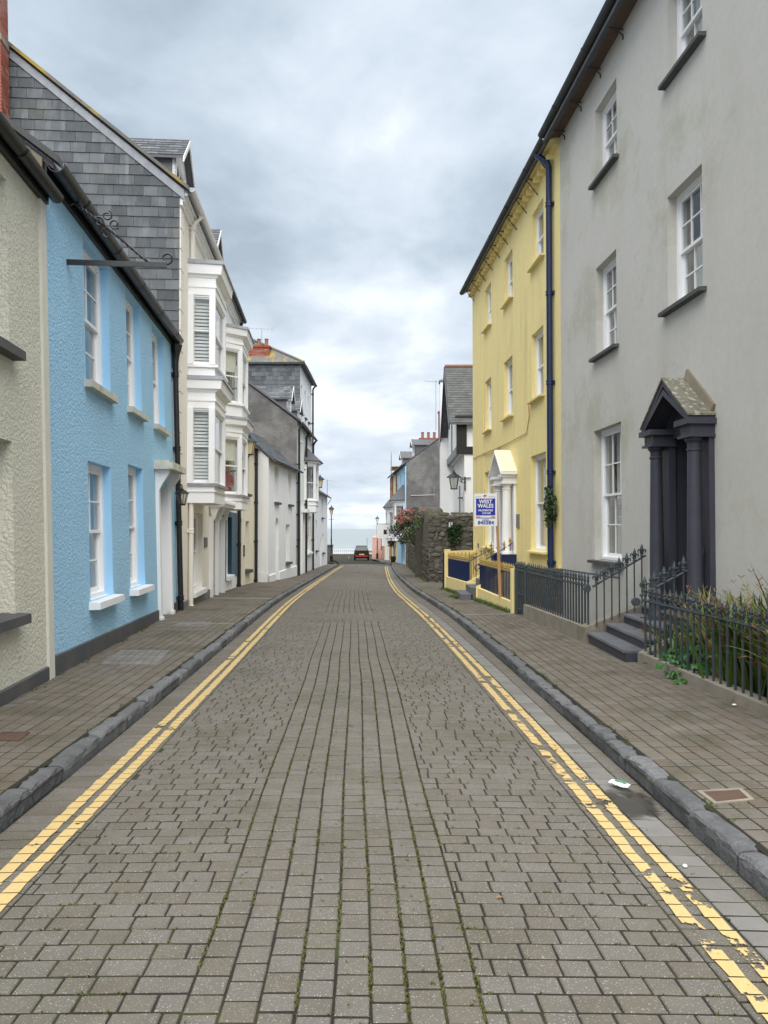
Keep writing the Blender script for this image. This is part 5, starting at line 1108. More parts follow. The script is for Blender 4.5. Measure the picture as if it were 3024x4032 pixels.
MB().tube([Vector((fy(15.35) + .08, 15.35, .715)) - ry.location, Vector((fy(19.05) + .08, 19.05, .715)) - ry.location], .02, 6).build('gold_rail', m_gold, ry)
wallrun(ry, (fy(19.1), 19.08), (3.25, 18.95), .18, -.6, -.6, .14, .66, m_yel)
railing(ry, (fy(19.1) + .05, 19.04, .14), (3.22, 18.95, .62), .56, .62, 6, m_navy, m_gold, fin_yf)
sc_ = [(fy(19.1) + .05 - .09 * (1 - .6 * i / 20) * math.sin(6.5 * i / 20), 19.1, .62 - .09 * (1 - .6 * i / 20) * math.cos(6.5 * i / 20)) for i in range(21)]
MB().tube([Vector(q) - ry.location for q in sc_], .014, 6).build('scroll_end', m_navy, ry)
rz_ = thing('forecourt_railing', 'navy railing with gold finials beside the stone boundary wall', 'railing', loc=(fy(22.5), 22.5, zR(22.5)))
wallrun(rz_, (fy(20.4), 20.4), (fy(24.7), 24.7), .2, -.8, -.8, .14, .05, m_yel)
railing(rz_, (fy(20.45) + .08, 20.45, .14), (fy(24.4) + .08, 24.4, .05), .54, .58, 27, m_navy, m_gold, fin_ys, r=.019)
wallrun(rz_, (fy(24.7), 24.5), (2.95, 24.9), .2, -.8, -.8, .86, .88, m_yel, 'return_wall')
MB().box(fy(24.6) - rz_.location.x - .03, fy(24.6) - rz_.location.x + .16, 24.33 - 22.5, 24.5 - 22.5, -.3, .92 - rz_.location.z).build('end_pier', m_yel, rz_)
MB().tube([Vector((fy(24.7) - .05, 24.42, -.4)) - rz_.location, Vector((fy(24.7) - .05, 24.42, .82)) - rz_.location], .03, 8).build('navy_post', m_navy, rz_)
railing(rz_, (fy(24.4) + .2, 24.3, .1), (2.95, 24.6, .1), .56, .56, 6, m_navy, m_gold, fin_ys)
wallrun(rz_, (3.1, 20.45), (fy(20.4), 20.42), .18, -.8, -.8, .62, .14, m_yel)
railing(rz_, (fy(20.4) + .05, 20.5, .14), (3.1, 20.5, .6), .56, .55, 6, m_navy, m_gold, fin_yf)
# ---- estate agent boards
def text(s, size, loc, mat, parent, name, bold=0.0, sx=1.0):
    cu = bpy.data.curves.new('t', 'FONT'); cu.body = s; cu.size = size; cu.align_x = 'CENTER'; cu.offset = bold; cu.resolution_u = 3; cu.extrude = .0008
    ob = bpy.data.objects.new('t', cu); COL.objects.link(ob); dg_ = bpy.context.evaluated_depsgraph_get(); me = bpy.data.meshes.new_from_object(ob.evaluated_get(dg_)); bpy.data.objects.remove(ob)
    me.materials.clear(); me.materials.append(mat); o = link(name, me, parent, loc, rot=(R(90), 0, 0), scale=(sx, 1, 1)); return o
DRG = [(-.9, .1), (-.55, .35), (-.75, .55), (-.35, .55), (-.1, 1.0), (.05, .6), (.3, .95), (.35, .55), (.6, .75), (.95, .7), (.75, .5), (.5, .4), (.6, .1), (.85, -.05), (.55, -.1), (.6, -.6), (.4, -.55), (.3, -.1), (.0, -.05), (-.1, -.6), (-.3, -.55), (-.25, -.05), (-.5, .0), (-.6, -.5), (-.8, -.45), (-.7, .0)]
def board(name, label, base, top, w, h, rz, post_mat, lean=0.0, side=1):
    """a board on a post; local X across the board, -Y its face"""
    t = thing(name, label, 'sign', loc=base, rz=rz); H = top - base[2]
    MB().hexa([(-.03, .012, 0), (.03, .012, 0), (.03, .062, 0), (-.03, .062, 0), (-.03 + lean, .012, H), (.03 + lean, .012, H), (.03 + lean, .062, H), (-.03 + lean, .062, H)]).build('post', post_mat, t)
    cx = lean - (w / 2 - .02) * side; z0 = H - h
    bd = MB().hexa([(cx - w/2, -.006, z0), (cx + w/2, -.006, z0), (cx + w/2, .008, z0), (cx - w/2, .008, z0), (cx - w/2, -.006, H), (cx + w/2, -.006, H), (cx + w/2, .008, H), (cx - w/2, .008, H)]).build('board', m_sign, t)
    q = lambda x, z: (cx + (x - .5) * w, z0 + z * h)
    def rect(x0, x1, za, zb, mat, nm, y=-.008): a, b = q(x0, za), q(x1, zb); MB().quad((a[0], y, a[1]), (b[0], y, a[1]), (b[0], y, b[1]), (a[0], y, b[1])).build(nm, mat, bd)
    rect(.07, .91, .325, .845, m_signblue, 'blue_panel'); rect(.07, .26, .27, .295, m_signred, 'red_stripe'); rect(.72, .91, .27, .295, m_signred, 'red_stripe'); rect(.07, .91, .235, .258, m_signblue, 'blue_stripe')
    for (x0, x1) in ((.1, .3), (.62, .85)): rect(x0, x1, .893, .902, m_signblue, 'blue_line')
    for sg, x in ((-1, .1), (1, .85)): a, b = q(x, .9), q(x + sg * .065, .845); MB().quad((a[0], -.008, a[1]), (b[0], -.008, b[1]), (b[0], -.0079, b[1] + .008), (a[0], -.0079, a[1] + .008)).build('blue_line', m_signblue, bd)
    k = w / .49
    for (s, sz, x, z, mt, bo, sx) in (('WEST', .112 * k, .49, .70, m_sign, .003, .95), ('WALES', .112 * k, .49, .568, m_sign, .003, .95), ('PROPERTIES', .056 * k, .49, .455, m_sign, .0015, 1.02), ('.CO.UK', .056 * k, .52, .37, m_sign, .0015, 1.05), ('(01834)', .046 * k, .49, .165, m_signblue, .0005, 1.0), ('845584', .105 * k, .5, .055, m_signblue, .003, 1.1)):
        a = q(x, z); text(s, sz, (a[0], -.0095, a[1]), mt, bd, 'lettering', bo, sx)
    a = q(.46, .915); MB().prism([(a[0] + x * .042 * k, -.009, a[1] + z * .04 * k) for x, z in DRG], (0, .002, 0)).build('dragon_emblem', m_signred, bd)
    return t
bx_ = (1969 - CX) / FX * 16.3; tx_ = (1951 - CX) / FX * 16.3
board('estate_agent_board', 'blue and white agent board on a timber post by the gold tipped railing', (bx_, 16.3, .1), EYE + (HOR - 1943) / FX * 16.3, .49, .70, R(-4), m_wood, lean=tx_ - bx_ + .02)
# ---- ivy on the navy pipe
def leafball(mb, c, r, n, size, rg, flat=1.0):
    for _ in range(n):
        v = Vector((rg.gauss(0, 1), rg.gauss(0, 1), rg.gauss(0, 1))).normalized() * (rg.random() ** .4); p = Vector(c) + Vector((v.x * r[0], v.y * r[1], v.z * r[2]))
        a = Vector((rg.gauss(0, 1), rg.gauss(0, 1), rg.gauss(0, 1) * flat)).normalized(); b = a.cross(Vector((rg.gauss(0, 1), rg.gauss(0, 1), rg.gauss(0, 1)))).normalized(); s = size * rg.uniform(.6, 1.3)
        mb.add([p - a * s * .1, p + b * s * .45 + a * s * .35, p + a * s, p - b * s * .45 + a * s * .35], [(0, 1, 2, 3)])
rg = random.Random(21); iv = thing('ivy_clump', 'small ivy clump growing on the navy drainpipe', 'ivy', loc=FY.w(sp_ + .14, -.14, FY.z(*R4(970, 1350))))
mb = MB(); zt = FY.z(*R4(970, 1050)) - FY.z(*R4(970, 1350))
for i in range(12):
    t = i / 11; leafball(mb, (rg.uniform(-.04, .04), rg.uniform(-.08, .08), zt * (.05 + .9 * t)), (.12 * (.35 + .8 * math.sin(2.6 * t + .3)), .2 * (.3 + .8 * math.sin(2.6 * t + .3)), .13), 60, .05, rg)
mb.build('foliage', m_ivy, iv); MB().tube([(0, .0, -.1), (.02, .05, zt * .5), (0, 0, zt)], .012, 5).build('stem', m_bark, iv)
# ---- white house with black timbers
FT = Fac((3.62, 39.4), (3.5, 33.0), zR(36)); LT = FT.len; ZB = FT.z0
rt = thing('timbered_house', 'white house with black timbers, steep slate roof and a single chimney pot', 'house', fac=FT)
JZ = 4.85 - ZB; ez = 6.35 - ZB; rz = 9.25 - ZB; mid = LT / 2; OVH = .3
hs = [(LT - 1.3, LT - .95, FT.z(*R2(1165, 295)), FT.z(*R1(1165, 1370))), (LT - 2.6, LT - 2.3, FT.z(*R2(1110, 310)), FT.z(*R1(1110, 1410)))]
wall(rt, m_white, 0, LT, -1, JZ, hs, rd=.2, depth=7)
for q in hs: window(rt, *q, rd=.1, cols=1, rows=2, sl=dict(mat=m_sillg, proj=.08, th=.06))
# jettied upper storey, gable to the street
MB().add([(0, -OVH, JZ), (LT, -OVH, JZ), (LT, -OVH, ez), (mid, -OVH, rz - .1), (0, -OVH, ez), (0, 7, JZ), (LT, 7, JZ), (LT, 7, ez), (mid, 7, rz - .1), (0, 7, ez)], [(0, 1, 2, 3, 4), (1, 6, 7, 2), (5, 0, 4, 9), (6, 5, 9, 8, 7), (0, 5, 6, 1)]).build('upper_storey', m_white, rt)
bm = lambda *a: MB().box(*a).build('timber', m_black, rt)
bm(-.02, LT + .02, -OVH - .05, -OVH + .1, JZ - .02, JZ + .32); bm(LT - .05, LT + .05, -OVH - .055, 7, JZ - .025, JZ + .3); bm(LT - .05, LT + .045, -OVH - .045, -OVH + .4, JZ + .3, ez); bm(LT - .05, LT + .04, 1.2, 1.5, JZ + .3, ez); bm(LT + .0, LT + .07, -OVH - .1, 7, ez - .12, ez + .16)
bm(mid - .1, mid + .1, -OVH - .04, -OVH + .02, JZ + .3, rz - .6)
mb = MB(); k = (rz - ez) / (LT / 2); e = .3
for sg, q in ((-1, 0), (1, LT)):
    a = q + sg * e; mb.hexa([(a, -OVH - .35, ez - e * k), (mid, -OVH - .35, rz), (mid, 7, rz), (a, 7, ez - e * k), (a, -OVH - .35, ez - e * k + .07), (mid, -OVH - .35, rz + .07), (mid, 7, rz + .07), (a, 7, ez - e * k + .07)])
rf_ = mb.build('roof', m_slate_far, rt)
for sg, q in ((-1, 0), (1, LT)):
    a = q + sg * e; MB().hexa([(a, -OVH - .40, ez - e * k - .22), (mid, -OVH - .40, rz - .22), (mid, -OVH - .352, rz - .22), (a, -OVH - .352, ez - e * k - .22), (a, -OVH - .40, ez - e * k + .08), (mid, -OVH - .40, rz + .08), (mid, -OVH - .352, rz + .08), (a, -OVH - .352, ez - e * k + .08)]).build('bargeboard', m_black, rf_)
V = Vector((-(LT / 2 + e), 0, rz - ez + e * k)); sl_ = V.length; V.normalize(); N = Vector((V.z, 0, -V.x))
courses(rf_, 'roof_slate', M('lichened_roof_slate', (.10, .105, .10), .7, (.065, .07, .065), 3, .7, .3, 30, rnd=.2, patch=((.5, .5, .46), 4, .66, .8)), Vector((LT + e, -OVH - .35, ez - e * k + .072)), (0, 1, 0), V, N, [(0, 0), (3.4, 0), (3.4, sl_), (0, sl_)], .28, .2, .008, .008, .012, limit=300)
for i in range(9): MB().tube([(mid, -OVH - .35 + i * .42, rz + .09), (mid, -OVH + .05 + i * .42, rz + .09)], .1, 8).build('ridge_tile', m_pot, rf_)
ch = MB().box(-.75, -.05, -.68, .6, -1, 9.25 - ZB).build('chimney', m_white, rt); MB().box(-.8, 0, -.73, .65, 9.25 - ZB, 9.34 - ZB).build('chimney_cap', m_plinthg, ch)
MB().lathe([(.16, 0), (.16, .08), (.14, .1), (.13, .5), (.16, .53), (.16, .62), (.13, .63), (.13, .7), (.15, .72), (.15, .78), (.1, .79)], (-.4, -.1, 9.34 - ZB), 14).build('chimney_pot', m_pot, ch, smooth=True)
s_ = LT - 2.0; MB().tube([(s_, -.05, 1.2), (s_, -.05, 4.2)], .03, 6).build('pipe', m_plinthg, rt)
MB().tube([(LT + .03, .6, .6), (LT + .03, .6, 1.35), (LT + .03, .66, 1.4)], .025, 6).build('pipe', m_black, rt)
q = ray(*R1(1078, 1560)); T = 32.7
lantern('wall_lantern', 'large black coach lantern on a scrolled bracket before the white timbered house', 'lantern', Vector((3.52, 32.95, EYE + (HOR - 1900) / FX * 33)), (q.x / q.y * T - 3.52, 0, -.28), .44, .82, arm='scroll')
# ---- rubble boundary wall
def rubble(root, o, U, N, W, H, w, h, lim=300, seed=1):
    rg = random.Random(seed); o, U, N = Vector(o), Vector(U).normalized(), Vector(N).normalized(); v = 0; cnt = 0; ex = MB()
    while v < H:
        hh = h * rg.uniform(.65, 1.4); u = -rg.random() * w
        while u < W:
            ww = w * rg.uniform(.5, 1.7); a, b = max(0, u + .012), min(W, u + ww - .012); u += ww
            if b - a < .05: continue
            j = lambda s=.03: rg.uniform(-s, s); pr = rg.uniform(.015, .06); k = rg.randrange(5, 8); cu, cv = (a + b) / 2, v + hh / 2 + rg.uniform(-.05, .05); ru, rv = (b - a) / 2 * rg.uniform(.9, 1.1), hh / 2 * rg.uniform(.75, 1.15) - .008; ph = rg.random() * 6
            c = []
            for i in range(k):
                t = ph * 0 + 2 * math.pi * (i + .5 + j(.18)) / k; x, z = math.cos(t), math.sin(t); m = max(abs(x), abs(z)) ** .75; c.append((cu + ru * x / m, cv + rv * z / m))
            base = [o + U * p[0] + Vector((0, 0, p[1])) for p in c]; m1 = [o + U * p[0] + Vector((0, 0, p[1])) + N * pr * .7 for p in c]; top = [o + U * (cu + (p[0] - cu) * .75) + Vector((0, 0, cv + (p[1] - cv) * .75)) + N * (pr + j(.012)) for p in c]
            f = [tuple(range(2 * k, 3 * k))] + [(g * k + i, g * k + (i + 1) % k, (g + 1) * k + (i + 1) % k, (g + 1) * k + i) for g in (0, 1) for i in range(k)]
            if cnt < lim: MB().add(base + m1 + top, f).build('stone', m_stone, root)
            else: ex.add(base + m1 + top, f)
            cnt += 1
        v += hh
    if ex.v: ex.build('stone_field', m_stone, root, kind='stuff')
bw = thing('boundary_wall', 'rubble stone boundary wall with mossy top beyond the yellow forecourt', 'wall', loc=(1.74, 29.7, zR(29.7))); o = bw.location; ZW = 2.08 - o.z
mb = MB().hexa([(-.0, 0, -.6), (1.75, -.7, -.6), (1.75, .2, -.6), (.4, .5, -.6), (0, 0, ZW - .1), (1.75, -.7, ZW), (1.75, .2, ZW), (.4, .5, ZW)]); mb.build('core', m_stonem, bw)
ang = math.atan2(-.7, 1.75)
rubble(bw, (0, 0, -.3), (1.75, -.7, 0), (-.7, -1.75, 0), 1.88, ZW + .28, .26, .16, 200, 4)
mb = MB().hexa([(0, .0, -.6), (.35, 0.0, -.6), (.2, 22.5, -1.2), (-.15, 22.5, -1.2), (0, .0, ZW - .15), (.35, .0, ZW - .15), (.2, 22.5, 1.0 - o.z), (-.15, 22.5, 1.0 - o.z)]); mb.build('core', m_stonem, bw)
rubble(bw, (0, .1, -.6), (-.15, 22.4, -.0), (-1, 0, 0), 22.0, 1.9, .3, .18, 100, 9)
cp = MB(); rg = random.Random(2)
for i in range(16):
    t = i / 15; x, y = 1.75 * t, -.7 * t; MB().hexa([(x - .02, y - .06, ZW - .02), (x + .11, y - .1, ZW - .02), (x + .2, y + .3, ZW - .02), (x + .04, y + .34, ZW - .02), (x, y - .03, ZW + .05 + rg.random() * .05), (x + .1, y - .06, ZW + .04 + rg.random() * .05), (x + .16, y + .28, ZW + .05 + rg.random() * .04), (x + .04, y + .3, ZW + .06)]).build('coping_stone', m_stone, bw)
q = ray(*R2(850, 415)); T = 33.0
MB().lathe([(.42, -2.6), (.42, -.25), (.4, -.1), (.32, 0), (.05, .04)], Vector((q.x / q.y * T, T, EYE + q.z / q.y * T)) - o, 14).build('round_pier', m_stonem, bw, smooth=True)
for (px, py, T) in ((720, 455, 34.5), ): 
    q = ray(*R2(px, py)); MB().box(q.x / q.y * T - .3 - o.x, q.x / q.y * T + .9 - o.x, T - o.y, T + .4 - o.y, -.6, EYE + q.z / q.y * T - o.z).build('rear_wall', m_stonem, bw)
pi_ = MB().box(-.22, .16, 18.6, 22.6, -.8, 1.05 - o.z).build('end_pier', m_stonem, bw)
courses(bw, 'ashlar_block', m_stone, (-.22, 18.6, -.6), (0, 1, 0), (0, 0, 1), (-1, 0, 0), [(0, 0), (4, 0), (4, 1.9), (0, 1.9)], .5, .22, .02, .03, 0, .01, inset=.02)
MB().box(1.62, 1.75, -.75, -.45, -.5, ZW - .6).build('gate_jamb', m_black, bw)
# wall light and ivy patches on it
q = ray(*R2(1035, 600)); T = 29.2; pL = Vector((q.x / q.y * T, T, EYE + q.z / q.y * T))
t = thing('wall_lamp', 'small square black lamp fixed to the rubble boundary wall', 'lamp', loc=pL)
MB().box(-.1, .1, -.06, .12, .13, .17).box(-.1, .1, -.06, .12, -.17, -.13).box(-.1, -.08, -.06, -.04, -.13, .13).box(.08, .1, -.06, -.04, -.13, .13).box(-.01, .01, -.06, -.04, -.13, .13).build('lamp_cage', m_black, t); MB().box(-.08, .08, -.03, .1, -.13, .13).build('lamp_glass', m_lining if False else m_paint, t); MB().box(-.05, .05, .1, .3, -.1, .1).build('mount', m_black, t)
rg = random.Random(8)
for i, (px, py, r, lb) in enumerate(((1100, 650, .28, 'ivy patch on the stone wall right beside the square lamp'), (1065, 745, .26, 'lower ivy patch on the stone wall below the square lamp'), (1030, 670, .16, 'tiny ivy tuft on the stone wall just under the square lamp'))):
    q = ray(*R2(px, py)); T = 29.15 - .05 * i; iv = thing('ivy_patch', lb, 'ivy', loc=(q.x / q.y * T, T, EYE + q.z / q.y * T)); mb = MB(); leafball(mb, (0, 0, 0), (r, .1, r), 420, .06, rg); mb.build('foliage', m_ivy, iv); MB().tube([(-r * .3, .08, -r), (0, .06, 0), (r * .3, .08, r * .6)], .012, 5).build('stem', m_bark, iv)
# ---- flowering shrub leaning over the wall
q = ray(*R2(640, 620)); T = 35.0; pS = Vector((q.x / q.y * T, T, EYE + q.z / q.y * T))
sh = thing('flowering_shrub', 'red flowering shrub spilling over the rubble boundary wall', 'shrub', loc=(1.9, T, zR(T)))
mb = MB(); fl = MB(); ls = pS - sh.location
for i in range(46):
    v = Vector((rg.uniform(-1.15, 1.2), rg.uniform(-1.6, 1.6), rg.uniform(-.9, .75))); 
    if (v.x / 1.3) ** 2 + (v.y / 1.8) ** 2 + (v.z / .95) ** 2 > 1: continue
    leafball(mb, ls + v, (.26, .3, .22), 95, .085, rg)
for i in range(34):
    v = Vector((rg.uniform(-.9, .75), rg.uniform(-1.4, .6), rg.uniform(-.25, .85))); leafball(fl, ls + v, (.16, .16, .12), 26, .075, rg)
mb.build('foliage', m_shrub, sh); fl.build('flower', m_flower, sh)
for i in range(7): a = rg.uniform(0, 6.28); MB().tube([(0, 0, .3), (ls.x * .5 + .2 * math.cos(a), .3 * math.sin(a), ls.z * .6), (ls.x + .8 * math.cos(a), math.sin(a), ls.z + .2)], [.05, .035, .012], 6).build('branch', m_bark, sh)
# ---- far houses on the right: blue with shop front, then tan
FR = Fac((1.55 - .0658 * 14.6, 67.6), (1.55, 53.0), zR(60)); LR = FR.len; ZB = FR.z0; ez = 6.14 - ZB; sp = LR * (67.6 - 59.2) / 14.6
for hi in (0, 1):
    a, b = ((0, sp), (sp, LR))[hi]; mw = (m_tan, m_blue2)[hi]
    rt = thing('terraced_house', ('tan house with a white bay window beyond the sky blue house', 'sky blue house with blotchy grey gable and a white bay window')[hi], 'house', fac=FR)
    ctr = (a + b) / 2 + (.6, .9)[hi]; o2 = .7; lv = [dict(bot=.0, sill=.0, head=.0, top=.0)]
    zb_, zs_, zh_, zt_ = [v - ZB for v in ((.3, .75, 2.9, 3.25) if hi == 1 else (.2, .45, 2.6, 2.95))]
    lv = [dict(bot=zb_ + .4, sill=zs_ + .4, head=zh_ + .35, top=zt_ + .35)]
    hs = [(ctr - 2.4, ctr - 1.7, 5.0, ez - .5), (ctr + .4, ctr + 1.1, 5.0, ez - .5)]; dd = (ctr + 1.4, ctr + 2.2, -.6, 1.9); sw = (ctr - 1.6, ctr + 1.0, .1, 1.7)
    wall(rt, mw, a, b, -1.2, ez, hs + [dd, sw, (ctr - 1.0, ctr + 1.0, lv[0]['sill'] + .1, lv[0]['head'] - .1)], rd=.25, depth=5.4, topz=0 if False else 2.0)
    for q in hs: window(rt, *q, rd=.15, cols=1, rows=1, sl=dict(mat=m_paint, proj=.1, th=.08))
    MB().box(dd[0], dd[1], .2, .25, dd[2], dd[3]).build('door', (m_paint, m_teal)[hi], rt); window(rt, *sw, rd=.12, cols=3, rows=1, mat=m_paint)
    MB().box(ctr - 2.6, ctr + 2.6, -.12, .0, 2.0, 2.35).build('shop_fascia', (m_yel, m_navy)[hi], rt)
    by = bay(rt, ctr - 1.3, ctr - .8, ctr + .8, ctr + 1.3, o2, lv, m_paint, (None, None, ('pair', m_curt)), cap=m_paint)
    T = lv[0]['top']; A = [(ctr - 1.6, 0), (ctr - 1.0, -o2 - .3), (ctr + 1.0, -o2 - .3), (ctr + 1.6, 0)]; B = [(ctr - .5, 0), (ctr - .4, -.05), (ctr + .4, -.05), (ctr + .5, 0)]
    MB().hexa([(*v, T + .01) for v in A] + [(*v, T + 1.15) for v in B]).build('bay_roof', m_slate_far, by)
    gable_roof(rt, m_slate_far, a, b, ez + .05, 2.0, 5.4, ov=.2); gutter(rt, a, b, ez - .05, -.25, m_gutter, .06)
    for s_ in (a + .15, b - .15): MB().box(s_ - .12, s_ + .12, -.06, 0, -1, ez - .2).build('pilaster', mw, rt)
    if hi == 0:
        for s_ in (a + 1.2, a + 3.0, b - 1.2): downpipe(rt, s_, 2.6, ez - .1, m_pot, y=-.08, r=.05, every=3, shoe=False)
        dormer(rt, ctr - .3, 1.3, .6, ez + .55, ez + 1.3, ez + 1.8, 2.6, slate=False)
    else:
        MB().quad((LR + .003, 0, -1), (LR + .003, 2.7, -1), (LR + .003, 2.7, ez + 2.0), (LR + .003, 0, ez)).build('gable_render', m_grend, rt)
        MB().quad((LR + .003, 2.7, -1), (LR + .003, 5.4, -1), (LR + .003, 5.4, ez), (LR + .003, 2.7, ez + 2.0)).build('gable_render', m_grend, rt)
        chimney(rt, LR - .6, LR - .05, 2.35, 3.3, ez + 1.5, ez + 3.6, 'bc', pots=0); dormer(rt, ctr + .3, 1.5, .7, ez + .65, ez + 1.45, ez + 1.85, 2.6, slate=False)
        cc = chimney(rt, sp + .2, sp + .7, 1.6, 3.9, ez + 1.4, ez + 2.35, 'b', pots=5, potmat=m_pot)
        MB().tube([(LR + .05, .3, 5.0), (LR + .05, 2.0, 5.05)], .02, 5).tube([(LR + .05, 1.95, 4.8), (LR + .05, 1.95, 5.6)], .02, 5).build('cable_mast', m_steel, rt)
q = ray(*R1(875, 920)); antenna('tv_antenna', 'aerial on a tall mast beside the red brick chimney stack', Vector((q.x / q.y * 54, 54, EYE + q.z / q.y * 54 - .2)), 3.6, 1.3, .3)
# scaffolding on the roof behind
sc = thing('scaffold', 'galvanised scaffold poles and boards on the tan house eaves', 'scaffold', loc=FR.w(1.0, .9, ez + .5))
for i in range(4):
    for k in range(2): MB().tube([(-.9 + k * 1.0, -.5 + i * 1.5, -1.0), (-.9 + k * 1.0, -.5 + i * 1.5, 1.5 + .3 * (i % 2))], .022, 5).build('pole', m_steel, sc)
for z in (.3, .8, 1.2): MB().tube([(-.9, -.7, z), (-.9, 4.3, z)], .02, 5).build('ledger', m_steel, sc); MB().tube([(.1, -.7, z), (.1, 4.3, z)], .02, 5).build('ledger', m_steel, sc)
MB().box(-.95, .15, -.5, 4.0, .32, .37).build('boards', m_wood, sc)
# ---- sign boards and potted tree before the shop
q = ray(*D3(275, 1590)); T = 50.5; tp = Vector((q.x / q.y * T, T, EYE + q.z / q.y * T))
board('estate_agent_board', 'far agent board on a dark post above the potted tree', (tp.x - .25, T, zR(T)), tp.z, .44, .58, R(-3), m_black, side=-1)
t = thing('hanging_sign', 'white hanging sign on the tan house shop front', 'sign', loc=(tp.x - .85, 56, EYE + (HOR - (1650 + 1630 * .2712)) / FX * 56))
MB().box(-.42, .42, -.03, .03, -.5, .5).build('board', m_sign, t); MB().box(.1, .34, -.035, -.031, -.22, .12).build('picture', m_black, t); MB().box(-.42, .9, -.02, .02, .52, .56).build('arm', m_black, t)
for x in (-.42, .40): MB().box(x, x + .02, -.034, -.03, -.5, .5).build('border', m_plinthg, t)
q = gp(*D1(1322, 1182), .1); pt = thing('potted_tree', 'small clipped tree in a black square planter outside the shop', 'plant', loc=q)
MB().hexa([(-.24, -.24, 0), (.24, -.24, 0), (.24, .24, 0), (-.24, .24, 0), (-.3, -.3, .48), (.3, -.3, .48), (.3, .3, .48), (-.3, .3, .48)]).build('planter', m_black, pt); MB().tube([(0, 0, .4), (.03, 0, 1.0), (0, 0, 1.5)], [.04, .03, .02], 7).build('trunk', m_bark, pt)
mb = MB()
for i in range(14): v = Vector((rg.uniform(-.4, .4), rg.uniform(-.4, .4), rg.uniform(-.35, .45))); leafball(mb, Vector((0, 0, 1.55)) + v, (.18, .18, .18), 40, .09, rg)
mb.build('crown', m_shrub, pt)
# ---- pink wall, low white outbuilding
def yz(y): return zR(y)
pw = thing('garden_wall', 'pink rendered garden wall with a tall capped pier by the far lamp post', 'wall', loc=(-.7, 82, yz(82)))
MB().hexa([(-.62, 0, -.3), (.45, 0, -.3), (.45, 1.2, -.3), (-.62, 1.2, -.3), (-.55, .0, 2.3), (.38, .0, 2.3), (.38, 1.2, 2.3), (-.55, 1.2, 2.3)]).build('pier', m_pink, pw); MB().hexa([(-.6, -.04, 2.3), (.43, -.04, 2.3), (.43, 1.24, 2.3), (-.6, 1.24, 2.3), (-.35, .2, 2.52), (.2, .2, 2.52), (.2, 1, 2.52), (-.35, 1, 2.52)]).build('pier_cap', m_pink, pw)
MB().box(.38, .44, -.02, .9, .9, 2.2).build('dark_panel', m_black, pw); MB().hexa([(.45, .1, -.3), (1.0, -3.2, -.3), (1.25, -3.2, -.3), (.7, .1, -.3), (.45, .1, 1.35), (1.0, -3.2, 1.35), (1.25, -3.2, 1.35), (.7, .1, 1.35)]).build('low_wall', m_pink, pw)
MB().hexa([(.42, .1, 1.35), (.96, -3.2, 1.35), (1.29, -3.2, 1.35), (.73, .1, 1.35), (.42, .1, 1.43), (.96, -3.2, 1.43), (1.29, -3.2, 1.43), (.73, .1, 1.43)]).build('wall_cap', m_pink, pw)
ob = thing('outbuilding', 'low white outbuilding with black sign and pale door beside the pink wall', 'building', loc=(.25, 76, yz(76)))
MB().hexa([(-.1, .8, -.4), (.7, -5.2, -.4), (4.5, -5.2, -.4), (4.5, .8, -.4), (-.1, .8, 2.6), (.7, -5.2, 2.6), (4.5, -5.2, 2.6), (4.5, .8, 2.6)]).build('wall', m_white, ob)
u = Vector((.8, -6.0, 0)).normalized(); nn = Vector((-u.y * -1, 0, 0)); P = lambda s, z, o_=0: Vector((-.1, .8, 0)) + u * s + Vector((-1, -.13, 0)) * o_ + Vector((0, 0, z))
def fp(name, mat, s0, s1, z0, z1, o_=.03): MB().hexa([P(s0, z0), P(s1, z0), P(s1, z0, o_), P(s0, z0, o_), P(s0, z1), P(s1, z1), P(s1, z1, o_), P(s0, z1, o_)]).build(name, mat, ob)
fp('corner_pier', m_cream2, 0, .9, -.3, 2.75, .1); fp('door', m_cream2, 1.4, 2.4, -.2, 1.75); fp('sign', m_black, 1.2, 2.9, 2.0, 2.2, .08); fp('fascia', m_paint, 1.1, 3.2, 1.8, 1.98, .06); fp('window', m_black, 1.5, 2.7, 2.25, 2.55); fp('drainpipe', m_black, 3.4, 3.5, -.3, 2.5, .08)
# ---- lamp posts
def lamp_post(label, base, top, fill):
    t = thing('lamp_post', label, 'lamp post', loc=base, group=None); H = top - base[2]; h = H - .75
    MB().lathe([(.16, 0), (.16, .1), (.12, .14), (.11, .6), (.13, .63), (.09, .7), (.055, .75), (.05, h * .5), (.065, h * .5 + .02), (.045, h * .5 + .06), (.035, h - .05), (.06, h - .03), (.05, h)], (0, 0, 0), 12).build('post', m_black, t, smooth=True)
    MB().tube([(-.22, 0, h - .35), (.22, 0, h - .35)], .016, 6).build('ladder_bar', m_black, t)
    a = [(.1 * math.cos(k * math.pi / 2 + .78), .1 * math.sin(k * math.pi / 2 + .78), h + .02) for k in range(4)]; b = [(p[0] * 2.0, p[1] * 2.0, h + .45) for p in a]; fr = MB()
    for k in range(4): fr.tube([a[k], b[k]], .012, 5); MB().quad(a[k], a[(k + 1) % 4], b[(k + 1) % 4], b[k]).build('lantern_pane', fill, t)
    fr.build('lantern_frame', m_black, t); MB().lathe([(.24, h + .44), (.23, h + .48), (.1, h + .6), (.05, h + .62), (.03, h + .7), (.005, h + .78)], (0, 0, 0), 8).build('lantern_roof', m_black, t)
lamp_post('iron lamp post behind the dark pier at the end of the white houses', (-4.02, 58, zr(58) + .05), EYE + (HOR - 1989) / FX * 58, m_lining)
lamp_post('iron lamp post standing in front of the pink wall', (-.72, 81.2, zr(81.2) + .05), EYE + (HOR - 2031) / FX * 81.2, m_lamp)
q = gp(*D1(370, 1200), .05); ip = thing('stone_pier', 'dark carved stone pier at the end of the white houses', 'pier', loc=q)
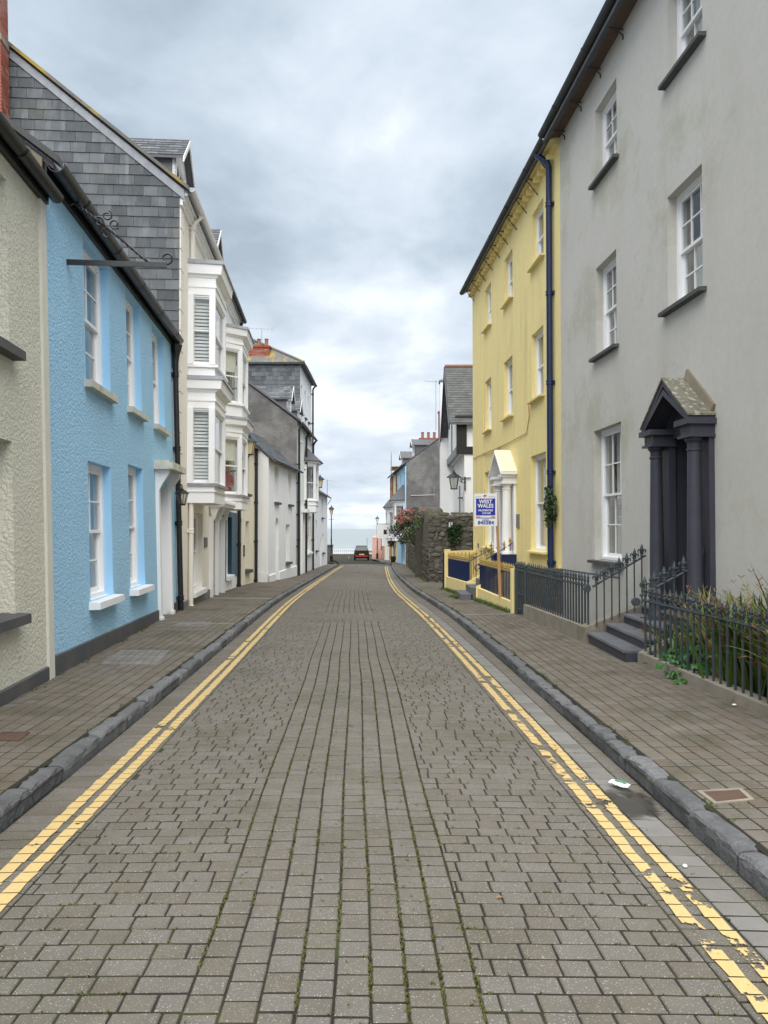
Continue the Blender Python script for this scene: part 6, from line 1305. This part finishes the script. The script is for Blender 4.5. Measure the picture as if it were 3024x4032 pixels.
k = q.y / FX * .2652; MB().box(-.2 , .62 * 1, 0, .7, 0, 275 * k).build('pier', m_stonem, ip) if False else None
wv = 80 * k; MB().box(-wv / 2, wv / 2, 0, .6, -.1, 255 * k).build('shaft', m_stone, ip); MB().box(-wv / 2 - .05, wv / 2 + .05, -.05, .65, 255 * k, 275 * k).build('cap', m_stone, ip); MB().box(-wv / 2 - .05, wv / 2 + .05, -.05, .65, -.1, .18).build('base', m_stone, ip)
for i in range(4): MB().tube([(-wv / 2 - .3 + .0 * i, .3, .35 + i * .28), (-wv / 2 - .12, .3, .45 + i * .28), (-wv / 2, .3, .35 + i * .28)], .025, 5).build('iron_scroll', m_black, ip)
# ---- promenade wall with white railing
pm = thing('promenade_railing', 'white iron railing on a low stone wall above the sea', 'railing', loc=(-5, 94, zr(94)))
MB().box(-7, 12, 0, .4, -.6, .42).build('low_wall', m_stonem, pm); MB().box(-7.02, 12.02, -.05, .45, .42, .5).build('coping', m_conc, pm)
for z in (.6, 1.08): MB().tube([(-7, .2, z), (12, .2, z)], .03, 6).build('rail', m_paint, pm)
bmv = MB().tube([(0, .2, .5), (0, .2, 1.1)], .022, 5); me_b = bpy.data.meshes.new('baluster'); me_b.from_pydata(bmv.v, [], bmv.f); me_b.materials.append(m_paint)
for i in range(76): link('baluster', me_b, pm, (-7 + i * .25, 0, 0))
MB().tube([(4.9, .4, 0), (4.9, .4, 3.3)], .03, 6).build('pole', m_steel, pm) if False else None
q = ray(*D1(925, 820)); T = 88.0; sp_o = thing('signpost', 'thin grey signpost near the promenade railing', 'sign', loc=(q.x / q.y * T, T, zr(T))); hh = EYE + q.z / q.y * T - zr(T)
MB().tube([(0, 0, 0), (0, 0, hh)], .04, 6).build('pole', m_steel, sp_o); MB().box(.05, .75, -.02, .02, hh - 1.75, hh - 1.5).build('plate', m_plinthg, sp_o); MB().tube([(-2.1, 0, .3), (-2.1, 0, hh - 2.9), (0, 0, hh - 2.9)], .035, 6).build('bar', m_steel, sp_o)
q = ray(*D1(853, 952)); T = 90.0; tl = thing('coin_telescope', 'dark viewing telescope on a pedestal before the promenade railing', 'telescope', loc=(q.x / q.y * T, T, zr(T))); hh = EYE + q.z / q.y * T - zr(T)
MB().lathe([(.22, 0), (.1, .15), (.08, hh - .6), (.14, hh - .5)], (0, 0, 0), 10).build('pedestal', m_black, tl); MB().lathe([(.2, hh - .5), (.38, hh - .35), (.4, hh - .1), (.25, hh)], (0, 0, 0), 10).build('head', m_black, tl)
# ---- parked hatchback
q = gp(*D1(845, 1158)); car = thing('parked_car', 'small black hatchback with red rear bumper parked facing the sea', 'car', loc=(q.x, q.y + .15, zr(q.y)), rz=R(3))
def loft(secs, name, mat, parent):
    mb = MB(); m = len(secs[0][1])
    for y, pr in secs: mb.v += [(x, y, z) for x, z in pr]
    for i in range(len(secs) - 1):
        for k in range(m): k2 = (k + 1) % m; mb.f.append((i*m + k, i*m + k2, (i+1)*m + k2, (i+1)*m + k))
    mb.f += [tuple(range(m))[::-1], tuple((len(secs) - 1) * m + k for k in range(m))]; return mb.build(name, mat, parent, smooth=True)
def sec(w, z0, z1, wt): return [(-w * .92, z0), (w * .92, z0), (w, z0 + .18), (w, z1 * .55), (wt, z1), (-wt, z1), (-w, z1 * .55), (-w, z0 + .18)]
loft([(0, sec(.74, .3, .82, .70)), (.1, sec(.80, .22, .98, .74)), (.9, sec(.81, .2, 1.0, .76)), (2.6, sec(.81, .2, .95, .76)), (3.2, sec(.78, .22, .82, .70)), (3.45, sec(.7, .28, .62, .6))], 'body', m_carblk, car)
loft([(.08, [(-.72, .9), (.72, .9), (.66, 1.1), (-.66, 1.1)]), (.45, [(-.74, .9), (.74, .9), (.58, 1.44), (-.58, 1.44)]), (1.6, [(-.74, .9), (.74, .9), (.58, 1.48), (-.58, 1.48)]), (2.5, [(-.74, .88), (.74, .88), (.62, .95), (-.62, .95)])], 'cabin', m_carblk, car)
loft([(.5, [(-.57, 1.44), (.57, 1.44), (.55, 1.49), (-.55, 1.49)]), (1.6, [(-.57, 1.47), (.57, 1.47), (.55, 1.52), (-.55, 1.52)])], 'roof_panel', m_carblk, car)
MB().hexa([(-.74, -.012, .55), (.74, -.012, .55), (.74, .1, .55), (-.74, .1, .55), (-.70, -.004, 1.0), (.70, -.004, 1.0), (.70, .12, 1.0), (-.70, .12, 1.0)]).build('tailgate', m_carblk, car)
MB().hexa([(-.58, .02, 1.02), (.58, .02, 1.02), (.58, .06, 1.02), (-.58, .06, 1.02), (-.5, .26, 1.38), (.5, .26, 1.38), (.5, .3, 1.38), (-.5, .3, 1.38)]).build('rear_window', m_carblk, car)
MB().hexa([(-.62, -.06, .36), (.62, -.06, .36), (.62, .08, .36), (-.62, .08, .36), (-.70, -.05, .54), (.70, -.05, .54), (.70, .08, .54), (-.70, .08, .54)]).build('rear_bumper', m_carred, car)
MB().box(-.26, .26, -.075, -.055, .56, .68).build('number_plate', m_plate, car)
for sg in (-1, 1):
    MB().box(sg * .69 - .05, sg * .69 + .05, -.02, .1, .80, 1.0).build('tail_light', m_carred, car); MB().box(sg * .9 - .09, sg * .9 + .09, 2.1, 2.2, .92, 1.06).build('door_mirror', m_carwht, car)
    for y in (.55, 2.85):
        Mx = Matrix.Translation((sg * .70, y, .29)) @ Matrix.Rotation(R(90), 4, 'Y'); w_ = MB().lathe([(.2, -.09), (.29, -.07), (.29, .07), (.2, .09)], (0, 0, 0), 18).build('wheel', m_tyre, car, M=Mx, smooth=True); MB().lathe([(.18, -.095), (.19, .095), (.05, .1)], (0, 0, 0), 14).build('rim', m_steel, w_, M=Mx)
# ---- service covers in the footways, litter, puddle
def cover(label, corners, z, mat_in, mat_fr, inset, lat=None, name='access_cover'):
    P = [Vector((*gp(*c, .1).xy, 0)) for c in corners]; P = [Vector((p.x, p.y, z(p.x, p.y) + .006)) for p in P]; c0 = sum(P, Vector()) / 4
    t = thing(name, label, 'cover', loc=c0); L = [p - c0 for p in P]; I = [p * (1 - inset) for p in L]; dn = Vector((0, 0, -.02))
    fr = MB()
    for i in range(4): j = (i + 1) % 4; fr.hexa([L[i] + dn, L[j] + dn, I[j] + dn, I[i] + dn, L[i], L[j], I[j], I[i]])
    fr.build('frame', mat_fr, t)
    if lat:
        nu, nv = lat; f = lambda a, b: (I[0] * (1 - a) + I[1] * a) * (1 - b) + (I[3] * (1 - a) + I[2] * a) * b
        for i in range(nu):
            for k in range(nv):
                q = [f((i + .04) / nu, (k + .05) / nv), f((i + .96) / nu, (k + .05) / nv), f((i + .96) / nu, (k + .95) / nv), f((i + .04) / nu, (k + .95) / nv)]; MB().hexa([p + dn for p in q] + [p + Vector((0, 0, -.001)) for p in q]).build('block', mat_in, t)
        MB().hexa([p + dn * 1.4 for p in I] + [p + dn * .6 for p in I]).build('tray', m_bed, t)
    else: MB().hexa([p + dn for p in I] + [p + Vector((0, 0, -.003)) for p in I]).build('lid', mat_in, t)
cover('grey block filled access cover in the footway by the blue house', [L2(655, 2125), L2(1030, 2125), L2(1105, 2035), L2(790, 2035)], pavezL, m_chan, m_cover, .02, (7, 5))
cover('smaller block filled access cover near the white door of the blue house', [L2(1125, 1876), L2(1345, 1876), L2(1385, 1850), L2(1190, 1850)], pavezL, m_chan, m_cover, .02, (6, 3))
Q2 = zm(1512, 2600, .9114); Q1 = zm(0, 2600, .9114)
cover('rusty iron cover in a concrete surround in the railed footway', [Q2(1425, 612), Q2(1600, 596), Q2(1545, 548), Q2(1350, 556)], pavezR, m_rust, m_conc, .2, None, 'stopcock_cover')
cover('rusty brown cover in the footway below the grey cream house', [Q1(-40, 345), Q1(80, 345), Q1(130, 308), Q1(10, 308)], pavezL, m_rust, m_rust, .08, None, 'stopcock_cover')
# narrow pale drainage slabs across the footway
pd = [gp(*Q2(x, y)) for x, y in ((1000, 590), (1060, 655), (1130, 640), (1190, 610), (1150, 575), (1060, 563))]; mb = MB(); c0 = sum(pd, Vector()) / len(pd)
pm_ = bpy.data.materials.new('puddle_water'); pm_.use_nodes = True
def puddle_nodes(m):
    N, L = m.node_tree.nodes, m.node_tree.links; b = N['Principled BSDF']; b.inputs['Base Color'].default_value = (.05, .046, .038, 1); b.inputs['Roughness'].default_value = .12
    tc = N.new('ShaderNodeTexCoord'); ln = N.new('ShaderNodeVectorMath'); ln.operation = 'LENGTH'; mp = N.new('ShaderNodeMapping'); mp.inputs['Scale'].default_value = (5.0, 3.6, 0); L.new(tc.outputs['Object'], mp.inputs[0]); L.new(mp.outputs[0], ln.inputs[0])
    n = N.new('ShaderNodeTexNoise'); n.inputs['Scale'].default_value = 9; n.inputs['Detail'].default_value = 6; L.new(tc.outputs['Object'], n.inputs[0])
    ad = N.new('ShaderNodeMath'); ad.operation = 'MULTIPLY_ADD'; L.new(n.outputs[0], ad.inputs[0]); ad.inputs[1].default_value = 1.1; L.new(ln.outputs['Value'], ad.inputs[2])
    r = N.new('ShaderNodeMapRange'); r.inputs[1].default_value = 1.15; r.inputs[2].default_value = 1.5; r.inputs[3].default_value = .8; r.inputs[4].default_value = 0; L.new(ad.outputs[0], r.inputs[0]); L.new(r.outputs[0], b.inputs['Alpha'])
puddle_nodes(pm_)
n = 12; cp_ = Vector((KR(c0.y) - .2, c0.y, 0)); pu = MB()
for i in range(n + 1):
    for k in range(7): x, y = cp_.x - .22 + .42 * k / 6, cp_.y - .36 + .72 * i / n; pu.v.append((x - cp_.x, y - cp_.y, camber(x, y) - camber(cp_.x, cp_.y)))
pu.f = [(i*7 + k, i*7 + k + 1, (i+1)*7 + k + 1, (i+1)*7 + k) for i in range(n) for k in range(6)]
pu.build('puddle', pm_, None, loc=(cp_.x, cp_.y, camber(cp_.x, cp_.y) + .0045), kind='structure')
p0, p1 = gp(*Q2(985, 530)), gp(*Q2(1065, 555)); lt = thing('litter_wrapper', 'crumpled white and green wrapper lying by the puddle', 'litter', loc=((p0 + p1) / 2) + Vector((0, 0, .004)), rz=math.atan2(p1.y - p0.y, p1.x - p0.x)); W = (p1 - p0).length
mb = MB(); nx, ny = 10, 5; rg = random.Random(4)
for i in range(nx + 1):
    for k in range(ny + 1): mb.v.append((W * (i / nx - .5) + rg.uniform(-.003, .003), .05 * (k / ny - .5) * 1.4 + rg.uniform(-.002, .002), .004 + .014 * math.sin(math.pi * k / ny) + rg.uniform(0, .007)))
for i in range(nx):
    for k in range(ny): mb.f.append((i*(ny+1) + k, (i+1)*(ny+1) + k, (i+1)*(ny+1) + k + 1, i*(ny+1) + k + 1))
mb.build('foil', m_wrap, lt); MB().box(-W * .3, W * .3, -.012, .012, .022, .026).build('print', M('green_print', (.1, .3, .2), .5), lt)
for i, (px, py, lb, mt, sz) in enumerate(((498, 1028, 'dry orange leaf lying on the road setts', m_leafdry, .02), (1300, 880, 'white pebble by the channel blocks', m_paint, .012), (1513, 198, 'white shell fragment on the railed footway', m_paint, .02))):
    g = gp(*Q2(px, py), .0 if i < 2 else .1); t = MB(); rg = random.Random(i)
    if i == 0: t.add([(-sz, 0, .004), (0, -sz * .5, .01), (sz, 0, .006), (0, sz * .5, .012)], [(0, 1, 2, 3)])
    else: t.lathe([(.001, 0), (sz * .7, .003), (sz, .009), (sz * .6, .015), (.001, .017)], (0, 0, 0), 8)
    ob_ = t.build(('fallen_leaf', 'pebble', 'shell')[i], mt, None, loc=(g.x, g.y, (camber(g.x, g.y) if i < 2 else pavezR(g.x, g.y)) + .002)); tag(ob_, lb, ('leaf', 'pebble', 'shell')[i])
# ---- planting behind the near railing
def strap(mb, b, az, L, w, lean, droop, rg, seg=7):
    d = Vector((math.cos(az), math.sin(az), 0)); s = Vector((-d.y, d.x, 0)); p = Vector(b); ang = lean; n0 = len(mb.v)
    for i in range(seg + 1):
        t = i / seg; ww = w * (1 - t) ** .6 * (.5 + 1.0 * min(1, t * 3)) * .7; fold = Vector((0, 0, ww * .25))
        mb.v += [tuple(p - s * ww + fold), tuple(p), tuple(p + s * ww + fold)]
        p = p + (d * math.sin(ang) + Vector((0, 0, math.cos(ang)))) * (L / seg); ang += droop / seg * (0.4 + 1.4 * t)
    for i in range(seg):
        k = n0 + 3 * i; mb.f += [(k, k + 1, k + 4, k + 3), (k + 1, k + 2, k + 5, k + 4)]
rg = random.Random(77); bed = []
spots = [(3.68, 8.3, 1.0, 'rust tinged strap leaved clump next to the near door column'), (3.5, 7.6, 1.0, 'strap leaved clump with dry stems in the middle of the railed bed'), (3.62, 6.8, 1.25, 'tall strap leaved clump against the grey wall by the railing'), (3.48, 6.15, 1.1, 'broad green strap leaved clump pushing through the near railing'), (3.28, 8.6, .6, 'drooping strap leaved clump beside the slate steps'), (3.6, 5.4, 1.15, 'strap leaved clump at the outer end of the railed bed')]
for i, (x, y, H, lb) in enumerate(spots):
    t = thing('strap_leaf_plant', lb, 'plant', loc=(x + .1, y, zR(y) - .02), group='strap leaved plants in the railed bed'); g = MB(); dr_ = MB()
    for _ in range(260 if i != 4 else 80):
        az = rg.uniform(0, 6.28); L = H * rg.uniform(.5, 1.08); b = (rg.gauss(0, .13), rg.gauss(0, .22), 0); ln = abs(rg.gauss(.2, .16)); dp = rg.uniform(.2, 1.5)
        strap(g if rg.random() < .87 else dr_, b, az, L, rg.uniform(.02, .042) * (1.25 if i in (3, 5) else 1), ln, dp, rg)
    g.build('foliage', m_leaf, t); dr_.build('dry_foliage', m_leafdry, t)
    st_ = MB()
    for _ in range(14 if i < 3 else 5):
        az = rg.uniform(0, 6.28); L = H * rg.uniform(1.0, 1.35); pth = []; p = Vector((rg.gauss(0, .08), rg.gauss(0, .1), 0)); a = rg.uniform(.05, .4)
        for k in range(9): pth.append(p.copy()); p = p + (Vector((math.cos(az), math.sin(az), 0)) * math.sin(a) + Vector((0, 0, math.cos(a)))) * L / 8; a += .13
        st_.tube(pth, [.004 - .0003 * k for k in range(9)], 4)
        for k in range(4, 9):
            for sgn in (-1, 1): q = pth[k]; e_ = q + Vector((-math.sin(az) * sgn * .03, math.cos(az) * sgn * .03, .03)); st_.tube([q, e_], [.003, .005], 4)
    st_.build('dry_stems', m_leafdry, t)
gn = thing('leafy_ground_plant', 'bright green lobed leaf plant at the kerb of the railed bed', 'plant', loc=(3.22, 8.15, zR(8.15) + .02)); mb = MB()
for _ in range(150):
    p = Vector((rg.gauss(0, .13), rg.gauss(0, .26), abs(rg.gauss(.12, .11)))); s = rg.uniform(.03, .055); a0 = rg.uniform(0, 6.28); nz = Vector((rg.gauss(-.4, .3), rg.gauss(-.4, .3), 1)).normalized(); u = nz.cross(Vector((1, 0, 0))).normalized(); v = nz.cross(u); n0 = len(mb.v); mb.v.append(tuple(p)); k = 20
    for i in range(k): rr = s * (.62 + .38 * abs(math.sin(2.5 * 2 * math.pi * i / k))); a = a0 + 2 * math.pi * i / k; mb.v.append(tuple(p + (u * math.cos(a) + v * math.sin(a)) * rr + nz * .012 * math.sin(5 * a)))
    mb.f += [(n0, n0 + 1 + i, n0 + 1 + (i + 1) % k) for i in range(k)]
mb.build('foliage', m_leafgr, gn); st_ = MB()
for _ in range(12): a = rg.uniform(0, 6.28); st_.tube([(0, 0, -.04), (.1 * math.cos(a), .2 * math.sin(a), .12)], .004, 4)
st_.build('stems', m_leafgr, gn)
soil = MB().quad((fx(4.2) + .17, 4.2, .06), (4.25, 4.2, .06), (3.95, 9.0, .06), (fx(9.0) + .17, 8.98, .06)).build('soil', m_bed, None, kind='structure')
# ---- weeds along the yellow plinth and house bases
wd = MB(); rg = random.Random(31)
for _ in range(420):
    y = rg.uniform(15.3, 24.8)
    if 19.0 < y < 19.4: continue
    x = fy(y) - abs(rg.gauss(0, .05)) - (.0 if not 19.1 < y < 20.4 else .35); tuft(wd, (x, y, pavezR(x, y) - .005), 12, .10 * rg.uniform(.4, 1.4), .07, rg, .006)
for _ in range(160): y = rg.uniform(30, 51); x = 1.72 - .006 * (y - 30) - abs(rg.gauss(0, .07)); tuft(wd, (x, y, pavezR(x, y)), 8, .09, .08, rg, .01)
tag(wd.build('wall_foot_weeds', m_grass, None, kind='stuff'), 'green weeds growing along the foot of the yellow plinth', 'weeds')
wl = MB()
for _ in range(500):
    y = rg.uniform(6.3, 28); x0 = (-2.76 - .097 * y) if y < 15.8 else -4.29 - .0745 * (y - 15.8); x = x0 + .03 + abs(rg.gauss(0, .03))
    if math.sin(y * 1.7) + math.sin(y * 4.1 + 1) > .2: tuft(wl, (x, y, pavezL(x, y) - .004), 6, .025, .03, rg, .005)
tag(wl.build('wall_foot_moss', m_moss, None, kind='stuff'), 'moss and small weeds at the foot of the blue house wall', 'moss')
# ---- person seated in the bay window
def person():
    t = thing('person', 'person in a pink top seated behind the lower bay window of the white house', 'person', loc=SEATED)
    J = [((0, 0, .12), .14), ((0, 0, .34), .15), ((.0, -.04, .56), .15), ((0, -.06, .66), .055), ((.0, -.08, .74), .085), ((.0, -.09, .84), .09),            # pelvis..head
         ((-.17, -.04, .58), .055), ((-.2, -.16, .36), .045), ((-.12, -.36, .3), .032), ((-.1, -.43, .3), .035),                                            # arm toward the sill
         ((.17, -.04, .58), .055), ((.2, -.1, .34), .045), ((.14, -.3, .26), .032), ((.12, -.36, .26), .035),
         ((-.1, -.2, .1), .085), ((-.12, -.42, .08), .065), ((-.12, -.44, -.3), .05), ((.1, -.2, .1), .085), ((.12, -.42, .08), .065), ((.12, -.44, -.3), .05)]
    E = [(0, 1), (1, 2), (2, 3), (3, 4), (4, 5), (2, 6), (6, 7), (7, 8), (8, 9), (2, 10), (10, 11), (11, 12), (12, 13), (0, 14), (14, 15), (15, 16), (0, 17), (17, 18), (18, 19)]
    me = bpy.data.meshes.new('body'); me.from_pydata([j[0] for j in J], E, []); o = link('body', me, t); md = o.modifiers.new('skin', 'SKIN'); 
    for i, j in enumerate(J): me.skin_vertices[0].data[i].radius = (j[1], j[1])
    me.skin_vertices[0].data[0].use_root = True; sb_ = o.modifiers.new('sub', 'SUBSURF'); sb_.levels = sb_.render_levels = 2
    me.materials.append(m_pinktop); t.rotation_euler = (0, 0, R(15))
    hd = MB().lathe([(.01, -.13), (.06, -.11), (.085, -.05), (.092, .0), (.085, .06), (.05, .105), (.005, .12)], (0, -.095, .83), 14).build('head', m_skin, t, smooth=True)
    MB().tube([(0, -.185, .83), (0, -.2, .81), (0, -.185, .795)], [.01, .014, .008], 6).build('nose', m_skin, hd)
    for sg in (-1, 1): MB().lathe([(.002, 0), (.01, .004), (.002, .008)], (sg * .035, -.178, .84), 6).build('eye', m_hair, hd); MB().lathe([(.002, -.02), (.016, 0), (.002, .02)], (sg * .093, -.09, .82), 6).build('ear', m_skin, hd)
    MB().box(-.022, .022, -.184, -.176, .772, .779).build('mouth', m_flower, hd)
    MB().lathe([(.08, -.12), (.105, -.06), (.108, .02), (.095, .09), (.05, .125), (.005, .135)], (0, -.06, .84), 14).build('hair', m_hair, t, smooth=True)
    for sg, hx, hz in ((-1, -.1, .3), (1, .12, .26)):
        hand = MB().tube([(hx, -.42, hz), (hx, -.5, hz - .01)], [.03, .036], 8).build('hand', m_skin, t, smooth=True)
        for k in range(4): x = hx + (k - 1.5) * .017; l = (.055, .068, .072, .06)[k]; MB().tube([(x, -.49, hz - .01), (x, -.49 - l * .6, hz - .014), (x, -.49 - l, hz - .03)], [.009, .008, .006], 6).build('finger', m_skin, hand, smooth=True)
        MB().tube([(hx - sg * .03, -.45, hz), (hx - sg * .055, -.48, hz - .005), (hx - sg * .06, -.505, hz - .015)], [.011, .009, .007], 6).build('thumb', m_skin, hand, smooth=True)
person()
ss = SEATED; seat = thing('window_seat', 'cushioned window seat inside the lower bay of the white house', 'seat', loc=(ss.x, ss.y, ss.z - .35)); MB().box(-.6, .45, -.5, .5, 0, .4).build('base', m_conc, seat); MB().box(-.58, .43, -.48, .48, .4, .46).build('cushion', m_curt, seat)

# ---- look-alikes share a group
GROUPS = {'terraced_house': 'terraced houses along the street', 'town_house': 'tall town houses behind the railings', 'forecourt_railing': 'iron railings round the forecourts', 'lamp_post': 'iron lamp posts at the sea end', 'street_lantern': 'black lanterns on the house walls', 'wall_lantern': 'black lanterns on the house walls',
          'estate_agent_board': 'estate agent boards', 'ivy_patch': 'ivy on the stone wall', 'access_cover': 'service covers in the footway', 'stopcock_cover': 'service covers in the footway', 'doorstep_flight': 'steps up to the front doors', 'tv_antenna': 'rooftop aerials'}
for o in list(COL.objects):
    if o.parent is None and 'category' in o and 'group' not in o:
        g = GROUPS.get(o.name.split('.')[0])
        if g: o['group'] = g
